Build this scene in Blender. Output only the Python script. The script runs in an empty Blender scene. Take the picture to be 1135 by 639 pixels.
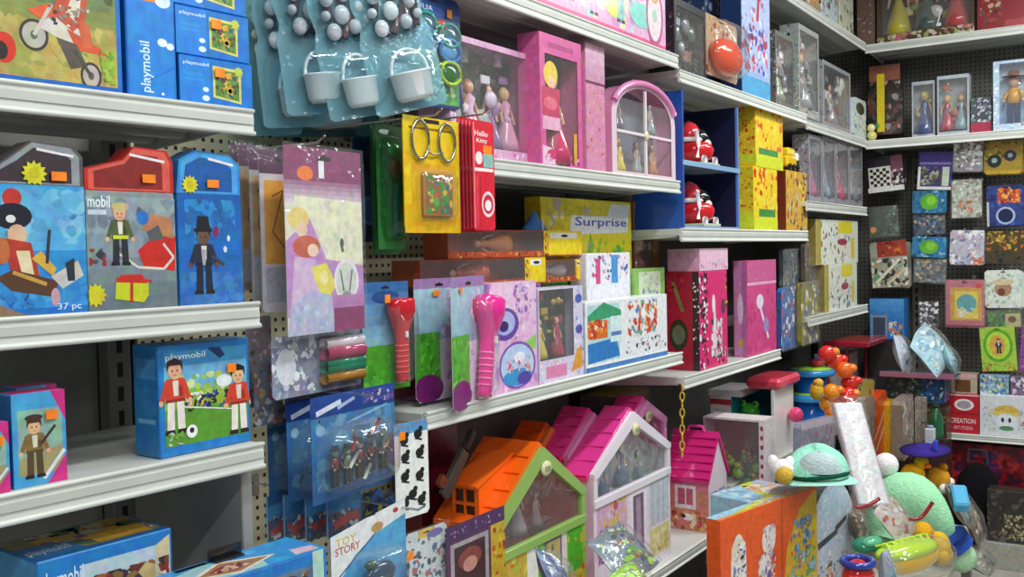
import bpy, math, random
from mathutils import Matrix, Vector, Euler
scn = bpy.context.scene
COL = scn.collection
PI = math.pi
# ------------------------------------------------------------------ camera
W, H, FP = 1135, 639, 1080.0
CX, CY = W/2, H/2
PITCH = math.atan(39.5/FP); ROLL = math.radians(1.2); HC = 1.69
FW = (0, math.cos(PITCH), -math.sin(PITCH)); U0 = (0, math.sin(PITCH), math.cos(PITCH)); R0 = (1, 0, 0)
RT = tuple(math.cos(ROLL)*R0[i]-math.sin(ROLL)*U0[i] for i in range(3))
UP = tuple(math.sin(ROLL)*R0[i]+math.cos(ROLL)*U0[i] for i in range(3))
def dot(a, b): return a[0]*b[0]+a[1]*b[1]+a[2]*b[2]
def proj(P):
    q = (P[0], P[1], P[2]-HC); d = dot(q, FW)
    return CX+FP*dot(q, RT)/d, CY-FP*dot(q, UP)/d
def ray(x, y):
    a = (x-CX)/FP; b = -(y-CY)/FP
    return tuple(FW[i]+a*RT[i]+b*UP[i] for i in range(3))
def at(px, py, Y):
    v = ray(px, py); k = Y/v[1]
    return (v[0]*k, Y, HC+v[2]*k)
def floor_at(px, py, z):
    v = ray(px, py); k = (z-HC)/v[2]
    return (v[0]*k, v[1]*k, z)
cam = bpy.data.cameras.new('camera'); co = bpy.data.objects.new('camera', cam); COL.objects.link(co)
m = Matrix(((RT[0], UP[0], -FW[0]), (RT[1], UP[1], -FW[1]), (RT[2], UP[2], -FW[2]))).to_4x4()
m.translation = (0, 0, HC); co.matrix_world = m
cam.sensor_width = 36; cam.lens = 36*FP/W; cam.clip_start = .05
scn.camera = co
class Frame:                                   # a vertical display front: t along it, s back into it, z up
    def __init__(s, O, yaw):
        s.O = O; a = math.radians(yaw); s.d = (math.sin(a), math.cos(a)); s.i = (-math.cos(a), math.sin(a)); s.phi = PI/2-a
    def pt(s, t, st, z): return (s.O[0]+s.d[0]*t+s.i[0]*st, s.O[1]+s.d[1]*t+s.i[1]*st, z)
    def at(s, x, y, st=0):
        v = ray(x, y); O = s.pt(0, st, 0)
        k = (O[0]*s.i[0]+O[1]*s.i[1])/(v[0]*s.i[0]+v[1]*s.i[1])
        return ((v[0]*k-O[0])*s.d[0]+(v[1]*k-O[1])*s.d[1], HC+v[2]*k)
    def tx(s, px, z, st):
        y = 300.
        for _ in range(12):
            t, _z = s.at(px, y, st); y = proj(s.pt(t, st, z))[1]
        return t
    def zy(s, t, py, st):
        x = proj(s.pt(t, st, 1.5))[0]
        for _ in range(6):
            z = s.at(x, py, st)[1]; x = proj(s.pt(t, st, z))[0]
        return z
    def stand(s, xl, xr, yt, z, st):           # pixels of the bottom corners and of the top -> t0, t1, height
        t0 = s.tx(xl, z, st); t1 = s.tx(xr, z, st)
        return t0, t1, s.zy((t0+t1)/2, yt, st)-z
    def hang(s, xl, xr, yt, yb, st):
        ym = (yt+yb)/2; t0 = s.at(xl, ym, st)[0]; t1 = s.at(xr, ym, st)[0]; tm = (t0+t1)/2
        z0 = s.zy(tm, yb, st); z1 = s.zy(tm, yt, st)
        return t0, t1, z0, z1
_v = ray(280, 122); _k = 1.8/_v[1]; O1 = (_v[0]*_k, 1.8)
A = Frame(O1, 38.3); B = Frame(O1, 33.5)
TC = 4.546
O2 = B.pt(TC, 0, 0)[:2]
C = Frame(O2, 123.5)
# ------------------------------------------------------------------ colour and materials
def lin(c): return c/12.92 if c <= .04045 else ((c+.055)/1.055)**2.4
def hx(s):
    if not isinstance(s, str): return s
    s = s.lstrip('#'); a = 1.
    if len(s) == 3: s = ''.join(ch*2 for ch in s)
    return (lin(int(s[0:2], 16)/255), lin(int(s[2:4], 16)/255), lin(int(s[4:6], 16)/255), a)
MAT = {}
def mat(name, kind, rough=.4, metal=0, noise=0, nscale=30, coat=0, alpha=.3, spec=.5, bump=0):
    m = bpy.data.materials.new(name); m.use_nodes = True; nt = m.node_tree; nt.nodes.clear()
    N = nt.nodes.new; Lk = nt.links.new
    out = N('ShaderNodeOutputMaterial'); at_ = N('ShaderNodeAttribute'); at_.attribute_name = 'Col'
    col = at_.outputs['Color']; tc = N('ShaderNodeTexCoord')
    if noise:
        nz = N('ShaderNodeTexNoise'); nz.inputs['Scale'].default_value = nscale; nz.inputs['Detail'].default_value = 4
        Lk(tc.outputs['Object'], nz.inputs['Vector'])
        mr = N('ShaderNodeMapRange'); mr.inputs[1].default_value = .3; mr.inputs[2].default_value = .7
        mr.inputs[3].default_value = 1-noise; mr.inputs[4].default_value = 1+noise
        Lk(nz.outputs['Fac'], mr.inputs[0])
        mx = N('ShaderNodeVectorMath'); mx.operation = 'SCALE'; Lk(col, mx.inputs[0]); Lk(mr.outputs[0], mx.inputs['Scale'])
        col = mx.outputs[0]
        if name == 'print':                    # uneven printed inks
            n3 = N('ShaderNodeTexNoise'); n3.inputs['Scale'].default_value = 38; n3.inputs['Detail'].default_value = 3; Lk(tc.outputs['Object'], n3.inputs['Vector'])
            ov = N('ShaderNodeMix'); ov.data_type = 'RGBA'; ov.blend_type = 'OVERLAY'; ov.inputs[0].default_value = .45
            Lk(col, ov.inputs[6]); Lk(n3.outputs['Color'], ov.inputs[7]); col = ov.outputs[2]
    if kind == 'solid':
        b = N('ShaderNodeBsdfPrincipled'); Lk(col, b.inputs['Base Color'])
        b.inputs['Roughness'].default_value = rough; b.inputs['Metallic'].default_value = metal
        b.inputs['Coat Weight'].default_value = coat; b.inputs['Coat Roughness'].default_value = .12
        b.inputs['Specular IOR Level'].default_value = spec
        if bump:
            n2 = N('ShaderNodeTexNoise'); n2.inputs['Scale'].default_value = nscale*2; Lk(tc.outputs['Object'], n2.inputs['Vector'])
            bp = N('ShaderNodeBump'); bp.inputs['Strength'].default_value = bump; bp.inputs['Distance'].default_value = .01
            Lk(n2.outputs['Fac'], bp.inputs['Height']); Lk(bp.outputs[0], b.inputs['Normal'])
        Lk(b.outputs[0], out.inputs[0])
    else:
        tr = N('ShaderNodeBsdfTransparent'); gl = N('ShaderNodeBsdfGlossy'); gl.inputs['Roughness'].default_value = rough
        df = N('ShaderNodeBsdfDiffuse'); Lk(col, df.inputs[0]); Lk(col, tr.inputs[0])
        m1 = N('ShaderNodeMixShader'); m1.inputs[0].default_value = alpha; Lk(tr.outputs[0], m1.inputs[1]); Lk(df.outputs[0], m1.inputs[2])
        lw = N('ShaderNodeLayerWeight'); lw.inputs['Blend'].default_value = .5; fr = N('ShaderNodeMath'); fr.operation = 'POWER'; fr.inputs[1].default_value = 4; Lk(lw.outputs['Facing'], fr.inputs[0])
        ad = N('ShaderNodeMath'); ad.operation = 'MULTIPLY_ADD'; ad.inputs[1].default_value = .55; ad.inputs[2].default_value = .045; Lk(fr.outputs[0], ad.inputs[0])
        m2 = N('ShaderNodeMixShader'); Lk(ad.outputs[0], m2.inputs[0]); Lk(m1.outputs[0], m2.inputs[1]); Lk(gl.outputs[0], m2.inputs[2])
        n2 = N('ShaderNodeTexNoise'); n2.inputs['Scale'].default_value = nscale; Lk(tc.outputs['Object'], n2.inputs['Vector'])
        bp = N('ShaderNodeBump'); bp.inputs['Strength'].default_value = bump; bp.inputs['Distance'].default_value = .02
        Lk(n2.outputs['Fac'], bp.inputs['Height']); Lk(bp.outputs[0], gl.inputs['Normal'])
        Lk(m2.outputs[0], out.inputs[0])
    MAT[name] = m
mat('print', 'solid', .38, noise=.13, nscale=55, coat=.25)
mat('gloss', 'solid', .14, coat=.3)
mat('matte', 'solid', .75, noise=.06, nscale=40)
mat('cloth', 'solid', .95, noise=.1, nscale=60, bump=.5, spec=.15)
mat('metal', 'solid', .25, metal=1)
mat('paint', 'solid', .42, noise=.05, nscale=9)
mat('board', 'solid', .7, noise=.16, nscale=14)
mat('clear', 'glass', .07, alpha=.04, nscale=18, bump=.25)
mat('film', 'glass', .1, alpha=.05, nscale=22, bump=.6)
mat('milky', 'glass', .14, alpha=.3, nscale=25, bump=.5)
# ------------------------------------------------------------------ mesh builder
FONTC = {}
def glyphs(txt):
    if txt in FONTC: return FONTC[txt]
    cu = bpy.data.curves.new('lettering', 'FONT'); cu.body = txt; cu.size = 1; cu.resolution_u = 2; cu.offset = .012
    ob = bpy.data.objects.new('lettering', cu); COL.objects.link(ob)
    dg = bpy.context.evaluated_depsgraph_get(); me = ob.evaluated_get(dg).to_mesh()
    vs = [(v.co.x, v.co.y) for v in me.vertices]; fs = [tuple(p.vertices) for p in me.polygons]
    ob.evaluated_get(dg).to_mesh_clear(); bpy.data.objects.remove(ob); bpy.data.curves.remove(cu)
    x0 = min(v[0] for v in vs); x1 = max(v[0] for v in vs); y0 = min(v[1] for v in vs); y1 = max(v[1] for v in vs)
    vs = [((x-x0)/(x1-x0), (y-y0)/(y1-y0)) for x, y in vs]
    FONTC[txt] = (vs, fs, (x1-x0)/(y1-y0)); return FONTC[txt]
class MB:
    def __init__(s): s.v = []; s.f = []; s.c = []; s.mi = []; s.sm = []; s.mats = []; s.M = None
    def add(s, vs, fs, col, m='print', smooth=False):
        o = len(s.v)
        if s.M is not None: vs = [tuple(s.M @ Vector(p)) for p in vs]
        s.v += [tuple(p) for p in vs]
        if m not in s.mats: s.mats.append(m)
        k = s.mats.index(m); col = hx(col)
        for f in fs:
            s.f.append(tuple(o+i for i in f)); s.c.append(col); s.mi.append(k); s.sm.append(smooth)
        return s
    def box(s, x0, y0, z0, x1, y1, z1, col, m='print', c=.0, side=None, top=None):
        # chamfered box; side = colour of the two ends, top = colour of the lid
        c = min(c, abs(x1-x0)*.3, abs(y1-y0)*.3, abs(z1-z0)*.3)
        if c <= 0:
            v = [(x0,y0,z0),(x1,y0,z0),(x1,y1,z0),(x0,y1,z0),(x0,y0,z1),(x1,y0,z1),(x1,y1,z1),(x0,y1,z1)]
            s.add(v, [(0,1,5,4),(2,3,7,6)], col, m); s.add(v, [(1,2,6,5),(3,0,4,7)], side or col, m)
            s.add(v, [(4,5,6,7),(3,2,1,0)], top or col, m); return s
        X = (x0, x0+c, x1-c, x1); Y = (y0, y0+c, y1-c, y1); Z = (z0, z0+c, z1-c, z1); v = []; idx = {}
        for i in (0, 1):
            for j in (0, 1):
                for k in (0, 1):
                    ii, jj, kk = (0, 3)[i], (0, 3)[j], (0, 3)[k]; i2, j2, k2 = (1, 2)[i], (1, 2)[j], (1, 2)[k]
                    idx[i,j,k,'x'] = len(v); v.append((X[ii], Y[j2], Z[k2]))
                    idx[i,j,k,'y'] = len(v); v.append((X[i2], Y[jj], Z[k2]))
                    idx[i,j,k,'z'] = len(v); v.append((X[i2], Y[j2], Z[kk]))
        g = lambda i, j, k, a: idx[i, j, k, a]
        s.add(v, [(g(0,0,0,'y'),g(1,0,0,'y'),g(1,0,1,'y'),g(0,0,1,'y')), (g(1,1,0,'y'),g(0,1,0,'y'),g(0,1,1,'y'),g(1,1,1,'y'))], col, m)
        s.add(v, [(g(1,0,0,'x'),g(1,1,0,'x'),g(1,1,1,'x'),g(1,0,1,'x')), (g(0,1,0,'x'),g(0,0,0,'x'),g(0,0,1,'x'),g(0,1,1,'x'))], side or col, m)
        s.add(v, [(g(0,0,1,'z'),g(1,0,1,'z'),g(1,1,1,'z'),g(0,1,1,'z')), (g(0,1,0,'z'),g(1,1,0,'z'),g(1,0,0,'z'),g(0,0,0,'z'))], top or col, m)
        e = []
        for j in (0, 1):
            for k in (0, 1): e.append((g(0,j,k,'y'),g(1,j,k,'y'),g(1,j,k,'z'),g(0,j,k,'z')))
        for i in (0, 1):
            for k in (0, 1): e.append((g(i,0,k,'x'),g(i,1,k,'x'),g(i,1,k,'z'),g(i,0,k,'z')))
            for j in (0, 1): e.append((g(i,j,0,'x'),g(i,j,1,'x'),g(i,j,1,'y'),g(i,j,0,'y')))
            for j in (0, 1):
                for k in (0, 1): e.append((g(i,j,k,'x'),g(i,j,k,'y'),g(i,j,k,'z')))
        return s.add(v, e, col, m)
    def ell(s, c, r, col, m='gloss', n=12, k=8):
        v = []; f = []
        for j in range(k+1):
            ph = PI*j/k
            for i in range(n):
                th = 2*PI*i/n; v.append((c[0]+r[0]*math.sin(ph)*math.cos(th), c[1]+r[1]*math.sin(ph)*math.sin(th), c[2]+r[2]*math.cos(ph)))
        for j in range(k):
            for i in range(n):
                a = j*n+i; b = j*n+(i+1) % n; f.append((a, a+n, b+n, b))
        return s.add(v, f, col, m, True)
    def lathe(s, c, prof, col, m='gloss', n=16, sx=1, sy=1, smooth=True):
        v = []; f = []
        for r, z in prof:
            for i in range(n):
                th = 2*PI*i/n; v.append((c[0]+sx*r*math.cos(th), c[1]+sy*r*math.sin(th), c[2]+z))
        for j in range(len(prof)-1):
            for i in range(n):
                a = j*n+i; b = j*n+(i+1) % n; f.append((a, b, b+n, a+n))
        f.append(tuple(range(n))[::-1]); f.append(tuple((len(prof)-1)*n+i for i in range(n)))
        return s.add(v, f, col, m, smooth)
    def tube(s, pts, r, col, m='metal', n=8, closed=False):
        P = [Vector(p) for p in pts]; v = []; f = []; L = len(P)
        for j, p in enumerate(P):
            if closed: d = P[(j+1) % L]-P[j-1]
            else: d = P[min(j+1, L-1)]-P[max(j-1, 0)]
            d.normalize(); a = d.cross(Vector((0, 0, 1)))
            if a.length < .1: a = d.cross(Vector((0, 1, 0)))
            a.normalize(); b = d.cross(a); rr = r[j] if isinstance(r, (list, tuple)) else r
            for i in range(n):
                th = 2*PI*i/n; v.append(tuple(p+a*rr*math.cos(th)+b*rr*math.sin(th)))
        for j in range(L if closed else L-1):
            for i in range(n):
                a = j*n+i; b = j*n+(i+1) % n; k = ((j+1) % L)*n; f.append((a, b, k+(i+1) % n, k+i))
        if not closed: f.append(tuple(range(n))); f.append(tuple((L-1)*n+i for i in range(n))[::-1])
        return s.add(v, f, col, m, True)
    def prism(s, poly, y0, y1, col, m='print', side=None):     # polygon in x,z extruded along y
        n = len(poly); v = [(x, y0, z) for x, z in poly]+[(x, y1, z) for x, z in poly]
        s.add(v, [tuple(range(n)), tuple(range(2*n-1, n-1, -1))], col, m)
        return s.add(v, [(i, i+n, (i+1) % n+n, (i+1) % n) for i in range(n)], side or col, m)
    def sheet(s, fn, nu, nv, col, m='film', smooth=True, closeu=False):
        v = [fn(i/nu, j/nv) for j in range(nv+1) for i in range(nu+1)]; f = []
        for j in range(nv):
            for i in range(nu):
                a = j*(nu+1)+i; f.append((a, a+1, a+nu+2, a+nu+1))
        return s.add(v, f, col, m, smooth)
    def dome(s, x0, z0, x1, z1, d, y0=0, col='fff', m='clear', e=5, n=24, k=6, flat=False):   # rounded blister standing off -y
        cx, cz, rx, rz = (x0+x1)/2, (z0+z1)/2, (x1-x0)/2, (z1-z0)/2; v = []; f = []
        for j in range(k+1):
            q = j/k*PI/2; sc = math.cos(q)**(.25 if not flat else .12); dd = math.sin(q)*d
            if j == k: sc = .0001
            if j == k-1: sc = max(sc, .82); 
            for i in range(n):
                th = 2*PI*i/n; c_, s_ = math.cos(th), math.sin(th)
                v.append((cx+rx*sc*math.copysign(abs(c_)**(2/e), c_), y0-dd, cz+rz*sc*math.copysign(abs(s_)**(2/e), s_)))
        for j in range(k):
            for i in range(n):
                a = j*n+i; b = j*n+(i+1) % n; f.append((a, b, b+n, a+n))
        return s.add(v, f, col, m, True)
    def build(s, name, parent=None, loc=None, rz=None):
        me = bpy.data.meshes.new(name); me.from_pydata(s.v, [], s.f)
        for k in s.mats: me.materials.append(MAT[k])
        me.polygons.foreach_set('material_index', s.mi); me.polygons.foreach_set('use_smooth', s.sm)
        ca = me.color_attributes.new('Col', 'FLOAT_COLOR', 'CORNER'); buf = []
        for p, c in zip(s.f, s.c): buf += list(c)*len(p)
        ca.data.foreach_set('color', buf); me.update()
        o = bpy.data.objects.new(name, me); COL.objects.link(o)
        if parent: o.parent = parent
        if loc: o.location = loc
        if rz is not None: o.rotation_euler = (0, 0, rz)
        return o
# printed artwork: flat shapes laid over one face of a carton or card.  o = lower-left corner, ux/uy = unit axes, w,h size
class Face:
    def __init__(s, mb, o, ux, uy, w, h, seed=0, m='print', step=.000012):
        s.mb = mb; s.o = Vector(o); s.ux = Vector(ux); s.uy = Vector(uy); s.n = s.ux.cross(s.uy); s.w = w; s.h = h
        s.k = 3; s.rnd = random.Random(seed); s.m = m; s.step = step; s.clip = None
    def pl(s, pts, col):
        s.k += 1; off = s.n*(s.k*s.step)
        s.mb.add([tuple(s.o+s.ux*(min(1, max(0, x))*s.w)+s.uy*(min(1, max(0, y))*s.h)+off) for x, y in pts], [tuple(range(len(pts)))], col, s.m)
    def draw(s, ops):
        for op in ops: getattr(s, 'o_'+op[0])(*op[1:])
    def o_r(s, x0, y0, x1, y1, c): s.pl([(x0, y0), (x1, y0), (x1, y1), (x0, y1)], c)
    def o_e(s, cx, cy, rx, ry, c, n=16): s.pl([(cx+rx*math.cos(2*PI*i/n), cy+ry*math.sin(2*PI*i/n)) for i in range(n)], c)
    def o_c(s, cx, cy, r, c): s.o_e(cx, cy, r*s.h/s.w, r, c)           # true circle, r in units of the height
    def o_p(s, pts, c): s.pl(pts, c)
    def o_l(s, x0, y0, x1, y1, wd, c):                                  # a stroke, width in units of the height
        dx = (x1-x0)*s.w; dy = (y1-y0)*s.h; L = math.hypot(dx, dy) or 1; a = -dy/L*wd*s.h/2; b = dx/L*wd*s.h/2
        s.pl([(x0+a/s.w, y0+b/s.h), (x0-a/s.w, y0-b/s.h), (x1-a/s.w, y1-b/s.h), (x1+a/s.w, y1+b/s.h)], c)
    def o_s(s, cx, cy, r, c, n=12, q=.72): s.pl([(cx+(r if i % 2 == 0 else r*q)*s.h/s.w*math.cos(PI*i/n), cy+(r if i % 2 == 0 else r*q)*math.sin(PI*i/n)) for i in range(2*n)], c)
    def o_t(s, txt, x, y, w, h, c, rot=0):
        vs, fs, asp = glyphs(txt); s.k += 1; off = s.n*(s.k*s.step); cr, sr = math.cos(math.radians(rot)), math.sin(math.radians(rot)); out = []
        for a, b in vs:
            X = a*w*s.w; Y = b*h*s.h
            if rot in (90, -90, 270): X = a*h*s.h; Y = b*w*s.w
            out.append(tuple(s.o+s.ux*(x*s.w+X*cr-Y*sr)+s.uy*(y*s.h+X*sr+Y*cr)+off))
        s.mb.add(out, fs, c, s.m)
    def o_n(s, x0, y0, x1, y1, cols, n, sz=.12):                        # scattered patches of a busy picture
        R = s.rnd; n = int(n*2.3); sz = sz*.74; per = max(1, n//16)
        for i in range(n):
            if i % per: s.k -= 1
            x = R.uniform(x0, x1); y = R.uniform(y0, y1); a = R.uniform(.35, 1)*sz; b = a*R.uniform(.35, 1); rt = R.uniform(0, PI)
            q = R.choice((4, 5, 7, 9)); pts = []
            for k in range(q):
                th = 2*PI*k/q; u = a*math.cos(th)*R.uniform(.7, 1); v = b*math.sin(th)*R.uniform(.7, 1)
                px = x+(u*math.cos(rt)-v*math.sin(rt))*s.h/s.w*min(1, s.w/s.h*1.2); py = y+(u*math.sin(rt)+v*math.cos(rt))*min(1, s.w/s.h*1.2)
                pts.append((min(x1, max(x0, px)), min(y1, max(y0, py))))
            s.pl(pts, R.choice(cols))
    def o_m(s, x0, y0, x1, y1, cols, n, sz=.12):                        # the same, soft: inks close to one another
        C_ = [hx(c) for c in cols]; mu = [sum(c[j] for c in C_)/len(C_) for j in range(4)]
        s.o_n(x0, y0, x1, y1, [tuple(mu[j]*.62+c[j]*.38 for j in range(4)) for c in C_], n, sz*1.3)
    def o_g(s, y0, y1, c0, c1, n=8, x0=0, x1=1):                        # a printed colour run between two inks
        a = hx(c0); b = hx(c1)
        for i in range(n):
            k = (i+.5)/n; s.pl([(x0, y0+(y1-y0)*i/n), (x1, y0+(y1-y0)*i/n), (x1, y0+(y1-y0)*(i+1)/n), (x0, y0+(y1-y0)*(i+1)/n)], tuple(a[j]*(1-k)+b[j]*k for j in range(4)))
            s.k -= 1
        s.k += 1
    def o_f(s, cx, y, h, body, legs, hair='3a2418', skin='e8b48c'):      # a little standing toy figure, height h
        a = s.h/s.w*h*.82; dk = tuple(c*.45 for c in hx(body)[:3])+(1.,)
        for q in (-1, 1):
            s.pl([(cx+q*.03*a, y+.03*h), (cx+q*.17*a, y+.03*h), (cx+q*.15*a, y+.44*h), (cx+q*.02*a, y+.44*h)], legs); s.pl([(cx+q*.02*a, y), (cx+q*.21*a, y), (cx+q*.19*a, y+.06*h), (cx+q*.03*a, y+.06*h)], '241c18')
            s.pl([(cx+q*.3*a, y+.44*h), (cx+q*.22*a, y+.41*h), (cx+q*.1*a, y+.7*h), (cx+q*.18*a, y+.72*h)], body); s.o_e(cx+q*.27*a, y+.42*h, .05*a, .04*h, skin, 8)
        s.pl([(cx-.18*a, y+.42*h), (cx+.18*a, y+.42*h), (cx+.15*a, y+.73*h), (cx-.15*a, y+.73*h)], body); s.pl([(cx-.18*a, y+.42*h), (cx+.18*a, y+.42*h), (cx+.17*a, y+.46*h), (cx-.17*a, y+.46*h)], dk)
        s.pl([(cx-.03*a, y+.5*h), (cx+.05*a, y+.5*h), (cx+.06*a, y+.7*h), (cx-.05*a, y+.7*h)], 'e4dccc'); s.pl([(cx+.08*a, y+.48*h), (cx+.14*a, y+.5*h), (cx+.12*a, y+.64*h), (cx+.07*a, y+.6*h)], dk)
        s.o_e(cx, y+.83*h, .125*a, .115*h, skin); s.pl([(cx-.15*a, y+.82*h), (cx-.14*a, y+.95*h), (cx, y+1.0*h), (cx+.14*a, y+.95*h), (cx+.15*a, y+.82*h), (cx+.1*a, y+.9*h), (cx-.1*a, y+.9*h)], hair)
        s.o_e(cx-.045*a, y+.83*h, .016*a, .016*h, '222', 6); s.o_e(cx+.045*a, y+.83*h, .016*a, .016*h, '222', 6); s.pl([(cx-.04*a, y+.775*h), (cx+.04*a, y+.775*h), (cx, y+.765*h)], '7a3028')
# ------------------------------------------------------------------ things
def thing(name, label, cat, loc=(0, 0, 0), rz=0, group=None, rx=0, ry=0):
    o = bpy.data.objects.new(name, None); COL.objects.link(o); o.empty_display_size = .05
    o.location = loc; o.rotation_euler = (rx, ry, rz); o['label'] = label; o['category'] = cat
    if group: o['group'] = group
    return o
def tag(o, label, cat, group=None):
    o['label'] = label; o['category'] = cat
    if group: o['group'] = group
    return o
def struct(o): o['kind'] = 'structure'; return o
ORANGE = 'ff8a14'
def carton_at(loc, rz, w, h, dp, name, label, base, cat='toy box', side=None, top=None, art=(), sart=(), tart=(), rart=(), stick=None, group=None, seed=None, c=.002, rx=0, ry=0, part='carton', flap=None):
    """closed printed box; local x from -w/2 to w/2, front at y=0, back at y=dp"""
    r = thing(name, label, cat, loc, rz, group, rx, ry); seed = seed if seed is not None else sum(map(ord, label))
    mb = MB(); mb.box(-w/2, 0, 0, w/2, dp, h, base, 'print', c, side, top)
    Face(mb, (-w/2, 0, 0), (1, 0, 0), (0, 0, 1), w, h, seed).draw(art)
    if sart: Face(mb, (-w/2, dp, 0), (0, -1, 0), (0, 0, 1), dp, h, seed+1).draw(sart)
    if rart: Face(mb, (w/2, 0, 0), (0, 1, 0), (0, 0, 1), dp, h, seed+3).draw(rart)
    if tart: Face(mb, (-w/2, 0, h), (1, 0, 0), (0, 1, 0), w, dp, seed+2).draw(tart)
    mb.build(part, r)
    if flap:
        fm = MB(); q = [(-w/2*flap[1], h-.001), (w/2*flap[1], h-.001), (w/2*flap[2], h+flap[0]), (-w/2*flap[2], h+flap[0])]
        fm.prism(q, .004, .006, flap[3]); fm.build('hanging_flap', r)
    if stick:
        sm = MB(); x, z, sw, sh = stick; sm.box(-w/2+x*w-sw/2, -.0042, z*h-sh/2, -w/2+x*w+sw/2, -.0036+.0004, z*h+sh/2, ORANGE if len(stick) < 5 else stick[4], 'print', 0)
        sm.build('price_sticker', r)
    return r
def carton(F, xl, xr, yt, z, s, dp, name, label, base, yaw=0, **k):
    t0, t1, h = F.stand(xl, xr, yt, z, s); w = (t1-t0)
    return carton_at(F.pt((t0+t1)/2, s, z), F.phi+math.radians(yaw), w, h, dp, name, label, base, **k)
def hook(F, t, z, s0, s1, label):
    mb = MB(); mb.box(-.012, s1-.006, -.03, .012, s1, .02, 'bbbdbb', 'metal')
    mb.tube([(0, s1-.004, 0), (0, s0+.02, 0), (0, s0, .012)], .0025, 'c8cac8', 'metal', 8)
    o = mb.build('display_hook', None, F.pt(t, 0, z), F.phi)
    return tag(o, label, 'hook', 'wire display hooks')
# ------------------------------------------------------------------ room shell
def corner(t, s, F=B): return F.pt(t, s, 0)
def slab(name, pts, z0, z1, col, m='board'):
    n = len(pts); mb = MB(); v = [(x, y, z0) for x, y in pts]+[(x, y, z1) for x, y in pts]
    mb.add(v, [tuple(range(n-1, -1, -1)), tuple(range(n, 2*n))]+[(i, (i+1) % n, (i+1) % n+n, i+n) for i in range(n)], col, m)
    return struct(mb.build(name))
def q(F, t, s): return F.pt(t, s, 0)[:2]
PTS = [q(B, -3.2, .62), q(B, TC+.62, .62), q(B, TC+.62, -4.6), q(B, -3.2, -4.6)]
slab('floor', PTS, -.05, 0, 'a9a59c')
slab('ceiling', PTS, 3.35, 3.4, 'd8d8d2')
slab('wall_left', [q(B, -3.2, .62), q(B, TC+.62, .62), q(B, TC+.62, .68), q(B, -3.2, .68)], 0, 3.35, '8f8f8a')
slab('wall_back', [q(B, TC+.56, .62), q(B, TC+.62, .62), q(B, TC+.62, -4.6), q(B, TC+.56, -4.6)], 0, 3.35, '777570')
# ------------------------------------------------------------------ shelving
def shelf(F, t0, t1, z, dp, label, cat='shelf', lip=.042, col='d9dbd4', rail=True, s0=0):
    """steel shelf: board, profiled price rail, two brackets"""
    r = thing('gondola_shelf', label, cat, F.pt((t0+t1)/2, s0, z), F.phi, 'white steel display shelves'); w = t1-t0
    b = MB(); b.box(-w/2, .006, -.024, w/2, dp, 0, 'c9cac4', 'paint', .002)
    for k in range(3): b.box(-w/2+.02, dp*(.2+.27*k), -.034, w/2-.02, dp*(.2+.27*k)+.03, -.0245, 'b2b2ab', 'paint')
    b.build('board', r)
    p = MB(); p.prism([(-w/2+.001, -lip), (w/2-.001, -lip), (w/2-.001, .002), (-w/2+.001, .002)], -.003, .0055, col, 'paint')
    p.tube([(-w/2, -.003, -.001), (w/2, -.003, -.001)], .004, 'e4e6df', 'paint', 8)
    p.tube([(-w/2, -.004, -lip), (w/2, -.004, -lip)], .0045, 'e4e6df', 'paint', 8)
    p.box(-w/2+.002, -.0055, -lip*.62, w/2-.002, -.003, -lip*.3, 'c8cac2', 'paint')
    p.build('price_rail', r)
    for x in (-w/2+.003, w/2-.007):
        m_ = MB(); n_ = [(0, .012), (0, .0)]
        v = [(x, .02, -.028), (x, dp-.01, -.05), (x, dp-.01, -.0245), (x, .02, -.0245)]; v += [(a+.004, b_, c_) for a, b_, c_ in v]
        m_.add(v, [(0,1,2,3),(7,6,5,4),(0,4,5,1),(1,5,6,2),(2,6,7,3),(3,7,4,0)], 'c4c5bf', 'paint'); m_.build('bracket', r)
    return r
def panel(F, t0, t1, z0, z1, s, label, col='55534f', peg=False, name='back_panel', m='board'):
    w = t1-t0; mb = MB(); mb.box(-w/2, 0, 0, w/2, .012, z1-z0, col, m)
    if peg:
        nx = int(w/.025); nz = int((z1-z0)/.025); R = []
        for i in range(nx):
            for j in range(nz):
                x = -w/2+(i+.5)*w/nx; z = (j+.5)*(z1-z0)/nz
                mb.add([(x-.0045, -.0006, z-.0045), (x+.0045, -.0006, z-.0045), (x+.0045, -.0006, z+.0045), (x-.0045, -.0006, z+.0045)], [(0, 1, 2, 3)], '2a2824', 'board')
    o = mb.build(name, None, F.pt((t0+t1)/2, s, z0), F.phi); return tag(o, label, 'panel')
def post(F, t, s, z0, z1, label, w=.05, dp=.04, col='7d7c77', name='upright_post'):
    mb = MB(); mb.box(-w/2, 0, 0, w/2, dp, z1-z0, col, 'paint', .002); k = 0
    z = .05
    while z < z1-z0-.06:
        mb.box(-.006, -.0008, z, .006, 0, z+.03, '1c1b1a', 'board'); z += .05
    o = mb.build(name, None, F.pt(t, s, z0), F.phi); return tag(o, label, 'post', 'slotted shelving uprights')
DA = .40
panel(A, -1.1, -.075, 0, 2.7, DA+.045, 'dark grey back panel behind the construction-toy shelves at left', '8b8984')
post(A, -.048, DA+.003, 0, 2.72, 'slotted grey upright post seen between the pink box and the soccer box')
shelf(A, -1.1, 0, 1.96, DA, 'nearest top shelf at upper left carrying the motocross box')
shelf(A, -1.1, 0, 1.608, DA, 'middle shelf at left carrying the pirate and fireman boxes')
shelf(A, -1.1, 0, 1.347, DA, 'half empty shelf at left carrying the soccer box')
shelf(A, -1.1, .13, 1.0, .30, 'lowest shelf at lower left under the lying blue boxes', s0=-.14)
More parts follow.
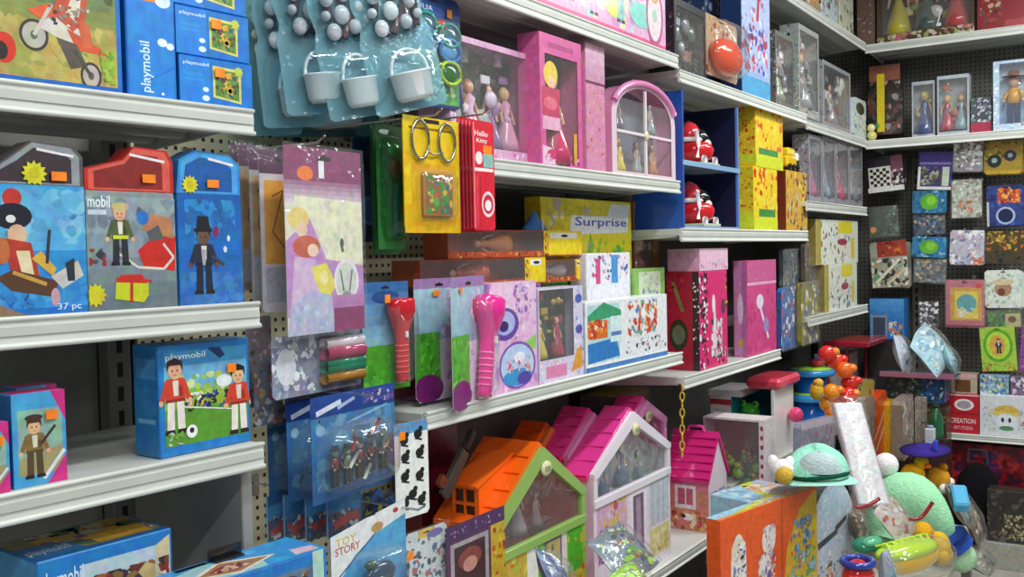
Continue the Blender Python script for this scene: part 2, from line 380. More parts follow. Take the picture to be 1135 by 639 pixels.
mb = MB(); mb.box(-.012, .01, 0, .012, DA-.02, .255, '9b9993', 'paint', .002); tag(mb.build('side_panel', None, A.pt(-.016, .02, 1.045), A.phi), 'grey end panel closing the lower left shelves at their right end', 'panel')
# hook section
panel(B, .045, 1.03, .3, 2.75, .428, 'cream pegboard behind the hanging blister packs', 'cfc8a8', peg=True, name='pegboard')
# bay with dolls and play houses
DB = .42
panel(B, 1.035, 1.90, 0, 2.75, DB+.03, 'grey back panel behind the doll shelves', '6e6c66')
shelf(B, .62, 1.915, 2.358, DB, 'top shelf over the dolls carrying the long pink toy box')
shelf(B, .765, 1.915, 1.925, DB, 'shelf carrying the tall pink doll boxes and arched case', lip=.038)
shelf(B, .48, 1.915, 1.33, DB, 'shelf carrying the pink flashlight cards and white playset box', lip=.035)
shelf(B, .66, 2.24, .625, DB, 'bottom shelf carrying the orange and pink play houses', lip=.035, s0=-.0)
# third and fourth bays
panel(B, 1.93, 3.39, 0, 2.75, DB+.03, 'dark back panel behind the helmet shelves', '4b4946')
panel(B, 3.40, TC+.42, 0, 2.95, DB+.03, 'dark back panel in the corner left of the far wall', '4b4946')
shelf(B, 1.925, 3.40, 2.312, DB, 'long upper shelf carrying robot packs and the red ball pack', lip=.04)
shelf(B, 1.925, 3.40, 1.762, DB, 'shelf carrying the blue helmet display and yellow boxes')
shelf(B, 1.925, 2.98, 1.24, DB, 'shelf carrying the two big pink boxes', lip=.038)
shelf(B, 3.41, TC-.01, 2.29, DB, 'upper shelf carrying the grey blister packs nearest the corner')
shelf(B, 3.395, TC-.01, 1.905, DB, 'short shelf above the yellow magazine packs by the corner')
shelf(B, 3.41, TC-.01, 1.352, DB, 'low short shelf under the yellow magazine packs')
shelf(B, 2.38, TC-.01, .76, DB, 'deep bottom shelf behind the heap carrying the blue drum')
shelf(B, 3.0, TC-.01, 2.835, DB, 'highest shelf at top centre running into the corner')
# far wall
panel(C, -.41, 1.25, 0, 3.1, DB+.02, 'dark grey pegboard of the far wall behind the hanging cards', '75726b', peg=True, name='pegboard')
shelf(C, 0.0, 1.2, 2.825, DB, 'highest shelf of the far wall carrying brown and red boxes')
shelf(C, 0.0, 1.2, 2.283, DB, 'second shelf of the far wall carrying doll packs and a cowboy doll')
shelf(C, .42, 1.2, .645, DB, 'low shelf of the far wall carrying the red and white craft boxes', lip=.03)
post(C, .19, DB-.025, 0, 2.2, 'grey upright post of the far wall beside the checkered game pack', col='75736d')
# ------------------------------------------------------------------ light
def tube_light(t, s, z, ln, power, label, F=B):
    r = thing('ceiling_light', label, 'ceiling light', F.pt(t, s, z), F.phi)
    mb = MB(); mb.prism([(-.09, .06), (.09, .06), (.06, .0), (-.06, .0)], -ln/2, ln/2, 'e8e8e4', 'paint'); b = mb.build('housing', r); b.rotation_euler = (0, 0, PI/2)
    l = bpy.data.lights.new('fluorescent_tube', 'AREA'); l.shape = 'RECTANGLE'; l.size = ln; l.size_y = .16; l.energy = power; l.color = (.96, 1, .985)
    lo = bpy.data.objects.new('fluorescent_tube', l); COL.objects.link(lo); lo.parent = r; lo.location = (0, 0, -.004)
tube_light(.2, -1.05, 3.28, 1.5, 40, 'fluorescent ceiling light nearest the camera over the aisle')
tube_light(2.6, -1.05, 3.28, 1.5, 40, 'fluorescent ceiling light over the play house shelf')
tube_light(1.4, -3.0, 3.28, 1.5, 42, 'fluorescent ceiling light farther right over the next aisle')
tube_light(-1.6, -2.0, 3.28, 1.5, 42, 'fluorescent ceiling light behind the camera')
tube_light(3.7, -1.5, 3.28, 1.5, 34, 'added ceiling fill light brightening the far wall')  # extra fill fixture, added only to brighten the far wall and corner
wd = bpy.data.worlds.new('world'); scn.world = wd; wd.use_nodes = True
wd.node_tree.nodes['Background'].inputs[0].default_value = (.85, .93, 1, 1); wd.node_tree.nodes['Background'].inputs[1].default_value = .32
scn.view_settings.view_transform = 'Standard'; scn.view_settings.look = 'None'; scn.view_settings.exposure = -0.14; scn.view_settings.gamma = 1
scn.view_settings.use_curve_mapping = False
# ------------------------------------------------------------------ small builders shared by many toys
def copy_tree(o, loc=None, label=None, group=None, rz=None):
    c = o.copy(); COL.objects.link(c)
    if loc: c.location = loc
    if rz is not None: c.rotation_euler.z = rz
    if label: c['label'] = label
    if group: c['group'] = group
    for ch in list(o.children):
        d = ch.copy(); COL.objects.link(d); d.parent = c
        for g in ch.children:
            e = g.copy(); COL.objects.link(e); e.parent = d
    return c
def doll(mb, x, y, z, h, dress, hair, skin='eab694', legs=None, m='gloss'):
    r = h*.085
    if legs:
        for q_ in (-1, 1): mb.tube([(x+q_*r*.45, y, z), (x+q_*r*.5, y, z+h*.22), (x+q_*r*.5, y, z+h*.45)], [r*.35, r*.38, r*.48], legs, m, 6)
        mb.lathe((x, y, z), [(r*1.3, h*.3), (r*.9, h*.45), (r*.6, h*.58), (r*.95, h*.72), (r*.4, h*.78)], dress, m, 10)
    else: mb.lathe((x, y, z), [(r*2.5, 0), (r*2.2, h*.15), (r*1.3, h*.4), (r*.65, h*.55), (r*1.0, h*.7), (r*.4, h*.77)], dress, m, 12)
    for q_ in (-1, 1): mb.tube([(x+q_*r*.95, y, z+h*.71), (x+q_*r*1.7, y-r*.2, z+h*.56), (x+q_*r*1.9, y-r*.6, z+h*.43)], [r*.3, r*.26, r*.22], skin, m, 6)
    mb.ell((x, y, z+h*.86), (r*.85, r*.8, r*1.1), skin, m, 10, 6)
    mb.ell((x, y+r*.35, z+h*.87), (r*1.15, r*.9, r*1.35), hair, m, 10, 6); mb.ell((x, y+r*.8, z+h*.73), (r*1.0, r*.5, r*1.7), hair, m, 8, 6)
def block_figure(mb, x, y, z, h, body, legs, head='e8b48c', hat='222', m='gloss'):
    a = h*.1
    for q_ in (-1, 1): mb.box(x+q_*a*.65-a*.5, y-a*.5, z, x+q_*a*.65+a*.5, y+a*.7, z+h*.42, legs, m, a*.15)
    mb.lathe((x, y, z+h*.4), [(a*1.25, 0), (a*1.1, h*.15), (a*.8, h*.3)], body, m, 8, 1, .7)
    for q_ in (-1, 1): mb.tube([(x+q_*a*.9, y, z+h*.66), (x+q_*a*1.6, y-a*.4, z+h*.52), (x+q_*a*1.7, y-a*1.1, z+h*.45)], a*.32, body, m, 6); mb.ell((x+q_*a*1.7, y-a*1.3, z+h*.44), (a*.32,)*3, head, m, 6, 4)
    mb.ell((x, y, z+h*.82), (a*.95, a*.95, a*1.1), head, m, 10, 6); mb.lathe((x, y, z+h*.86), [(a*1.35, 0), (a*1.3, a*.2), (a*.95, a*.25), (a*.8, a*1.2)], hat, m, 10)
def pack(F, xl, xr, yt, yb, s, name, label, card='f4f4f0', cat='toy pack', art=(), blis=None, inner=None, stick=None, group=None, yaw=0, bag=None, thick=.0012, tilt=0, bcol='ffffff', bm='clear', back=None, hole=True, part='card', shape=None, zoff=0, rl=0):
    """hanging card with hang hole, optional blister (x0,z0,x1,z1,depth as fractions + metres) and toys in it"""
    t0, t1, z0, z1 = F.hang(xl, xr, yt, yb, s); w = t1-t0; h = z1-z0
    r = thing(name, label, cat, F.pt((t0+t1)/2, s, z0), F.phi+math.radians(yaw), group, rx=math.radians(tilt), ry=math.radians(rl))
    mb = MB()
    if shape: P = [((x-.5)*w, z*h) for x, z in shape]
    else: c = min(w, h)*.07; P = [(-w/2+c, 0), (w/2-c, 0), (w/2, c), (w/2, h-c), (w/2-c, h), (-w/2+c, h), (-w/2, h-c), (-w/2, c)]
    mb.prism(P, 0, thick, card)
    fc = Face(mb, (-w/2, 0, 0), (1, 0, 0), (0, 0, 1), w, h, sum(map(ord, label))); fc.draw(art)
    if hole: fc.draw([('r', .42, .935, .58, .955, '1a1a1a'), ('e', .5, .95, .045, .014, '1a1a1a')])
    mb.build(part, r)
    if blis:
        b = MB(); bx0, bz0, bx1, bz1, bd = blis; X0, Z0, X1, Z1 = (bx0-.5)*w, bz0*h, (bx1-.5)*w, bz1*h
        b.dome(X0, Z0, X1, Z1, bd, -.0015, bcol, bm); bo = b.build('blister', r)
        if inner: inner(r, X0, Z0, X1, Z1, bd)
    if bag:
        b = MB(); e = .006; n_ = 8; rn = random.Random(len(label))
        ph = rn.uniform(0, 6)
        b.sheet(lambda u, v: ((u-.5)*(w+2*e), -.004-bag*math.sin(PI*u)**.6*math.sin(PI*min(1, v*1.0))**.5-.0015*math.sin(9*u+ph)*math.sin(11*v), -e+v*(h+2*e)), 14, 14, 'ffffff', 'film')
        b.build('plastic_bag', r)
    if stick:
        x, z, sw, sh = stick[:4]; y = -.0045 if len(stick) < 5 else -stick[4]; sm = MB()
        sm.box((x-.5)*w-sw/2, y, z*h-sh/2, (x-.5)*w+sw/2, y+.0006, z*h+sh/2, ORANGE, 'print'); sm.build('price_sticker', r)
    return r
ZA1, ZA2, ZA3 = 1.9605, 1.6085, 1.3475
PL = 'playmobil'
def shifty(ops, dy):
    out = []
    for o in ops:
        o = list(o)
        if o[0] == 'e': o[2] += dy
        elif o[0] == 'l': o[2] += dy; o[4] += dy
        elif o[0] == 'p': o[1] = [(x, y+dy) for x, y in o[1]]
        out.append(tuple(o))
    return out
# ------------------------------------------------------------------ upper left: blue construction toy boxes
carton(A, -62, 137, -75, ZA1, .012, .085, 'toy_box', 'large box with an orange motocross bike on a green and yellow picture', '0f6fc8', side='0d62b4',
  art=[('r', .0, .05, .965, 1, '86914a'), ('g', .05, .42, 'c9ad55', 'a8a04e', 8, 0, .965), ('g', .42, .95, '8f9448', '4c6a3a', 8, 0, .965), ('m', .0, .55, .95, .98, ['5b7a3f', '7c8f46', '3f5c38', '93a050', '6d7a60'], 50, .12), ('m', .0, .06, .95, .45, ['c9b060', 'd8bd6e', 'b39a4a', '8f8a3c', 'b8a85a', '7f9a40'], 60, .1),
   ('e', .31, .22, .065, .1, 'd8321a'), ('e', .29, .2, .04, .06, '2a1a18')]+shifty([('e', .475, .44, .082, .105, '3a3430', 24), ('e', .475, .44, .066, .085, 'b9b4a8', 24), ('e', .475, .44, .02, .03, '6a645c'), ('e', .80, .22, .064, .095, '3a3430', 24), ('e', .80, .22, .05, .075, 'b9b4a8', 24), ('e', .8, .22, .018, .028, '5f5a54'),
   ('p', [(.5, .5), (.6, .62), (.72, .55), (.8, .42), (.72, .38), (.62, .44)], 'd9d4c8'), ('p', [(.44, .6), (.56, .66), (.62, .58), (.5, .56)], 'e8622c'), ('p', [(.66, .52), (.86, .42), (.9, .37), (.72, .38)], 'd6542a'), ('p', [(.6, .45), (.72, .42), (.78, .28), (.68, .25)], '5c5048'),
   ('l', .475, .44, .58, .66, .025, 'cfcac0'), ('l', .80, .22, .7, .38, .025, '4a4440'), ('p', [(.58, .6), (.66, .9), (.8, .88), (.78, .6), (.7, .5)], 'c9552e'), ('p', [(.66, .62), (.72, .8), (.76, .78), (.73, .56)], 'dcd8cc'), ('e', .74, .92, .07, .08, '6a3a34'), ('p', [(.72, .6), (.8, .56), (.82, .42), (.76, .4)], 'd4623a'), ('l', .63, .68, .7, .8, .05, 'c45030'), ('e', .86, .99, .04, .03, 'ff9a20'), ('n', .55, .6, .8, .95, ['c0502c', '6a3028', 'e0d4c8', '4c4440', 'e8a070'], 16, .05), ('n', .56, .42, .8, .56, ['8c8880', 'd8d0c4', '3c3834', 'b8502c'], 14, .04)], -.11)+[   ('n', .86, .07, .95, .3, ['8ab02e', '9fc040', '6f9a2a'], 10, .07), ('r', .0, .0, .965, .045, '1668c0'), ('e', .87, .72, .04, .03, 'ff9a20')], sart=[('r', .1, .1, .9, .9, '1a7ad0')])
carton(A, 142, 197, -45, ZA1, .012, .10, 'toy_box', 'blue box standing on end with white upright lettering beside the motocross box', '1679d2', side='0f5fb0',
  art=[('r', .05, .02, .95, .98, '1c84dc'), ('t', PL, .52, .05, .26, .36, 'd9ecff', 90), ('e', .72, .42, .1, .03, 'e4f2ff'), ('e', .88, .4, .08, .026, 'e4f2ff'), ('l', .4, .13, .95, .25, .006, '0f5fb0'), ('e', .75, .72, .16, .05, 'dff0ff'), ('r', .3, .7, .6, .74, ORANGE), ('e', .7, .05, .03, .01, 'fff')])
def small_blue(xl, xr, z, label, yt):
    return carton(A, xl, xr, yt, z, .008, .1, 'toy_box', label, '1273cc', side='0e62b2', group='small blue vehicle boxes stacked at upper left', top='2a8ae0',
      art=[('r', .0, .02, .4, .97, '1b82dc'), ('t', PL, .05, .8, .34, .09, 'd8ecff'), ('r', .06, .6, .3, .66, '2a8ce2'), ('r', .06, .5, .3, .55, '2a8ce2'), ('e', .34, .16, .05, .06, 'e6f4ff'), ('e', .34, .34, .04, .05, 'e6f4ff'),
       ('p', [(.44, .2), (.83, .12), (.83, .84), (.44, .86)], 'd7cf6a'), ('p', [(.47, .24), (.8, .17), (.8, .78), (.47, .8)], '5f8a3a'), ('n', .47, .2, .8, .75, ['e0b23a', '4a7a30', '8aa23a', '2f5a78', '5a4a30', 'd89a2c'], 26, .13), ('s', .8, .8, .12, 'b8c84a', 8)],
      stick=(.52, .72, .02, .016))
z1_ = ZA1; h_ = A.stand(200, 281, 66, ZA1, .008)[2]
small_blue(200, 281, ZA1, 'small blue vehicle box at the bottom of the stack on the top shelf', 66)
t0_, t1_, _ = A.stand(200, 281, 66, ZA1, .008)
for k, lb in ((1, 'small blue vehicle box in the middle of the stack on the top shelf'), (2, 'small blue vehicle box above two others and cut by the frame top')):
    r0 = [o for o in bpy.data.objects if o.get('group') == 'small blue vehicle boxes stacked at upper left'][0]
    copy_tree(r0, A.pt((t0_+t1_)/2-.003*k, .008+.002*k, ZA1+k*(h_+.001)), lb)
# ------------------------------------------------------------------ second row: pirate, fireman, dark blue agent
carton(A, -6, 98, 205, ZA2, .01, .055, 'toy_box', 'blue box with a pirate in a small boat and a grey window top', '2f8fd0', side='1a5f9c',
  flap=(.05, .98, .74, '4a3a38'),
  art=[('g', .0, .5, '1c6fc4', '2f93d8', 6), ('g', .5, 1, '58b4e4', '3aa0dc', 6), ('m', 0, .55, 1, .98, ['6fc0e8', '4aa8dc', '2c86c4', '9ad4ee'], 26, .16), ('m', 0, .06, 1, .3, ['1f7fd4', '3a9ae0', '1560b0', '5ab4ec'], 40, .12), ('p', [(0, 0), (0, .12), (.3, .02), (.5, 0)], '8a7a60'),
   ('e', .22, .9, .1, .07, 'c0322c'), ('e', .22, .76, .2, .1, '1c1a2a'), ('e', .2, .74, .05, .03, 'e8e6e0'), ('e', .26, .62, .1, .08, 'e0b090'), ('p', [(.1, .6), (.4, .56), (.48, .3), (.2, .3)], 'b83a2e'), ('p', [(.24, .5), (.38, .5), (.42, .32), (.3, .3)], 'e8d8b0'), ('p', [(.03, .3), (.18, .2), (.62, .14), (.68, .26), (.5, .3), (.2, .36)], '5a3a24'), ('l', .2, .34, .55, .24, .03, 'c89a4a'), ('p', [(.4, .44), (.62, .3), (.66, .36), (.5, .5)], 'd8b048'), ('e', .1, .5, .08, .1, 'c86a3a'), ('l', .56, .4, .6, .66, .025, '3a3440'), ('p', [(.6, .3), (.9, .42), (.96, .3), (.72, .2)], 'c8c4bc'), ('p', [(.76, .4), (.86, .44), (.86, .26), (.78, .26)], '26323c'), ('e', .64, .14, .05, .07, 'c8a0a8'),
   ('t', '37 pc', .66, .025, .26, .065, 'cfe4f4')])
def star_sticker(F, px, py, s, r_, label, parent=None, col='d9d22a'):
    pass
def window_top(F, xl, xr, yb, yt, s, z, label, base, inner_col, light, cat='toy box'): pass
def header(F, parent_box, w, h, dp, top_col, frame_col, star, tagx): pass
# raised window parts over the three boxes (their shaped upper halves)
def upper(F, root_, t0, t1, z, h, s, base, frame, dark, star, tagp, shape):
    w = t1-t0; mb = MB()
    mb.prism([(-w/2+a*w, b*h) for a, b in shape], .001, .05, base)
    fc = Face(mb, (-w/2, .001, 0), (1, 0, 0), (0, 0, 1), w, h, 5)
    fc.draw([('p', [(a*.92+.04, b*.94+.02) for a, b in shape], frame), ('p', [(a*.74+.13 if a > .4 else a*.9+.1, b*.78+.06) for a, b in shape], dark), ('l', .5, .82, .9, .7, .06, 'e8e4e4')])
    o = mb.build('window_top', root_, (0, 0, z))
    if star:
        sb = MB(); f2 = Face(sb, (-w/2, -.001, 0), (1, 0, 0), (0, 0, 1), w, h, 5); f2.draw([('s', star[0], star[1], star[2], 'd8d024'), ('s', star[0], star[1], star[2]*.5, 'c8bc18', 8)]); sb.build('starburst_sticker', root_, (0, 0, z))
    if tagp:
        sb = MB(); sb.box((tagp[0]-.5)*w-.012, -.003, tagp[1]*h-.007, (tagp[0]-.5)*w+.012, -.0022, tagp[1]*h+.007, ORANGE); sb.build('price_sticker', root_, (0, 0, z))
def find(lb): return [o for o in bpy.data.objects if o.get('label', '').startswith(lb)][0]
SH = [(0, 0), (1, 0), (1, .7), (.9, .92), (.45, 1), (.2, .6), (0, .3)]
pr = find('blue box with a pirate'); fl = [c for c in pr.children if c.name.startswith('hanging')][0]; bpy.data.objects.remove(fl)
t0, t1, h = A.stand(-6, 98, 205, ZA2, .01); hh = A.zy((t0+t1)/2, 156, .01)-ZA2-h
upper(A, pr, t0, t1, h, hh, .01, '5a5258', '8f969a', '3c2f34', (.46, .26, .3), (.72, .22), SH)
carton(A, 99, 197, 212, ZA2, .01, .055, 'toy_box', 'red topped box with a fireman, hose and red car', '8b9298', side='5c6a78',
  art=[('g', .0, .95, '66747c', '9aa8b0', 8), ('m', .0, .4, 1, .95, ['7a8a96', 'a4b0b8', '5a6a78', '8898a8'], 20, .16), ('t', 'mobil', .02, .86, .24, .1, 'eef4fa'), ('r', .02, .8, .22, .84, 'c8d4e0'),
   ('p', [(.55, .5), (.62, .36), (.98, .32), (1, .62), (.8, .66)], 'cc2a1e'), ('p', [(.6, .68), (.72, .82), (.95, .78), (.98, .6), (.8, .64)], 'b8805a'), ('e', .62, .78, .07, .06, '2a78c8'), ('p', [(.66, .66), (.8, .72), (.86, .6), (.7, .58)], '5a5a60'),
   ('l', .3, .5, .55, .36, .02, 'dcd6cc'), ('l', .55, .36, .85, .34, .022, 'dcd6cc'), ('l', .85, .34, .97, .44, .022, 'dcd6cc'), ('l', .97, .44, .85, .56, .022, 'dcd6cc'), ('f', .36, .38, .52, '55603a', '2c2c34', 'c8a468'), ('r', .28, .6, .45, .63, 'd0d428'), ('e', .37, .87, .1, .035, 'cdb27a'), ('n', .02, .38, .2, .52, ['a02a24', '4a5a68', '2c3844'], 8, .08),
   ('p', [(.28, .1), (.6, .06), (.66, .12), (.66, .24), (.3, .27)], 'c6cc22'), ('p', [(.28, .24), (.66, .22), (.58, .3), (.36, .3)], 'c82a22'), ('l', .46, .07, .47, .27, .03, 'c82a22'), ('l', .3, .27, .7, .24, .02, 'c82a22'), ('s', .07, .14, .1, 'd4cc22')])
t0, t1, h = A.stand(99, 197, 212, ZA2, .01); hh = A.zy((t0+t1)/2, 162, .01)-ZA2-h
upper(A, find('red topped box'), t0, t1, h, hh, .01, 'b8241c', 'd8584a', '8a2420', None, (.7, .3), [(0, 0), (1, 0), (1, .72), (.93, .96), (.55, 1), (.42, .7), (0, .45)])
carton(A, 200, 270, 215, ZA2, .02, .05, 'toy_box', 'deep blue box with a figure in a dark suit and hat', '1c68b8', side='2a90dc',
  art=[('g', .0, .5, '2a6cb8', '1a66bc', 6), ('g', .5, 1, '1c70c4', '1a58a8', 6), ('m', .0, .0, 1, .3, ['3a78c0', '4a8ad0', '2460a8'], 20, .14), ('m', .1, .6, .9, .95, ['123c78', '2a90d8', '1a5cb0', '3aa0e0'], 22, .12), ('f', .38, .1, .62, '262c40', '1e2436', '1a1c28', '6a4c3c'), ('r', .24, .66, .52, .69, '161824'), ('p', [(.27, .69), (.49, .69), (.46, .8), (.3, .8)], '1a1c28'), ('p', [(.34, .5), (.42, .5), (.4, .36), (.36, .36)], 'a8a8b4'), ('e', .58, .66, .05, .05, '8a2a6c'), ('l', .5, .44, .7, .36, .03, '3a4254'), ('e', .72, .5, .03, .03, 'cfe0f0'), ('e', .78, .6, .025, .03, 'cfe0f0')])
t0, t1, h = A.stand(200, 270, 215, ZA2, .02); hh = A.zy((t0+t1)/2, 167, .02)-ZA2-h
upper(A, find('deep blue box'), t0, t1, h, hh, .02, '2a86d4', '4aa0e0', '1858a4', (.2, .2, .22), (.55, .24), [(0, 0), (1, 0), (1, .7), (.85, .92), (.3, 1), (.05, .75)])
# ------------------------------------------------------------------ third row
def ind(xl, xr, s, label, yt, figc, green=False):
    return carton(A, xl, xr, yt, ZA3, s, .05, 'toy_box', label, '3a98d8', side='2a78b8', group='small figure boxes on the half empty shelf', top='d8408c',
      art=[('r', 0, 0, 1, 1, '48a4dc'), ('r', .1, .12, .93, .82, '8fb8a8'), ('p', [(.1, .12), (.93, .12), (.93, .4), (.1, .3)], 'a89c6c'), ('p', [(.62, 0), (1, 0), (1, .3)], 'd42e86'), ('p', [(.72, 1), (1, 1), (1, .66)], 'd42e86'), ('l', .56, .06, .96, .34, .04, 'e4e8ee'), ('f', .4, .08, .66, figc[0], figc[1], '4a3020'), ('e', .4, .73, .17, .035, '4a3020'), ('l', .52, .44, .8, .62, .03, '3a3028')] + ([('e', .1, .3, .3, .3, '3f9a30'), ('e', .05, .36, .14, .12, 'b8d038')] if green else []),
      stick=(.72, .74, .018, .014))
ind(16, 75, .02, 'small blue and pink box with a figure in a brown hat', 434, ('8a6a3c', '5a4430'))
ind(22, 66, .085, 'small pink edged box standing behind the brown hat figure box', 427, ('3c6a9c', '2a3a54'))
ind(-40, 12, .015, 'green and blue box half cut by the left edge beside the hat figure box', 470, ('4a8a30', '38602c'), True)
carton(A, 177, 280, 378, ZA3, .03, .075, 'toy_box', 'square blue box with two soccer players in red shirts', '1d7cc8', side='2a80c4', top='2f8cd0', yaw=2,
  art=[('r', .06, .09, .965, .93, '6fb4dc'), ('p', [(.06, .09), (.965, .09), (.965, .5), (.06, .55)], '5c9a2e'), ('p', [(.06, .42), (.965, .4), (.965, .56), (.06, .6)], '93b43a'), ('r', .06, .8, .965, .93, '3f94cc'), ('t', PL, .08, .845, .42, .07, 'eaf6ff'), ('p', [(.52, .94), (.66, .83), (.72, .86), (.66, .94)], '16306c'), ('n', .2, .5, .8, .72, ['b8d048', '7ab03a', 'd8e0a0', '9cc85a'], 18, .08),
   ('n', .26, .38, .8, .55, ['1c2a58', '2a2a2a', 'e8e8e8', '3458a8', 'd8b040'], 26, .06), ('e', .7, .62, .09, .06, 'e8eef0'), ('l', .2, .44, .8, .34, .012, 'e8f0e8'), ('f', .17, .2, .68, 'd8402c', 'f0e4e0', '3a2018'), ('f', .86, .1, .66, 'd8402c', 'f0e4e0', '1a1614'), ('e', .33, .2, .06, .06, 'f4f4f4'), ('e', .33, .21, .025, .025, '222'), ('n', .08, .1, .24, .22, ['c0d0d0', '7aa840'], 6, .05)],
  sart=[('r', .1, .7, .9, .88, '5098d4'), ('r', .1, .38, .9, .62, '3c88c8'), ('r', .15, .3, .85, .34, '7ab4e0')], stick=(.78, .73, .019, .016))
# ------------------------------------------------------------------ lowest row, boxes lying down
def lying(F, pl, pr_, ztop, s, dp, z0, label, seed, art, tart, sart=(), rart=(), **k):
    t0 = F.at(pl, 0, s)[0]; t0 = F.tx(pl, ztop, s); t1 = F.tx(pr_, ztop, s)
    return carton_at(F.pt((t0+t1)/2, s, z0), F.phi, t1-t0, ztop-z0, dp, 'toy_box', label, '1a7ccc', side='58a8e0', art=art, tart=tart, sart=sart, rart=rart, seed=seed, **k)
MIX = ['6a2a24', '8a6a3a', '2c3a2c', 'a05a30', '4a2c48', 'c8b078', '3a4c6c', '8c3028']
lying(A, 40, 190, 1.225, .028, .16, 1.0015, 'big blue box lying flat under the half empty shelf, picture of a castle crowd', 3,
  [('r', .3, .0, .97, .9, 'bcd0dc'), ('n', .36, 0, .86, .8, MIX, 60, .14), ('p', [(.85, 0), (.98, 0), (.98, .96), (.87, .9)], 'd8c8a0'), ('n', .88, .3, .97, .8, ['3a2a28', '8a3a30', 'e8dcc0'], 10, .1), ('r', .88, .05, .96, .25, ORANGE), ('t', PL, .02, .75, .3, .16, 'dceafa')],
  [('r', .03, .12, .97, .96, 'a89c70'), ('n', .2, .2, .96, .95, ['c8a840', 'f0b830', '8a6a4c', '9a7aa0', 'd8b880', '5a7a60', 'f0c848', 'e8d8b0'], 70, .3), ('p', [(.5, .14), (.9, .14), (.93, .5), (.7, .6), (.5, .4)], 'f4bc38'), ('p', [(.03, .12), (.4, .12), (.36, .5), (.03, .6)], '3f88c8'), ('t', PL, .04, .2, .3, .24, 'e8eef8')])
lying(A, 214, 362, 1.155, -.105, .115, 1.0015, 'blue box lying flat below the grey end panel, diamond picture on its lid', 4,
  [('r', .1, 0, .86, .85, '6a7a98'), ('n', .3, 0, .88, .8, ['3a3a58', '8a5a40', '2a2428', 'c0a878', '5a6a98'], 40, .2), ('r', .88, 0, .97, 1, 'b8dcd0')],
  [('r', .0, .0, 1, 1, '3a94d4'), ('p', [(.03, .1), (.55, .06), (.62, .5), (.3, .9), (.03, .7)], '9cc4cc'), ('p', [(.08, .4), (.36, .1), (.72, .42), (.38, .8)], 'e0d8c8'), ('p', [(.14, .4), (.37, .16), (.66, .42), (.38, .72)], 'a07850'), ('p', [(.22, .42), (.38, .25), (.56, .42), (.38, .62)], '9c4c5c'), ('n', .26, .32, .5, .54, ['c8a070', '7a3a40', 'd8b8a0'], 14, .16), ('e', .05, .35, .05, .2, 'd888a8'), ('p', [(.78, .1), (.96, .06), (.97, .3), (.82, .4)], 'd8b8c8'), ('r', .12, .86, .34, .97, '0c0c10'), ('e', .62, .8, .06, .1, '58a8e0')])
mb = MB(); mb.box(-.035, -.004, 0, .035, 0, .02, '101012', 'gloss', .001); mb.box(-.03, -.02, -.001, .03, -.0045, .003, '1a1a1c', 'gloss', .001)
tag(mb.build('price_tag_holder', None, (A.pt(A.tx(236, 1.225, .03), .0, 1.1565)), A.phi), 'small black plastic holder lying on the flat blue box', 'tag holder')
# ------------------------------------------------------------------ hanging section between the shelves
TEALG = 'teal blister packs with white pots at the top of the hanging section'
def teal_pack(xl, xr, yb, s, yaw, label, h=.34, cup=.0, pot='e8e6ea', tint='bce6f0', lean=-5):
    t0, t1, z0, z1 = B.hang(xl, xr, yb-60, yb, s); w = (t1-t0)*.95
    r = thing('blister_pack', label, 'toy pack', B.pt((t0+t1)/2, s, z0), B.phi+math.radians(yaw), TEALG, ry=math.radians(lean))
    mb = MB()
    P = [(-.5, .02), (-.44, 0), (.44, 0), (.5, .02), (.5, .5), (.42, .58), (.46, .75), (.4, .97), (.3, 1), (-.3, 1), (-.42, .96), (-.5, .7), (-.44, .56), (-.5, .46)]
    mb.prism([(x*w, z*h) for x, z in P], .0, .0016, tint, 'milky'); mb.build('backing', r)
    b = MB(); b.dome(-.43*w, .04*h, .43*w, .48*h, .045, 0, 'f2fcfd', 'clear', 4); b.dome(-.4*w, .5*h, .4*w, .95*h, .04, 0, 'f2fcfd', 'clear', 3); b.build('blister', r)
    c = MB(); pr_ = [(.0, .0), (.2*w, .0), (.25*w, .03*h), (.27*w, .17*h), (.29*w, .175*h), (.29*w, .185*h), (.22*w, .185*h)]
    c.lathe((0, -.02, .06*h), pr_, pot, 'gloss', 18, 1, .5)
    c.tube([(.25*w*math.cos(a), -.02, .24*h+.15*h*math.sin(a)) for a in [PI*i/12 for i in range(13)]], .004, pot, 'gloss', 8)
    c.build('white_pot', r)
    d = MB(); rn = random.Random(len(label))
    for i, (x, z, q_) in enumerate([(-.22, .54, .017), (.12, .56, .015), (-.05, .64, .019), (.22, .68, .013), (-.24, .74, .015), (.03, .76, .014), (.2, .84, .015), (-.12, .88, .016), (-.3, .64, .01), (.3, .6, .01)]):
        d.ell((x*w, -.017, z*h), (q_, .014, q_*1.1), rn.choice(['eeeaf0', 'd8d4dc', 'e8e8ec']), 'gloss', 10, 6)
    for x, z, x2, z2 in ((.15, .5, .24, .92), (-.05, .5, .12, .66), (-.25, .62, -.1, .9), (-.12, .5, -.26, .58), (.02, .7, .0, .94), (.28, .52, .3, .7)):
        d.tube([(x*w, -.008, z*h), (x2*w, -.012, z2*h)], .009, rn.choice(['3a2c2c', '4a3040', '2c2426', '6a4c50']), 'gloss', 8)
    d.build('toy_pieces', r)
    return r
teal_pack(425, 489, 122, .0, -18, 'teal blister pack with a white pot, foremost and farthest right of the hanging row', lean=-15)
teal_pack(372, 428, 130, .06, -19, 'teal blister pack second from the right, narrow white pot with arched handle', lean=-12)
teal_pack(325, 392, 126, .12, -20, 'middle teal blister pack of the hanging row with a wide white pot', lean=-7)
teal_pack(298, 356, 141, .18, -21, 'teal blister pack second from the left in the hanging row')
teal_pack(286, 330, 150, .24, -22, 'leftmost teal blister pack beside the stacked small blue boxes')
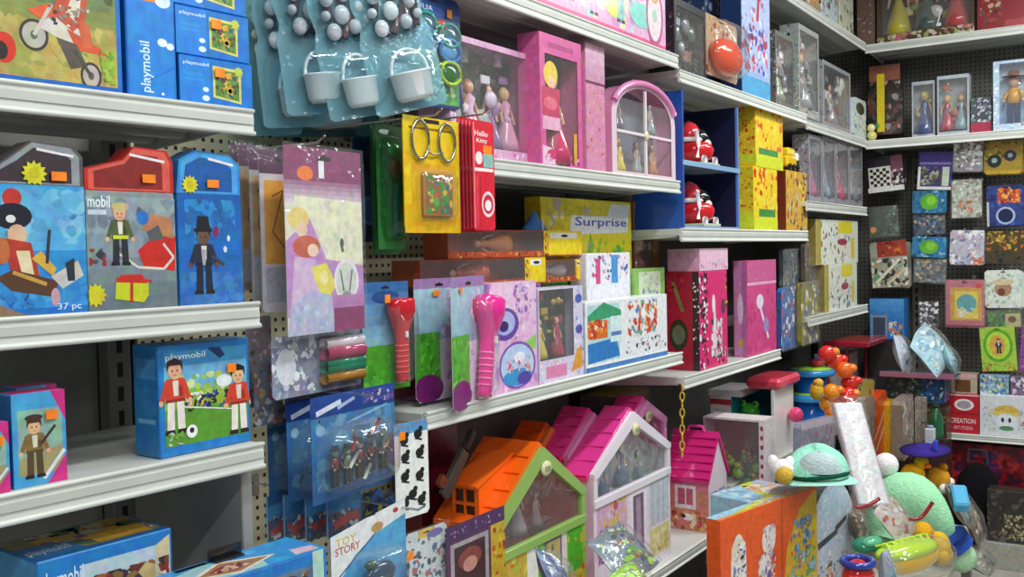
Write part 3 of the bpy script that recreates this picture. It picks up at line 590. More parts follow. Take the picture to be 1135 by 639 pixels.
teal_pack(300, 420, 152, .32, -4, 'rearmost wide teal pack hanging lowest behind the other teal packs', pot='c8d4d8', tint='86bcc4')
pack(B, 360, 455, -30, 78, .33, 'toy_pack', 'dark red and grey pack hanging behind the teal packs', '54383e', art=[('n', 0, 0, 1, 1, ['3a2428', '8a5a60', 'b0b0b8', '5a3c44', '2a2022'], 40, .2)])
hook(B, B.at(420, 40, .0)[0], 2.235, -.02, .40, 'wire hook end above the foremost teal pack')
# goggles card
def goggles(r, X0, Z0, X1, Z1, d):
    for nm, col, lens, z in (('goggles', 'b6dc1c', '2c6a2c', .22), ('goggles', '2c88c8', '5a9ad0', .52), ('goggles', '1f9a80', '2c6a70', .72)):
        g = MB(); w = X1-X0; h = Z1-Z0; cz = Z0+z*h+.1*h
        for q_, a in ((-1, .0), (1, -.3)):
            cx_ = q_*w*.24+(X0+X1)/2; zz = cz-(q_*.04*h)
            g.tube([(cx_+w*.21*math.cos(t), -.016, zz+h*.15*math.sin(t)) for t in [2*PI*i/16 for i in range(16)]], .0045, col, 'gloss', 8, True)
            g.ell((cx_, -.013, zz), (w*.17, .005, h*.115), lens, 'gloss', 14, 6)
        g.tube([((X0+X1)/2-.012, -.017, cz+.02*h), ((X0+X1)/2, -.022, cz+.05*h), ((X0+X1)/2+.012, -.017, cz)], .004, col, 'gloss', 6); g.build(nm, r)
    g = MB()
    g.ell(((X0+X1)/2+.1*(X1-X0), -.012, Z0+.9*(Z1-Z0)), (.02, .006, .012), 'c02c28', 'gloss'); g.build('snorkel_clip', r)
pack(B, 452, 508, -6, 118, .06, 'goggles_card', 'blue card with lime green swim goggles beside the teal packs', '24407c', 'swim goggles', art=[('r', .04, .03, .96, .3, '5a9a60'), ('r', .04, .3, .96, .97, '20407e'), ('e', .5, .8, .4, .1, '3458a0'), ('n', .1, .04, .9, .28, ['6ab05a', 'b8d8a0', '3a7a58'], 14, .1), ('t', 'AQUA', .1, .84, .4, .06, 'c8d8f0')],
     blis=(.06, .12, .94, .8, .03), inner=goggles, stick=(.78, .86, .018, .02), yaw=-4)
# princess card packs
def princess(xl, xr, yt, yb, s, label, yaw=0):
    return pack(B, xl, xr, yt, yb, s, 'craft_pack', label, 'e4dccc', 'toy pack',
      art=[('r', 0, .8, 1, 1, '8a3a68'), ('g', .7, .82, 'd8d0dc', '9c5a84', 5), ('e', .26, .86, .1, .04, 'f07a28'), ('r', .43, .84, .5, .95, 'f0f0f4'), ('p', [(.12, .38), (1, .38), (1, .72), (.12, .74)], 'e6e6c8'), ('m', .1, .38, 1, .72, ['e8e4d0', 'd8d4c0', 'f0ead8', 'c8c8b8'], 14, .08), ('p', [(.0, .1), (.0, .5), (.3, .62), (.5, .4), (1, .36), (1, .14), (.6, .1)], 'c08cc8'),
       ('e', .16, .62, .13, .06, 'e8cc7a'), ('e', .2, .56, .07, .04, 'eec8b0'), ('e', .25, .47, .17, .06, 'c8583c'), ('e', .33, .45, .07, .035, 'f0cdb8'), ('p', [(.1, .42), (.35, .4), (.45, .2), (.3, .12), (.04, .14)], 'd8b4dc'), ('p', [(.3, .36), (.5, .38), (.62, .26), (.52, .18), (.4, .22)], 'e8dc58'), ('e', .46, .3, .06, .04, 'f4e89a'), ('p', [(.0, .0), (.6, .0), (.56, .2), (.3, .24), (.04, .16)], 'b8bcd8'), ('n', .05, .02, .5, .16, ['a4b4dc', 'c8d0e8', 'd8bce0'], 12, .06),
       ('e', .76, .28, .17, .12, 'eee8f0', 20), ('e', .76, .28, .14, .1, 'd4d8d0', 20), ('l', .68, .34, .72, .22, .012, '5a6a68'), ('l', .84, .34, .8, .22, .012, '5a6a68'), ('e', .76, .2, .06, .02, '8a9a90'), ('l', .7, .5, .72, .44, .02, '5a5a60'), ('e', .71, .49, .025, .025, '484850'),
       ('r', .58, .0, 1, .13, '8c2c68'), ('r', .58, .13, 1, .2, 'b478b4')], bag=.012, yaw=yaw, stick=None, shape=[(0, 0), (1, 0), (1, .8), (.95, .9), (.8, 1), (.2, 1), (.06, .94), (0, .86)])
princess(314, 404, 165, 368, .02, 'foremost lilac and cream craft pack in clear plastic, children in gowns on it', 3)
for k, (xl, xr, s, lb) in enumerate([(291, 330, .09, 'orange backed craft pack just behind the foremost lilac craft pack'), (279, 304, .14, 'thin craft pack edge second in the stack behind the lilac pack'), (268, 292, .19, 'thin craft pack edge third in the stack behind the lilac pack'), (258, 281, .24, 'thin craft pack edge at the back of the stack beside the deep blue box')]):
    pack(B, xl, xr, 168-3*k, 345-12*k, s, 'craft_pack', lb, ['d8ccd8', 'b8b0b8', 'a89888', '9c8c80'][k], art=[('r', 0, .86, 1, 1, '5a3050'), ('r', .1, .3, .8, .82, ['e8a02c', 'c8a470', 'b89468', 'a88860'][k]), ('l', .3, .72, .6, .76, .01, '7a4420'), ('l', .6, .76, .3, .5, .01, '7a4420'), ('l', .3, .5, .6, .4, .01, '7a4420'), ('r', .1, .06, .8, .28, 'b0b0c4'), ('n', .1, .06, .8, .28, ['d8a8b8', '8890a8', 'c8c8d4'], 10, .05)], bag=.01, yaw=-6, group='craft packs stacked behind the lilac pack')
hook(B, B.at(352, 160, .0)[0], B.at(352, 158, 0)[1], -.02, .40, 'wire hook carrying the lilac craft packs')
# silver bag with coloured rolls
def rolls(r, X0, Z0, X1, Z1, d):
    for i, (c, z) in enumerate((('a8762c', .1), ('1f7a5c', .32), ('1f7a5c', .42), ('a84a68', .68), ('d4c8d0', .9))):
        g = MB(); zz = Z0+(.06+z*.85)*(Z1-Z0); g.tube([(X0+.06*(X1-X0), -.012, zz), (X1-.06*(X1-X0), -.012, zz)], (Z1-Z0)*(.12 if i != 3 else .16), c, 'gloss', 12); g.build('clay_roll', r)
pack(B, 299, 405, 368, 434, .055, 'clay_kit', 'silver wrapped kit with green, ochre and pink clay rolls', '8c90a4', 'craft kit', art=[('n', 0, 0, .46, 1, ['c8ccd8', '9498ac', 'e8eaf0', '7c8098', 'b0b4c4'], 50, .14), ('n', .46, .0, 1, 1, ['b0b0bc', '84889c'], 12, .2), ('e', .14, .5, .1, .3, 'd8dae4')], blis=(.46, .1, .96, .95, .022), inner=rolls, yaw=2, hole=False)
pack(B, 283, 312, 395, 470, .12, 'toy_pack', 'grey wrapped pack half hidden left of the clay roll kit', '6c7080', art=[('n', 0, 0, 1, 1, ['8c90a0', 'c8ccd8', '4a4c58', '9c5a50', 'c8a070'], 30, .2)], bag=.01, hole=False, yaw=-6)
pack(B, 275, 300, 350, 450, .16, 'toy_pack', 'dull pink and grey pack seen between the soccer box and silver kit', '8c8088', art=[('n', 0, 0, 1, 1, ['a8909c', 'c8b8c0', '5a5058', 'b04a58', '9ca890'], 30, .2)], bag=.01, hole=False, yaw=-8)
pack(B, 315, 402, 372, 460, .10, 'toy_pack', 'lilac wrapped pack directly behind the clay roll kit', 'a89cb4', art=[('n', 0, 0, 1, 1, ['b8acc4', '8c7c98', 'd8d0e0'], 20, .2)], hole=False)
# tall packs behind: blue pair and green pack
for k in range(2):
    pack(B, 392+14*k, 424+10*k, 152, 268, .2+.05*k, 'toy_pack', ['dark blue pack with a round badge hanging left of the green pack', 'dark blue pack behind another blue pack left of the green pack'][k], '1c3458', art=[('n', 0, 0, 1, 1, ['14284a', '24406c', '0e1c38'], 20, .3), ('e', .5, .3, .4, .14, '3a6aa0'), ('e', .5, .3, .3, .1, '24508c')])
def greenin(r, X0, Z0, X1, Z1, d):
    g = MB(); w = X1-X0; h = Z1-Z0; cx_ = (X0+X1)/2
    g.tube([(cx_, -.012, Z0+.05*h), (cx_, -.012, Z0+.55*h)], .009, '2c6aa0', 'gloss'); g.ell((cx_, -.014, Z0+.7*h), (w*.25, .01, h*.1), 'a83030', 'gloss'); g.ell((cx_, -.014, Z0+.86*h), (w*.3, .01, h*.07), '3c8a3c', 'gloss'); g.build('water_toy', r)
for k in range(3):
    pack(B, 418-3*k, 449-4*k, 140-2*k, 276+3*k, .08+.04*k, 'toy_pack', ['foremost slim green pack left of the yellow card', 'slim green pack second in the stack left of the yellow card', 'slim green pack at the back of the stack left of the yellow card'][k], '2c6c38', art=[('g', 0, 1, '3f9048', '24582c', 6), ('n', .1, .1, .9, .9, ['2c7a3c', '48a04c', '1c4a2c', '3a6a90'], 16, .12), ('e', .3, .95, .2, .02, 'e8f4e8')], blis=(.1, .06, .9, .92, .025), inner=greenin if k == 0 else None, bcol='a8e0b0', group='slim green packs beside the yellow card')
# yellow and red cards
def keyset(r, X0, Z0, X1, Z1, d):
    g = MB(); w = X1-X0; h = Z1-Z0
    g.box(X0+.12*w, -.01, Z0+.1*h, X1-.12*w, -.0025, Z1-.08*h, 'b07c18', 'gloss', .002); Face(g, (X0+.16*w, -.0101, Z0+.14*h), (1, 0, 0), (0, 0, 1), .68*w, .74*h, 4).draw([('r', 0, 0, 1, 1, '8a5a2c'), ('n', 0, 0, 1, 1, ['2c8a34', '2c8a34', 'd8b028', 'b84a28', '3c6a70', '4aa040'], 24, .22)]); g.build('picture_tile', r)
def cuffs(r, w, h):
    g = MB()
    for q_ in (-1, 1): g.tube([(q_*w*.24+w*.15*math.cos(t), -.006, h*.8+w*.22*math.sin(t)) for t in [2*PI*i/18 for i in range(18)]], .0035, 'a8a8a4', 'metal', 8, True)
    g.tube([(-w*.16, -.006, h*.7), (-w*.05, -.008, h*.685), (w*.06, -.006, h*.69), (w*.16, -.007, h*.71)], .002, 'a8a8a4', 'metal', 6); g.build('handcuffs', r)
yk = pack(B, 449, 508, 131, 258, .0, 'police_card', 'yellow card with toy handcuffs and a framed picture, hanging left of the red cards', 'e2b614', 'toy pack', art=[('g', 0, 1, 'e0b010', 'e8c418', 4), ('r', .1, .89, .9, .91, '8a6410'), ('r', .12, .06, .92, .6, 'd8a410'), ('r', .36, .95, .64, .985, '1a1410')], blis=(.2, .1, .9, .56, .02), inner=keyset, thick=.003, hole=False, yaw=-2)
t0, t1, z0, z1 = B.hang(449, 508, 131, 258, 0); cuffs(yk, t1-t0, z1-z0)
for k in range(5):
    pack(B, 508+4*k, 532+4*k, 131+.8*k, 257-.5*k, .022-.012*k, 'red_card', ['red card at the back of the hanging red stack', 'red card fourth in the hanging red stack', 'red card third in the hanging red stack', 'red card second in the hanging red stack', 'front red card with white lettering beside the yellow card'][k], 'dc1c34', 'toy pack',
      art=[('r', .04, .02, .96, .98, 'dc1e34'), ('t', 'Hello', .12, .86, .6, .05, 'f4e8ec'), ('t', 'Kitty', .2, .79, .5, .05, 'f4e8ec'), ('r', .5, .7, .9, .78, ORANGE), ('e', .3, .66, .16, .06, 'f0e4e8'), ('p', [(.5, .58), (.95, .58), (.95, .7), (.5, .7)], '8ac0b8'), ('r', .1, .54, .95, .57, 'f6eef0'), ('e', .68, .24, .3, .12, 'f0d8e0'), ('e', .68, .24, .24, .09, 'c83048'), ('e', .68, .23, .15, .05, 'f4eef0'), ('r', .05, .02, .1, .98, 'e88a94'), ('l', .2, .04, .2, .5, .012, 'e45a68'), ('l', .34, .04, .34, .5, .012, 'a81828')], hole=False, group='stack of red cards')
hook(B, B.at(478, 128, -.03)[0], B.at(478, 128, -.03)[1], -.06, .40, 'wire hook carrying the yellow card')
hook(B, B.at(531, 128, -.03)[0], B.at(531, 127, -.03)[1], -.06, .40, 'wire hook carrying the red cards')
# flashlights
def torch(col, hi, x=.6, tilt=0.):
    def f(r, X0, Z0, X1, Z1, d):
        w = X1-X0; h = Z1-Z0; g = MB(); cx_ = X0+x*w; R_ = w*.43
        g.M = Matrix.Translation((cx_, -.02, Z0+.04*h)) @ Matrix.Rotation(tilt, 4, 'Y')
        g.lathe((0, 0, 0), [(R_*.4, 0), (R_*.5, .01*h), (R_*.46, .05*h), (R_*.5, .5*h), (R_*.55, .56*h), (R_*.62, .6*h), (R_*.95, .76*h), (R_*1.02, .78*h), (R_*1.02, .92*h), (R_*.9, .94*h)], col, 'gloss', 20, 1, .7)
        for k in range(6): g.lathe((0, 0, (.1+.06*k)*h), [(R_*.5, 0), (R_*.54, .01*h), (R_*.5, .02*h)], hi, 'gloss', 20, 1, .7)
        g.box(-.004, -R_*.5, .5*h, .004, -R_*.34, .57*h, 'e8e0e4', 'gloss', .001); g.build('flashlight', r)
    return f
pack(B, 403, 452, 312, 432, .05, 'flashlight_card', 'blue and green card with a red flashlight', '2c70a8', 'toy flashlight', art=[('g', .4, 1, '8ab8d0', '1c5ca0', 6), ('r', 0, 0, 1, .42, '46a020'), ('n', 0, .02, 1, .42, ['4cb024', '3a8a1c', '62c034'], 18, .12), ('e', .5, .86, .3, .06, '1c4a8c')], blis=(.4, .04, .98, .86, .04), inner=torch('cc1828', 'e84850', .5), stick=(.34, .85, .016, .018, .03), yaw=-3)
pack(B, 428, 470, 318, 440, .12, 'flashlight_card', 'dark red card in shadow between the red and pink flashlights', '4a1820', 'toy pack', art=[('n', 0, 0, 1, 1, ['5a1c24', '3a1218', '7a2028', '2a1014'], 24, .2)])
def pinkcard(xl, xr, yt, yb, s, label, col, hi, yaw, stk):
    return pack(B, xl, xr, yt, yb, s, 'flashlight_card', label, 'dcd4e4', 'toy flashlight', art=[('g', .5, .98, '8cb4cc', 'a8c8d8', 5), ('r', .0, .16, .5, .56, '4aa828'), ('n', 0, .16, .5, .56, ['54b830', '3c9020', '6cc840'], 12, .1), ('e', .25, .1, .3, .12, '7a1c70'), ('r', .0, .92, 1, 1, 'a07cb4'), ('n', .5, .1, 1, .9, ['c8b8dc', 'e0d0ec', 'b098c8'], 14, .12)], blis=(.4, .02, .98, .86, .045), inner=torch(col, hi, .5, .22), yaw=yaw, stick=stk)
pinkcard(462, 512, 308, 442, .06, 'lilac and green card with a dark pink flashlight, behind the foremost pink one', 'b81858', 'd84080', -4, (.42, .88, .022, .014, .004))
pinkcard(490, 548, 306, 450, .0, 'foremost pack with a bright pink flashlight standing before the lilac doll box', 'ee2c96', 'ff70b8', 14, (.25, .9, .014, .014, .004))
# big blue cards with dark figures
def darkfig(r, X0, Z0, X1, Z1, d):
    rn = random.Random(8); g = MB(); w = X1-X0; h = Z1-Z0
    for i in range(5): block_figure(g, X0+(.16+.17*i)*w, -.015, Z0+.1*h+rn.uniform(0, .1)*h, h*.6, rn.choice(['3a4a44', '5a6a58', '44402c', '6a3030']), rn.choice(['2c3038', '3a3428']), rn.choice(['8a9a80', 'a8a898', '5a4838']), rn.choice(['2a2a2c', '5a6450']))
    g.build('toy_figures', r)
    g = MB()
    for i in range(9):
        x = X0+rn.uniform(.1, .9)*w; z = Z0+rn.uniform(.1, .8)*h; g.tube([(x, -.02, z), (x+rn.uniform(-.02, .02), -.03, z+.03)], .004, rn.choice(['7a8a8c', 'c8ccc8', '3a4a3c', 'a87840', 'b02c28']), 'gloss', 6)
    g.build('toy_weapons', r)
BLU = [('g', .0, .8, '2c5c94', '3c7cb0', 6), ('g', .8, 1, '1c3c84', '24489c', 3), ('m', .05, .1, .95, .8, ['5a9cc8', '3a6c9c', '24588c', '88b8d0', '2c5078'], 40, .14), ('l', .06, .84, .34, .92, .05, 'd0d8ec'), ('l', .3, .86, .5, .93, .035, 'a8b8e0'), ('e', .1, .68, .05, .05, '8ab0d4'), ('l', .4, .7, .9, .8, .02, '8cb4dc'), ('n', .6, .84, .98, .97, ['5a4c9c', '8c5ca0', 'c0a8cc', '3c58a8'], 16, .06)]
pack(B, 343, 440, 432, 545, .0, 'figure_set', 'foremost big blue card with a blister of small dark figures', '2c60a0', art=BLU, blis=(.06, .06, .9, .72, .05), inner=darkfig, stick=(.83, .5, .02, .018, .055), hole=False, group='big blue figure cards', yaw=2)
pack(B, 318, 400, 438, 545, .085, 'figure_set', 'big blue card second in the stack behind the foremost figure card', '20508c', art=BLU, blis=(.06, .06, .9, .72, .04), hole=False, group='big blue figure cards')
pack(B, 297, 375, 444, 545, .155, 'figure_set', 'big blue card at the back of the figure stack beside the shelf end', '1c4a84', art=BLU, blis=(.06, .06, .9, .72, .04), hole=False, group='big blue figure cards')
hook(B, B.at(392, 440, .0)[0], B.at(392, 436, 0)[1], -.07, .40, 'wire hook carrying the big blue figure cards')
# row of small blue packs
for k, (xl, xr) in enumerate([(364, 398), (340, 372), (316, 345), (297, 322)]):
    pack(B, xl, xr, 541+2*k, 592+3*k, .06+.035*k, 'vehicle_pack', ['small blue pack with a red vehicle nearest the white striped card', 'small blue pack with a red vehicle second from the white striped card', 'small blue pack third from the white striped card in the low row', 'small blue pack at the left end of the low row beside the shelf'][k], '1c6cb0', art=[('g', .5, 1, '2c8ccc', '3a9cd8', 4), ('g', 0, .5, '1c3c5c', '24588c', 4), ('n', .1, .05, .95, .55, ['b0342c', '8c2824', '2c3844', 'd0d4d8', '5a6c78'], 22, .14), ('p', [(.15, .3), (.85, .5), (.95, .36), (.3, .16)], 'b83830'), ('l', .02, 0, .02, 1, .02, '9cd0ec')], bag=.006, yaw=-8, group='row of small blue vehicle packs')
for k in range(3):
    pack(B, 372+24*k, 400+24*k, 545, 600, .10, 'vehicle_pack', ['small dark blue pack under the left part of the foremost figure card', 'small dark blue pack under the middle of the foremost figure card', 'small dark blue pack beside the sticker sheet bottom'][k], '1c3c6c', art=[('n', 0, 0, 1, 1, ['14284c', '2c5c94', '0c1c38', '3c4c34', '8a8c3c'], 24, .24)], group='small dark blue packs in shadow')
# white/blue pack with lettering
def toyin(r, X0, Z0, X1, Z1, d):
    g = MB(); w = X1-X0; h = Z1-Z0; g.ell(((X0+X1)/2, -.02, Z0+.4*h), (w*.34, .016, h*.3), '24405c', 'gloss'); g.ell(((X0+X1)/2-.1*w, -.025, Z0+.3*h), (w*.2, .014, h*.16), '4a7a34', 'gloss'); g.ell(((X0+X1)/2-.2*w, -.02, Z0+.7*h), (w*.12, .01, h*.1), '2a4a34', 'gloss'); g.build('toy_vehicle', r)
pack(B, 365, 452, 566, 660, -.06, 'toy_story_pack', 'white and blue slanted pack with red lettering and a domed blister, at the bottom edge', '4ca4d8', 'toy pack',
  art=[('g', 0, .75, '3c8cc4', '58acdc', 6), ('p', [(0, .3), (0, .86), (.5, .94), (1, 1), (1, .82), (.6, .72), (.3, .56), (.12, .36)], 'e6e8ea'), ('t', 'TOY', .06, .72, .26, .09, 'd8b020'), ('t', 'STORY', .05, .62, .32, .09, 'c83828'), ('l', .04, .34, .6, .74, .02, '2c4c88'), ('e', .6, .78, .08, .06, 'c09860'), ('e', .86, .9, .04, .03, 'c03040')], blis=(.22, .06, .82, .58, .05), inner=toyin, stick=(.76, .42, .02, .018, .055), hole=True, shape=[(0, 0), (1, 0), (1, .98), (.98, 1), (.5, .93), (0, .86)], yaw=2)
sil = []
for i, (x, z) in enumerate([(.28, .82), (.7, .86), (.3, .64), (.74, .66), (.28, .44), (.72, .42), (.5, .24), (.76, .16), (.26, .16)]):
    sil += [('e', x, z, .13, .05, '15161a', 9), ('e', x+.08, z+.05, .07, .03, '15161a', 8), ('l', x-.1, z-.04, x+.12, z-.07, .02, '15161a')]
pack(B, 440, 473, 467, 572, -.02, 'sticker_sheet', 'white sticker sheet with black silhouettes hanging right of the figure cards', 'eef0ec', 'stickers', art=[('r', 0, .88, 1, 1, '5a98cc'), ('n', 0, .88, 1, 1, ['4a7cc0', 'c86a5a', '8ac0e0'], 8, .05)]+sil, hole=False, yaw=-6)
pack(B, 452, 494, 585, 660, -.03, 'toy_pack', 'white and teal speckled pack with a yellow tab, bottom edge beside the doll card', 'd4dce0', art=[('n', 0, 0, 1, .9, ['2c6c88', 'e8ecec', '4a90a8', '243c50', 'b8605a', 'c8d4d8', '3a5a78'], 60, .1), ('r', .3, .88, .7, 1, 'e0b828'), ('e', .7, .9, .2, .06, '6a68b0')], bag=.01, yaw=-5)
pack(B, 495, 560, 572, 655, -.05, 'doll_card', 'dark purple framed card with a red haired doll, bottom edge before the orange house', '5a3458', 'toy pack', art=[('r', 0, .8, 1, 1, '4c2c5c'), ('n', .05, .84, .95, .96, ['8c6ca0', 'b8a0c4', '3c2048'], 14, .05), ('r', .06, .04, .7, .76, 'a89ca4'), ('r', .12, .04, .64, .7, '4a2c30'), ('e', .38, .5, .2, .14, '8a4844'), ('e', .38, .42, .12, .1, 'c89080'), ('r', .74, .0, 1, .8, 'c8a82c'), ('n', .74, 0, 1, .8, ['d8b838', 'a83028', 'c8602c'], 12, .08)], hole=False)
hook(B, B.at(447, 562, -.06)[0], B.at(447, 562, -.06)[1], -.12, .40, 'wire hook carrying the white and blue slanted pack')
# ------------------------------------------------------------------ window boxes
def wbox(F, xl, xr, yt, z, s, dp, name, label, base, fr=(.1, .08, .1, .14), inner=None, art=(), backart=(), sart=(), cat='doll box', group=None, yaw=0, stick=None, side=None, hh=None, pane=True):
    t0, t1, h = F.stand(xl, xr, yt, z, s); w = t1-t0
    if hh: h = hh
    r = thing(name, label, cat, F.pt((t0+t1)/2, s, z), F.phi+math.radians(yaw), group); sd = sum(map(ord, label))
    mb = MB(); th = .0015; l, b, rr, t = fr
    mb.box(-w/2, dp-th, 0, w/2, dp, h, base); mb.box(-w/2, 0, 0, w/2, dp-th, th, base); mb.box(-w/2, 0, h-th, w/2, dp-th, h, base)
    mb.box(-w/2, 0, th, -w/2+th, dp-th, h-th, side or base); mb.box(w/2-th, 0, th, w/2, dp-th, h-th, side or base)
    e = .0004
    mb.box(-w/2, -e, 0, -w/2+l*w, e, h, base); mb.box(w/2-rr*w, -e, 0, w/2, e, h, base); mb.box(-w/2+l*w, -e, 0, w/2-rr*w, e, b*h, base); mb.box(-w/2+l*w, -e, h-t*h, w/2-rr*w, e, h, base)
    Face(mb, (-w/2, -e, 0), (1, 0, 0), (0, 0, 1), w, h, sd).draw(art)
    if backart: Face(mb, (-w/2+th, dp-th, th), (1, 0, 0), (0, 0, 1), w-2*th, h-2*th, sd+1).draw(backart)
    if sart: Face(mb, (-w/2, dp, 0), (0, -1, 0), (0, 0, 1), dp, h, sd+2).draw(sart)
    mb.build('carton', r)
    if inner: inner(r, -w/2+l*w, b*h, w/2-rr*w, h-t*h, dp)
    if pane:
        p = MB(); p.box(-w/2+l*w-.001, .0012, b*h-.001, w/2-rr*w+.001, .0018, h-t*h+.001, 'ffffff', 'clear'); p.build('clear_window', r)
    if stick:
        sm = MB(); x, zz, sw, sh = stick; sm.box((x-.5)*w-sw/2, -.003, zz*h-sh/2, (x-.5)*w+sw/2, -.0022, zz*h+sh/2, ORANGE); sm.build('price_sticker', r)
    return r
def dolls(n, dresses, hairs, sc=.95, legs=None, name='doll'):
    def f(r, X0, Z0, X1, Z1, d):
        w = X1-X0; h = (Z1-Z0)*sc; hd = min(h, w/n*2.8)
        for i in range(n):
            g = MB(); doll(g, X0+(i+.5)*w/n, d*.5, Z0+.002+(0 if hd == h else (Z1-Z0-hd)*.1), hd, dresses[i % len(dresses)], hairs[i % len(hairs)], legs=legs); g.build(name, r)
    return f
def bits(cols, n, name='toy_accessories', seed=1, sz=.03):
    def f(r, X0, Z0, X1, Z1, d):
        R = random.Random(seed); g = MB()
        for i in range(n):
            x = R.uniform(X0+.1*(X1-X0), X1-.1*(X1-X0)); z = R.uniform(Z0+.08*(Z1-Z0), Z1-.1*(Z1-Z0)); q_ = sz*R.uniform(.4, 1); k = R.random(); c = R.choice(cols)
            y = -abs(d)*.4 if d < .06 else d*R.uniform(.25, .7)
            q_ = min(q_, (X1-X0)*.25)
            if k < .4: g.ell((x, y, z), (q_*.7, min(q_*.5, .012), q_*.6), c, 'gloss', 10, 6)
            elif k < .7: g.lathe((x, y, z), [(q_*.5, 0), (q_*.35, q_*.3), (q_*.45, q_*.8), (q_*.2, q_)], c, 'gloss', 10, 1, .6)
            else: g.box(x-q_*.6, y-.004, z-q_*.3, x+q_*.6, y+.004, z+q_*.4, c, 'gloss', .002)
        g.build(name, r)
    return f
def both(*fs):
    def f(*a):
        for q_ in fs: q_(*a)
    return f
PK = ['f0a8d0', 'e878b8', 'c8a0dc', 'f4d0e4', 'd868a8', 'e8e0f0']
ZB1, ZB2, ZB3, ZB4 = 2.3585, 1.9255, 1.3305, .6255
carton(B, 585, 738, -120, ZB1, .012, .12, 'toy_box', 'long pink and lilac box on the top shelf with a row of little figures printed', 'eca8cc', side='d07cb0',
  art=[('g', 0, 1, 'e8a8d0', 'c8c4ec', 6), ('r', 0, 0, 1, .05, 'e0508c'), ('n', .0, .06, .9, .9, ['e8b0d8', 'c0c8ec', 'f0d8ec', 'a8dce0', 'd890c8', 'f0e8b0'], 70, .12), ('f', .1, .1, .4, 'c84a8c', 'e8d0e0', 'e8c048'), ('f', .25, .12, .44, 'e8a04c', 'c84a6c', 'd8582c'), ('f', .42, .08, .36, 'b8c8f0', 'e090c8', 'e8d048'), ('e', .56, .2, .06, .08, 'd8e048'), ('f', .62, .1, .4, 'f0f0f0', '70c8c0', 'e8d068'), ('e', .78, .22, .09, .1, '80d8c8'), ('e', .9, .26, .075, .24, 'b85880', 20), ('e', .9, .26, .06, .2, 'e8d8e0', 20), ('e', .9, .26, .02, .05, 'a8c8c0'), ('e', .9, .4, .03, .04, 'd8a060')])
carton(B, 560, 584, -120, ZB1, .06, .1, 'toy_box', 'dark purple box left of the long pink box on the top shelf', '5a3460', art=[('n', 0, 0, 1, 1, ['7c4c84', '3c2444', 'b888b8', 'd898c0'], 30, .12)])
# second row
wbox(B, 500, 598, 50, ZB2, .06, .10, 'doll_box', 'wide window box of small dolls with green backdrop behind the red cards', 'd8a4c8', fr=(.06, .12, .12, .05), backart=[('g', 0, 1, '5c7458', '7c8f74', 5), ('n', 0, 0, 1, 1, ['6a8464', '4c5c4c', '8ca088', 'c8b8c8'], 26, .2)], inner=both(dolls(4, ['c898c8', 'e8b8d8', '8a6a9c', 'e0a0c0'], ['5a4a50', 'b87848', '3a2c34', 'd8b070'], .72), bits(['e8d8ec', 'd8a8d0', '9c7cb0', 'f0e8f0', 'b8c8c0', '4a3a44'], 26, seed=4, sz=.05)),
  art=[('n', 0, .0, 1, .11, PK, 24, .05), ('n', .89, 0, 1, 1, ['e8a8c8', 'f0e0a8', 'c8d8e8', 'e888b8', 'f4f0f0'], 34, .07), ('n', 0, .1, .055, .9, PK+['9ab8e0'], 16, .06)])
wbox(B, 600, 646, 42, ZB2, .015, .07, 'doll_box', 'tall pink box with a yellow haired picture and two dark windows', 'd8609c', fr=(.12, .03, .1, .15), inner=dolls(1, ['c8486c'], ['e8c04c'], .9), backart=[('r', 0, 0, 1, 1, '54404c'), ('n', 0, 0, 1, 1, ['6a5a6c', '3a2c34', '8c88a0', 'a06a80'], 20, .12)],
  art=[('r', .0, .86, 1, 1, 'd8589c'), ('r', .2, .9, .8, .94, 'b03c7c'), ('e', .25, .7, .16, .1, 'e8c850'), ('e', .28, .64, .08, .05, 'f0c8a8'), ('p', [(.04, .6), (.46, .6), (.44, .36), (.05, .38)], 'c84868'), ('e', .24, .48, .16, .05, 'e07088'), ('r', .05, .28, .46, .38, 'e8a8c8'), ('p', [(.04, .02), (.6, .02), (.56, .12), (.04, .16)], 'e8c8dc'), ('e', .3, .1, .16, .04, 'd04070'), ('r', .78, .05, .86, .28, 'e0a040'), ('n', .05, .02, .9, .1, PK, 10, .04)])
carton(B, 651, 672, 50, ZB2, .02, .045, 'doll_box', 'narrow pink and gold box between the tall pink box and arched case', 'd88cb0', art=[('g', .7, 1, 'c890b0', 'e0b0c8', 4), ('n', 0, .1, 1, .7, ['d8a850', 'c86040', 'e8c878', 'b8c860', 'a84858', 'd88cb0'], 40, .06), ('n', 0, .0, 1, .12, ['58a8d8', 'e0d060', 'e8a0c0'], 10, .04), ('r', .0, .69, 1, .71, '7a3050')], cat='doll box')
# arched case
t0, t1, h = B.stand(679, 749, 94, ZB2, .02); w = t1-t0
r = thing('arched_case', 'arched pink carry case with white window bars, beside the blue helmet display', 'toy case', B.pt((t0+t1)/2, .02, ZB2), B.phi)
def arch(sc, n=18, e=.62): return [(-w/2*sc, .0 if sc == 1 else h*.05)]+[(w/2*sc*math.cos(PI-PI*i/n), h*e+(h*(1-e))*sc*math.sin(PI*i/n)) for i in range(n+1)]+[(w/2*sc, .0 if sc == 1 else h*.05)]
mb = MB(); o_, i_ = arch(1), arch(.86); n = len(o_)
for y0 in (0, .07):
    v = [(x, y0, z) for x, z in o_]+[(x, y0, z) for x, z in i_]; mb.add(v, [(k, (k+1) % n, (k+1) % n+n, k+n) for k in range(n)], 'e8d0dc', 'gloss')
v = [(x, 0, z) for x, z in o_]+[(x, .07, z) for x, z in o_]; mb.add(v, [(k, k+n, (k+1) % n+n, (k+1) % n) for k in range(n)], 'e090b8', 'gloss')
mb.add([(x, .069, z) for x, z in i_], [tuple(range(n))], '80808c', 'print')
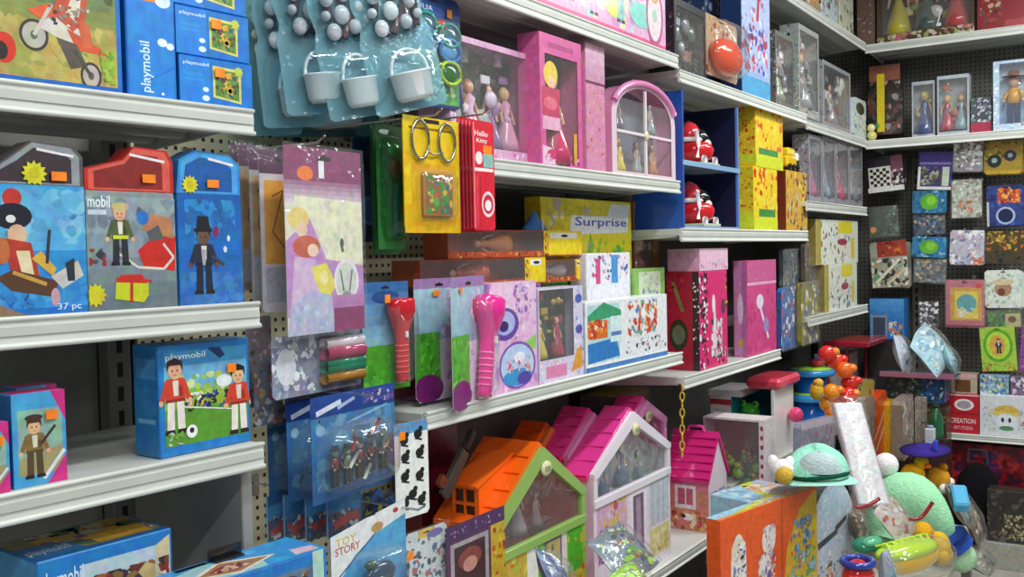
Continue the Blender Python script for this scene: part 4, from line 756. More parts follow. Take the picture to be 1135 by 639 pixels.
mb.tube([(x, -.002, z) for x, z in o_[3:-3]], .012, 'e88cc0', 'gloss', 8); mb.build('frame', r)
mb = MB(); mb.box(-.005, -.004, .04*h, .005, .004, .93*h, 'f0e4ea', 'gloss', .001); mb.box(-w*.43, -.0045, .44*h, w*.43, .0035, .47*h, 'f0e4ea', 'gloss', .001); mb.ell((0, -.005, .455*h), (.016, .005, .016), 'e8d8b0', 'gloss'); mb.build('window_bars', r)
mb = MB(); mb.tube([(-.03, .03, h*.99), (-.03, .03, h*1.04), (.03, .03, h*1.04), (.03, .03, h*.99)], .006, 'e8a0c8', 'gloss'); mb.build('handle', r)
for i, (x, z, dr, hr) in enumerate([(-.28, .5, '7a6a80', '3a3440'), (.22, .5, '98a8a8', '50485c'), (-.26, .05, 'e8d850', 'e0c050'), (.25, .05, 'c88858', '7a4a30'), (0, .05, 'b0b8b8', '584858')]):
    g = MB(); doll(g, x*w, .035, z*h, h*.36, dr, hr); g.build('doll', r)
mb = MB(); mb.box(-w*.43, .002, .05*h, w*.43, .0025, .8*h, 'ffffff', 'clear'); mb.build('clear_window', r)
# third row, back
carton(B, 603, 702, 221, ZB3, .17, .06, 'toy_box', 'big yellow box with blue and white script lettering at the back of the third row', 'e8d81c', side='d8b818',
  art=[('n', .0, .6, .5, 1, ['f0e020', 'd8c818', 'f4f0c0', 'c8b8a8'], 16, .1), ('p', [(.28, .78), (.95, .8), (.98, .98), (.75, .98), (.7, .9), (.3, .9)], 'f0f0f4'), ('t', 'Surprise', .34, .82, .6, .07, '5058b0'), ('r', .0, .3, .5, .5, '3c9c58'), ('t', 'SA', .3, .56, .3, .14, 'e8f0f4'), ('t', 'SA', .31, .565, .28, .12, '4c6cb0'), ('p', [(.45, .55), (.5, .8), (.6, .6)], '8cc040'), ('c', .82, .66, .06, '5cb848'), ('n', .5, .52, .98, .76, ['d8d020', '8cc83c', 'f0e848'], 14, .06), ('r', .3, .45, .6, .54, '3ca080')])
def lyingdoll(col, hair):
    def f(r, X0, Z0, X1, Z1, d):
        g = MB(); h_ = min((X1-X0)*.85, .15); g.M = Matrix.Translation(((X0+X1)/2+h_*.5, d*.5, (Z0+Z1)/2-.005)) @ Matrix.Rotation(-PI/2, 4, 'Y'); doll(g, 0, 0, 0, h_, col, hair); g.build('doll', r)
    return f
BR = ['b04c28', 'd87838', '8a2c20', 'e0a048', '6a2824']
zr = B.zy(1.0, 312, .10)
carton(B, 470, 602, 318, ZB3, .105, .08, 'doll_box', 'closed purple box at the bottom under the two orange banded doll boxes', '8a5c98', art=[('n', 0, 0, 1, 1, ['a078b0', '6c4480', 'b890c8', 'd8a8d0'], 40, .14)], cat='doll box')
t0, t1, h = B.stand(470, 602, 318, ZB3, .105); zt = ZB3+h+.001
def stackbox(t0, t1, z, h, s, dp, label, col, hair, lab, base='b8502c'):
    w = t1-t0; r = thing('doll_box', label, 'doll box', B.pt((t0+t1)/2, s, z), B.phi, 'orange banded doll boxes lying in a stack'); mb = MB(); e = .0015
    mb.box(-w/2, dp-e, 0, w/2, dp, h, base); mb.box(-w/2, 0, 0, w/2, dp-e, e, base); mb.box(-w/2, 0, h-e, w/2, dp-e, h, base); mb.box(-w/2, 0, e, -w/2+e, dp-e, h-e, base); mb.box(w/2-e, 0, e, w/2, dp-e, h-e, base)
    mb.box(-w/2, -.0005, 0, w/2, .0005, h*.22, base); mb.box(w/2*lab-.001, -.0005, h*.22, w/2, .0005, h, 'e8c81c'); fc = Face(mb, (-w/2, -.0006, 0), (1, 0, 0), (0, 0, 1), w, h, 3)
    fc.draw([('n', 0, 0, 1, .2, BR, 50, .12), ('r', .5+lab/2, .05, 1, .95, 'e8cc20'), ('r', .55+lab/2, .7, .96, .92, 'e8e8e8'), ('e', .76+lab/4, .8, .03, .06, '222'), ('n', .5+lab/2, .0, .54+lab/2, 1, BR, 10, .2)]); mb.build('carton', r)
    lyingdoll(col, hair)(r, -w/2+.02, h*.2, w/2*lab-.01, h*.95, dp)
    p = MB(); p.box(-w/2+.001, .001, h*.2, w/2*lab, .0014, h-.001, 'ffffff', 'clear'); p.build('clear_window', r)
ta = B.tx(468, zt, .105); tb = B.tx(607, zt, .105); tc_ = B.tx(645, zt, .105)
stackbox(ta, tb-.003, zt, .075, .11, .09, 'lower left orange banded doll box with a yellow label at its right end', 'c85838', '7a3420', .62)
stackbox(tb, tc_, zt, .065, .11, .09, 'short orange banded doll box with a dark window, right of the longer ones', 'c0b8c0', '3a3038', .7)
stackbox(ta+.12, B.tx(643, zt+.08, .12), zt+.077, .075, .115, .08, 'upper orange doll box with a large plain yellow label', 'e08838', 'a83828', .35)
g = MB(); tm = B.tx(597, zt+.16, .14); r = thing('toy_tent', 'small blue pointed toy roof on the upper orange doll box', 'toy', B.pt(tm, .125, zt+.1535), B.phi)
g.lathe((0, .03, 0), [(.05, 0), (.045, .006), (.02, .035), (.004, .06)], '2c68b0', 'gloss', 8, 1.3, .6); g.build('roof', r); g = MB(); g.box(-.003, .0, .0, .003, .001, .03, 'b8d0f0', 'gloss'); g.build('doorway', r)
wbox(B, 704, 732, 224, ZB3, .20, .07, 'doll_box', 'brown box with a long haired doll and an orange label, beside the big yellow box', '8c5a2c', fr=(.05, .05, .25, .05), inner=dolls(1, ['a85848'], ['7a3428'], .85), backart=[('g', 0, 1, 'a87838', '6a3c2c', 5)], art=[('r', .76, .8, 1, .97, 'e89820'), ('t', '62', .8, .84, .14, .08, '4a2c18'), ('n', .76, .3, 1, .78, ['b07828', '9c6424', 'c89040', '7a4c20'], 14, .06)])
carton(B, 652, 700, 280, ZB3, .1, .06, 'toy_box', 'white pack with blue and pink printed brushes above the white playset box', 'ecebf4', art=[('n', .1, .75, .95, 1, ['4a68b0', '2c3c64', 'c890c0', 'a8c8e8', 'e04c88'], 24, .05), ('r', .55, .72, .7, .98, '4a98d8'), ('r', .2, .72, .3, .95, 'd84c8c')])
carton(B, 704, 738, 297, ZB3, .09, .05, 'toy_box', 'green edged box with a pale figure behind the white playset box', '8cb860', art=[('r', .15, .5, .85, .96, 'c8d8b8'), ('n', .2, .6, .8, .95, ['8890a8', 'e8d0a0', 'b8b8c8', '7a9cc0'], 18, .06)])
# third row, front
carton(B, 545, 596, 312, ZB3, .012, .05, 'toy_box', 'lilac box with two purple framed oval pictures, left of the small doll window box', 'e0b8dc', art=[('g', 0, 1, 'dca8d8', 'ecc8e4', 4), ('n', 0, 0, 1, 1, ['e8c8e8', 'd8a0d4', 'f0dcec', 'c890c8'], 30, .08), ('e', .3, .62, .3, .15, '6c48a4', 20), ('e', .3, .63, .22, .11, 'b0b8e8', 20), ('e', .28, .6, .1, .05, '3c2c6c'), ('p', [(.7, .42), (.98, .5), (.98, .36), (.8, .34)], '9cd068'), ('e', .56, .23, .4, .22, '8c54b0', 24), ('e', .56, .23, .36, .195, 'b8d0f0', 24), ('e', .56, .12, .32, .08, '3c94d0', 16), ('e', .6, .3, .12, .05, 'f0f0f8'), ('n', .3, .16, .85, .3, ['e890a0', 'c85888', 'd8a070', 'f0c8c8'], 14, .05), ('e', .7, .1, .16, .06, '5c48a8'), ('n', .5, .7, .95, .98, ['c8a8e0', '9870b8', 'f0e0f4'], 14, .06)], side='c898cc')
wbox(B, 598, 647, 318, ZB3, .012, .06, 'doll_box', 'window box with small dolls on a dull green backdrop, pink foot panel', 'd8d0ea', fr=(.02, .24, .22, .02), backart=[('g', 0, 1, '566a5c', '687c80', 4), ('n', 0, .0, 1, 1, ['7c5048', '4c5c50', '8a9080', '9c6a70', '5a6c74'], 34, .09)], inner=both(dolls(2, ['d8c058', 'b03c5c'], ['d8a860', '9c5848'], .6), bits(['b8a048', 'a84858', '607858', '8a5448', '506858'], 16, seed=9, sz=.03)),
  art=[('n', 0, 0, .8, .23, ['f0c8dc', 'e8a8c8', 'f4e8f0'], 16, .06), ('r', .15, .04, .6, .17, 'e088b0'), ('n', .78, .0, 1, 1, ['d8e0f0', 'b8c0e0', 'f0f0f4', '8090c8'], 20, .06), ('e', .9, .86, .08, .05, '5068b8'), ('e', .9, .52, .08, .05, '6058b0'), ('p', [(.7, .06), (.98, .1), (.96, .34), (.84, .3)], 'e0a040')])
PLAY = [('r', .0, 0, 1, .055, '3c7cc0'), ('r', .0, .055, 1, .075, 'f4f4f8'), ('r', .02, .6, .32, .78, 'd84480'), ('r', .02, .78, .34, 1, 'e8d030'), ('r', .02, .5, .34, .6, 'f0eef4'), ('r', .02, .1, .4, .5, 'b8dce0'), ('p', [(.02, .42), (.2, .52), (.4, .44), (.4, .4), (.02, .38)], '3ca070'), ('r', .02, .26, .24, .4, 'e07030'), ('p', [(.02, .1), (.36, .12), (.34, .26), (.02, .24)], '2c7cc8'), ('r', .26, .2, .4, .42, 'd8ecf0'), ('l', .28, .3, .4, .3, .03, '6a8cc0'), ('n', .5, .25, .85, .52, ['e06a30', 'd84828', 'e89838', 'f0f0f0', '4c80c0', 'c83838'], 34, .06), ('r', .48, .18, .9, .24, 'e0e4ec'), ('n', .44, .08, .98, .2, ['5060a8', 'e8e8f0', 'c8c8d8', 'b08090'], 14, .04), ('r', .5, .5, .62, .58, '5cb890'), ('n', .36, .62, .66, .98, ['f0f0f8', '4a68b8', 'e8a0c8', 'a8d0f0'], 18, .05), ('n', .7, .62, .98, .92, ['90b860', 'b8d880', 'd8e8d0', '7a98b8'], 16, .06)]
carton(B, 650, 740, 330, ZB3, .012, .07, 'toy_box', 'large white playset box with small printed rooms in orange and blue', 'eceef2', side='b8c8d8', art=[('r', 0, 0, 1, .07, '3c7cc0'), ('r', 0, .07, 1, .1, 'f4f4f8'), ('r', .02, .12, .38, .95, 'b0dce0'), ('p', [(.02, .8), (.2, .98), (.4, .84), (.4, .76), (.02, .72)], '3ca070'), ('r', .02, .46, .24, .72, 'e06a2c'), ('n', .02, .44, .26, .74, ['c83828', 'e89838', 'b8402c', 'f0e0c0'], 12, .1), ('p', [(.02, .12), (.38, .16), (.34, .44), (.02, .4)], '2c7cc8'), ('r', .27, .38, .4, .76, 'd8ecf0'), ('l', .28, .5, .4, .5, .06, '5a7cb8'), ('n', .48, .4, .86, .95, ['e06a30', 'd84828', 'e89838', 'f4f4f4', '4c80c0', 'c83838', '58b088'], 50, .11), ('n', .44, .14, .98, .36, ['5060a8', 'f0f0f4', 'c8c8d8', 'a87080', '2c3c6c', 'f0f0f4'], 22, .07)])
# ------------------------------------------------------------------ play houses on the bottom shelf
def play_house(F, label, pe0, pap, pe1, z, s, dp, wallc, trimc, roofc, facade, zs=0, dorm=None, group=None, doll_c=('a8a0a8', '5a4a50'), sidew=None):
    """pe0, pap, pe1: pixels of the left eave, ridge end and right eave of the gabled front"""
    t0, ze0 = F.at(*pe0, s); ta, za = F.at(*pap, s); t1, ze1 = F.at(*pe1, s); w = t1-t0; ze = (ze0+ze1)/2-z; ha = za-z
    r = thing('play_house', label, 'play house', F.pt((t0+t1)/2, s, z), F.phi, group); T = .012
    b = MB()                                     # walls: gabled front frame with a big opening above, back, sides
    def gab(y0, y1, col): b.prism([(-w/2, 0), (w/2, 0), (w/2, ze), (0, ha), (-w/2, ze)], y0, y1, col, 'gloss')
    gab(dp-T, dp, wallc); b.box(-w/2, T, 0, -w/2+T, dp-T, ze-.004, wallc, 'gloss'); b.box(w/2-T, T, 0, w/2, dp-T, ze-.004, wallc, 'gloss'); b.box(-w/2+T, T, 0, w/2-T, dp-T, T, wallc, 'gloss')
    zm = ze*.78
    b.box(-w/2, 0, 0, w/2, T, zm, wallc, 'gloss'); fc = Face(b, (-w/2, 0, 0), (1, 0, 0), (0, 0, 1), w, zm, 7, 'print'); fc.draw(facade)
    if sidew: Face(b, (-w/2, dp, 0), (0, -1, 0), (0, 0, 1), dp, ze-.006, 9, 'print').draw(sidew)
    b.build('walls', r)
    tr = MB(); q_ = .024
    tr.box(-w/2, -.004, zm, -w/2+q_, T, ze, trimc, 'gloss', .002); tr.box(w/2-q_, -.004, zm, w/2, T, ze, trimc, 'gloss', .002); tr.box(-w/2+.001, -.006, zm-.012, w/2-.001, T, zm+.014, trimc, 'gloss', .002)
    for sg in (-1, 1):
        L = math.hypot(w/2, ha-ze); tr.prism([(sg*w/2, ze-.004), (sg*w/2, ze+.012), (0, ha+.012), (0, ha-q_-.004), (sg*(w/2-q_), ze-.004)], -.006, T, trimc, 'gloss')
    tr.build('gable_trim', r)
    cr = MB(); cr.lathe((0, 0, 0), [(.001, -.0), (.024, 0), (.027, .004), (.022, .008), (.001, .009)], 'e0dcb0', 'gloss', 14, 1, .8); [cr.box(-.014, -.006+.005*k_, .0085, .014, -.004+.005*k_, .0098, '6a7a40', 'gloss') for k_ in range(3)]; o = cr.build('crest', r, (0, -.007, ha-.045)); o.rotation_euler = (PI/2, 0, 0)
    rf = MB()
    for sg in (-1, 1): rf.prism([(sg*(w/2+.012), ze-.006), (sg*(w/2+.012), ze+.006), (0, ha+.026), (0, ha+.012)], T+.001, dp+.008, roofc, 'gloss')
    for i in range(5): rf.tube([(-(w/2+.012)*(1-i/5)-.0, T+.004, ze+.007+(ha-ze+.02)*i/5), (-(w/2+.012)*(1-i/5), dp, ze+.007+(ha-ze+.02)*i/5)], .0025, roofc, 'gloss', 6)
    rf.build('roof', r)
    if dorm:
        d_ = MB(); x = -w*.42; zc = ze+(ha-ze)*.28; yy = dp*.35; D = dp*.42; Hh = (ha-ze)*.62; X = x-.03
        for yb, ye in ((yy, yy+.008), (yy+D/2-.003, yy+D/2+.003), (yy+D-.008, yy+D)): d_.box(X, yb, ze-.004, X+.006, ye, ze+Hh, roofc, 'gloss')
        for zb in (ze-.004, ze+Hh*.5, ze+Hh-.008): d_.box(X-.001, yy, zb, X+.007, yy+D, zb+.008, roofc, 'gloss')
        d_.box(X+.006, yy, ze, X+.008, yy+D, ze+Hh-.004, '3a1c14', 'gloss')
        v = [(X-.008, yy-.006, ze+Hh-.002), (X-.008, yy+D+.006, ze+Hh-.002), (-w*.12, yy+D+.006, ha-.004), (-w*.12, yy-.006, ha-.004)]; v += [(a, b_, c_+.007) for a, b_, c_ in v]
        d_.add(v, [(3,2,1,0),(4,5,6,7),(0,1,5,4),(1,2,6,5),(2,3,7,6),(3,0,4,7)], roofc, 'gloss')
        d_.add([(X, yy, ze), (X, yy, ze+Hh), (-w*.12, yy, ha), (-w*.12, yy, ze)], [(0, 1, 2, 3)], roofc, 'gloss'); d_.build('dormer', r)
    for i, x in enumerate((-.24, -.02, .2)):
        g = MB(); doll(g, x*w, dp*.45, zm+.001, (ha-zm)*(.62 if i == 1 else .42), doll_c[0], doll_c[1]); g.build('doll', r)
    g = MB(); g.box(-w*.42, dp*.5, zm-.004, w*.42, dp-T-.002, zm, 'b0a8a8', 'gloss'); g.build('loft_floor', r)
    g = MB(); g.prism([(-w/2+q_, zm+.012), (w/2-q_, zm+.012), (w/2-q_, ze+.0), (0, ha-q_-.006), (-w/2+q_, ze+.0)], .006, .0066, 'ffffff', 'clear'); g.build('clear_window', r)
    return r
FA = [('r', 0, 0, 1, 1, '9cb83c'), ('r', .0, .0, .3, 1, 'c8a83c'), ('n', 0, 0, .3, 1, ['c83828', 'e0b030', 'a8b838', 'e07030', 'd8c858'], 24, .12), ('r', .3, .0, .42, 1, 'e8e4e0'), ('r', .42, .0, .5, 1, '5cb030'), ('r', .5, .1, .7, .95, '7a6088'), ('r', .52, .12, .68, .93, 'b8a870'), ('n', .52, .12, .6, .9, ['8c8058', 'd0c090', '6a5c50'], 14, .07), ('r', .7, .1, .76, .98, 'e0d8d0'), ('r', .78, .45, .96, .98, '4cae2c'), ('r', .8, .1, .95, .5, 'd8a838'), ('n', .76, .1, 1, .9, ['e0a030', 'c86030', 'b0b840'], 12, .08)]
play_house(B, 'play house with an orange roof and green trimmed gable at left of the houses', (551, 586), (602, 500), (648, 545), ZB4, .02, .19, 'd83c20', '94b860', 'ff6a10', FA, dorm=True, sidew=[('r', 0, 0, 1, 1, 'd84428'), ('n', 0, 0, 1, .75, ['e8b830', 'd84028', 'e87c28', 'b8c048', 'e8d048', 'c82848'], 44, .1)])
FB = [('r', 0, 0, 1, 1, 'e8dcea'), ('r', .04, .35, .4, .98, 'd8a8c8'), ('n', .04, .35, .4, .98, ['a05898', 'e0c8e0', 'c85878', 'e8b068', '7c4c80', 'd8c050'], 30, .1), ('p', [(.1, .6), (.22, .8), (.34, .62), (.34, .5), (.1, .5)], 'd8b858'), ('r', .44, .0, .66, .95, 'f0eaf0'), ('r', .48, .0, .62, .9, '7c5c7c'), ('r', .52, .0, .58, .86, 'a890a8'), ('r', .7, .45, .98, .98, 'c8ccd8'), ('l', .74, .45, .74, .98, .02, 'a8acb8'), ('l', .82, .45, .82, .98, .02, 'a8acb8'), ('l', .9, .45, .9, .98, .02, 'a8acb8'), ('r', .7, .1, .98, .42, 'dcd088'), ('n', .7, .1, .98, .42, ['d8b058', 'e8e0b0', 'c89050'], 10, .08)]
play_house(B, 'play house with white gable trim and pink roof in the middle of the houses', (657, 528), (699, 461), (742, 496), ZB4, .03, .095, 'e0d0e0', 'eae2ec', 'e83c98', FB, doll_c=('5a6484', '484058'))
play_house(B, 'pink roofed play house peeking out left behind the white trimmed house', (628, 512), (655, 461), (684, 486), ZB4, .145, .1, 'd048a0', 'e890c8', 'f03c98', FB)
play_house(B, 'pink roofed play house peeking out right behind the white trimmed house', (693, 486), (716, 447), (738, 462), ZB4, .145, .1, 'd048a0', 'e890c8', 'f03c98', FB)
play_house(B, 'orange roofed play house peeking out behind the green trimmed gable', (583, 530), (612, 476), (636, 500), ZB4, .24, .1, 'd83c20', 'e8803c', 'ff6a10', FA)
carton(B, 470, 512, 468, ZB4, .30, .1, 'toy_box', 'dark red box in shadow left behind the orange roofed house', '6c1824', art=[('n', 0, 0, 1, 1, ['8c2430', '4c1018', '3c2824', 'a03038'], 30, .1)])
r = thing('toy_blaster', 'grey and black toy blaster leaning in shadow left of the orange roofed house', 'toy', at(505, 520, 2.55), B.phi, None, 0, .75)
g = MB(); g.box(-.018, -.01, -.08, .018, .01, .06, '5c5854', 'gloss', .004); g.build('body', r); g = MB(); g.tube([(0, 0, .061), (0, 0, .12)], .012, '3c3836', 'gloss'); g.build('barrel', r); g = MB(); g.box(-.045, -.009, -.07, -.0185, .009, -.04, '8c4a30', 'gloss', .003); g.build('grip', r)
carton_at(B.pt(2.12, .262, ZB4), B.phi, .2, .33, .12, 'toy_box', 'magenta carton behind the white trimmed house under the yellow topped box', 'c8287c', art=[('n', 0, 0, 1, 1, ['d83c8c', 'b02068', 'e870a8', 'a83080'], 40, .12)], top='e04898')
t0 = B.tx(700, 1.08, .10); 
carton_at(B.pt(2.05, .262, ZB4+.3315), B.phi, .3, .2, .14, 'toy_box', 'black and yellow topped box on the magenta carton just under the shelf', '3a3420', side='6c6c72', top='c8b818', art=[('n', 0, 0, 1, 1, ['3a3428', '5a5028', '2a2420'], 20, .12)])
# small pink house, long side facing the camera
t0 = B.tx(786, ZB4, .01); t1 = B.tx(806, ZB4, .01); w = t1-t0; ze = B.zy((t0+t1)/2, 528, .01)-ZB4; ha = B.zy((t0+t1)/2, 484, .01)-ZB4; dp = .17
r = thing('play_house', 'small pink play house at the right end of the bottom shelf', 'play house', B.pt((t0+t1)/2, .01, ZB4), B.phi)
b = MB(); b.prism([(-w/2, 0), (w/2, 0), (w/2, ze), (0, ha), (-w/2, ze)], 0, dp, 'e8d8e4', 'gloss', 'd8987c')
Face(b, (-w/2, dp, 0), (0, -1, 0), (0, 0, 1), dp, ze, 3).draw([('r', 0, 0, 1, 1, 'd08070'), ('r', .0, .8, 1, 1, 'e07890'), ('n', 0, 0, 1, .4, ['c87838', 'e0a060', 'a84838', 'e8d0a8', 'd86878'], 30, .12), ('r', .2, .42, .7, .88, 'f0e0e4'), ('r', .27, .5, .63, .82, 'c05c74'), ('r', .44, .5, .47, .82, 'f0e0e4'), ('e', .5, .26, .14, .07, 'f4ece8'), ('e', .4, .27, .05, .04, '2a2024')])
Face(b, (-w/2, 0, 0), (1, 0, 0), (0, 0, 1), w, ze, 3).draw([('r', .1, .0, .45, .75, 'a088b0'), ('r', .55, .3, .9, .75, '8ca0c8'), ('r', .6, .35, .85, .7, 'd8e0f0')]); b.build('walls', r)
b = MB()
for sg in (-1, 1): b.prism([(sg*(w/2+.012), ze-.008), (sg*(w/2+.012), ze+.006), (0, ha+.02), (0, ha+.004)], -.008, dp+.008, 'e02c80', 'gloss')
for i in range(6): b.tube([(-(w/2+.01)*(1-i/6), -.006, ze+.008+(ha-ze+.013)*i/6), (-(w/2+.01)*(1-i/6), dp+.006, ze+.008+(ha-ze+.013)*i/6)], .004, 'd02070', 'gloss', 6)
b.build('roof', r)
b = MB(); b.tube([(0, dp*.3, ha+.016), (0, dp*.35, ha+.035), (0, dp*.65, ha+.035), (0, dp*.7, ha+.016)], .006, 'f03c98', 'gloss'); b.build('handle', r)
# bags lying in front of the houses
def bag(name, label, cat, px, py, Y, sx, sz, cols, sd, film=True, rx=-60, ry=0, rz=0, base='c8d0c8', thick=.03, inner=None):
    P = at(px, py, Y); r = thing(name, label, cat, P, B.phi+math.radians(rz), None, math.radians(rx), math.radians(ry)); R = random.Random(sd)
    ph = [R.uniform(0, 6) for _ in range(6)]
    def fn(sgn, e): return lambda u, v: ((u-.5)*sx*(1+.05*math.sin(5*v+ph[0])), sgn*(thick*(max(0, math.sin(PI*u))**.6)*(max(0, math.sin(PI*v))**.6)+.004*math.sin(12*u+ph[1])*math.sin(10*v+ph[2])*math.sin(PI*u)*math.sin(PI*v))*e, (v-.5)*sz*(1+.06*math.sin(6*u+ph[3])))
    m_ = MB(); m_.sheet(fn(1, .9), 16, 16, base, 'print'); m_.sheet(fn(-1, .9), 16, 16, base, 'print')
    f1 = fn(-1, .9)
    for i in range(60):
        u = R.uniform(.08, .92); v = R.uniform(.08, .92); q_ = R.uniform(.03, .1); n_ = R.choice((4, 6, 8)); pts = []
        for k in range(n_):
            a = 2*PI*k/n_; uu = min(.99, max(.01, u+q_*math.cos(a))); vv = min(.99, max(.01, v+q_*.7*math.sin(a))); p = f1(uu, vv); pts.append((p[0], p[1]-.0015-.00002*i, p[2]))
        m_.add(pts, [tuple(range(n_))], R.choice(cols), 'print')
    m_.build('printed_sheet', r)
    if film: f_ = MB(); f_.sheet(lambda u, v: tuple(a+b_ for a, b_ in zip(fn(-1, 1.15)(u, v), (0, -.014, 0))), 16, 16, 'ffffff', 'film'); f_.build('plastic_bag', r)
    return r
bag('bagged_toy', 'clear bag with green and yellow toys lying before the middle play house', 'bagged toy', 690, 612, 2.75, .22, .16, ['8cc030', '5c9838', '50687c', 'a8d848', '8c5c3c', '607888', '3c4c5c', 'c8d8b0'], 3, rx=-50, base='70808c', thick=.035)
bag('bagged_toy', 'blue grey plastic bag corner at the bottom edge between the two gabled houses', 'bagged toy', 615, 640, 2.35, .13, .13, ['6478a0', '50608c', '8090b0', '98a8c0'], 5, rx=-40, ry=35, base='5c6c94')
bag('bagged_toy', 'small bag with a lime green toy at the bottom edge, front of the bagged toys', 'bagged toy', 700, 644, 2.55, .14, .09, ['a8e038', '8cc030', 'b8e860', '8c5878'], 8, rx=-45, base='98d040')
# yellow chain
mb = MB()
for k in range(9):
    P = B.pt(B.at(756, 430+9*k, -.01)[0], -.01, B.at(756, 430+9*k, -.01)[1])
    rr, hh_ = .0075, .015; c_, s_ = (1, 0) if k % 2 else (0, 1)
    mb.tube([(P[0]+c_*rr*math.cos(a), P[1]+s_*rr*math.cos(a), P[2]+hh_*math.sin(a)) for a in [2*PI*i/12 for i in range(12)]], .003, 'd8b828', 'gloss', 6, True)
tag(mb.build('plastic_chain'), 'yellow plastic chain hanging at the shelf end right of the middle play house', 'chain')
# ------------------------------------------------------------------ third bay
Z31, Z32, Z33, Z41, Z42, Z51, ZD, ZT = 2.3125, 1.7625, 1.2405, 1.9055, 1.3525, 2.2905, .7605, 2.8355
GREY = ['8a8c94', 'd8dce4', '5a5c64', 'a4a0a8', '26272c', 'b8a8b0', '1c1c20', 'f0f0f4']
wbox(B, 748, 783, 5, Z31, .02, .10, 'toy_pack', 'black window box with a silver and dark vehicle, left end of the upper right shelf', '24262c', fr=(.06, .06, .06, .1), inner=bits(['b8bcc4', '2c3038', '8c9098', '5a6a60', 'a87868'], 18, 'toy_vehicle', 2, .06), art=[('n', 0, 0, 1, .06, ['c8a8b0', '8c3c48'], 8, .03)], cat='toy pack', sart=[('n', 0, 0, 1, 1, ['3a3c40', '8c8c94', '5c2c34'], 20, .14)])
carton(B, 783, 812, -30, Z31, .16, .10, 'toy_box', 'blue and white box behind the red ball pack on the upper right shelf', '2c4878', art=[('n', 0, .3, 1, 1, ['d8d8d8', '7a4434', '3c5c98', 'c8b8a8'], 24, .12)], sart=[('n', 0, 0, 1, 1, ['d8dce0', '4a3c5c', '8c98b0'], 20, .14)])
def balls(r, X0, Z0, X1, Z1, d):
    for i, (z, q_) in enumerate(((.36, .5),)):
        g = MB(); w = X1-X0; g.ell(((X0+X1)/2, -.02, Z0+z*(Z1-Z0)), (w*.46, .045, (Z1-Z0)*.34), 'e04a1c', 'gloss', 18, 12); g.build('red_ball', r)
pack(B, 781, 817, 22, 88, .03, 'ball_pack', 'pack with a big shiny red oval ball on a patterned card', 'b89878', 'toy ball', art=[('n', 0, .6, 1, 1, ['e0c048', 'a83828', 'd8d0c0', '6a4c3c'], 20, .1), ('n', 0, 0, 1, .6, ['8c3028', 'c8b098'], 10, .12)], inner=balls, blis=(.05, .02, .95, .95, .07))
carton(B, 823, 854, -35, Z31, .02, .09, 'toy_box', 'tall pale blue box with a red pattern, right of the red ball pack', '9cb4e0', side='1c3c78', art=[('g', .2, 1, 'a8bce8', 'c0ccf0', 4), ('r', 0, 0, 1, .16, '58a8d8'), ('n', .0, .2, .9, .62, ['c83c54', '3c58b0', 'e8e0f0', '8c4870', 'd86878'], 44, .08), ('n', .3, .6, .8, .95, ['e0e4f4', 'd06070', '7890d0'], 12, .06), ('p', [(.5, .6), (.6, .9), (.66, .88), (.58, .6)], 'c83838')])
for k, (xl, xr, yt, s) in enumerate([(860, 880, 38, .025), (886, 908, 32, .02), (912, 943, 74, .02)]):
    F_, z_ = (B, Z31) if k < 2 else (B, Z51)
    wbox(F_, xl, xr, yt, z_, s, .09, 'doll_pack', ['grey window pack with a dark backing, left of two near the corner', 'tall silver window pack beside another grey pack on the upper right shelf', 'silver grey window pack nearest the corner on the upper shelf'][k], ['6c7068', 'a8aca8', '9ca0a4'][k], fr=(.05, .1, .05, .06), inner=both(dolls(1, [['8c9a7c', '98989c', 'a8a0a8'][k]], ['2a2420'], .8), bits(GREY+['b04c40', 'f4f4f4'], 30, seed=k, sz=.06)), art=[('n', 0, 0, 1, .1, ['b04c48', 'c8c8cc', '8c8890'], 10, .05)], sart=[('n', 0, 0, 1, 1, GREY, 40, .12), ('n', 0, 0, 1, .3, ['a8483c', '8c6c70'], 8, .08)], cat='doll box', backart=[('n', 0, 0, 1, 1, ['4a4c48', '6c7470', '34362f'], 16, .2)])
# blue display stand with two red vehicles
t0 = B.tx(758, Z32, .01); t1 = B.tx(820, Z32, .01); w = t1-t0; h = .488; dp = .2; zm = h*.47
r = thing('display_stand', 'blue two tier display stand holding two red and white toys', 'display stand', B.pt((t0+t1)/2, .01, Z32), B.phi)
b = MB(); T = .012
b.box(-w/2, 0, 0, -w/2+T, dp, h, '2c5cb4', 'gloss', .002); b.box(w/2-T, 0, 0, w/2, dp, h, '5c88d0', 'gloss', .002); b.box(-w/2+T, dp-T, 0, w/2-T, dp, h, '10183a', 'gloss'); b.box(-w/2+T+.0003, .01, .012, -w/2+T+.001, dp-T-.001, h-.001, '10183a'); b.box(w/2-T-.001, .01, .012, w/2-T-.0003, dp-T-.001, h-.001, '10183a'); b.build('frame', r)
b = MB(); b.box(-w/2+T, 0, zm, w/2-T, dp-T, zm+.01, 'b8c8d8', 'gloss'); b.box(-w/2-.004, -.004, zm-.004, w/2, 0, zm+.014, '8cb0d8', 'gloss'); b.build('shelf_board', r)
b = MB(); b.box(-w/2+T, 0, 0, w/2-T, dp-T, .01, '9cb4d0', 'gloss'); b.build('base_board', r)
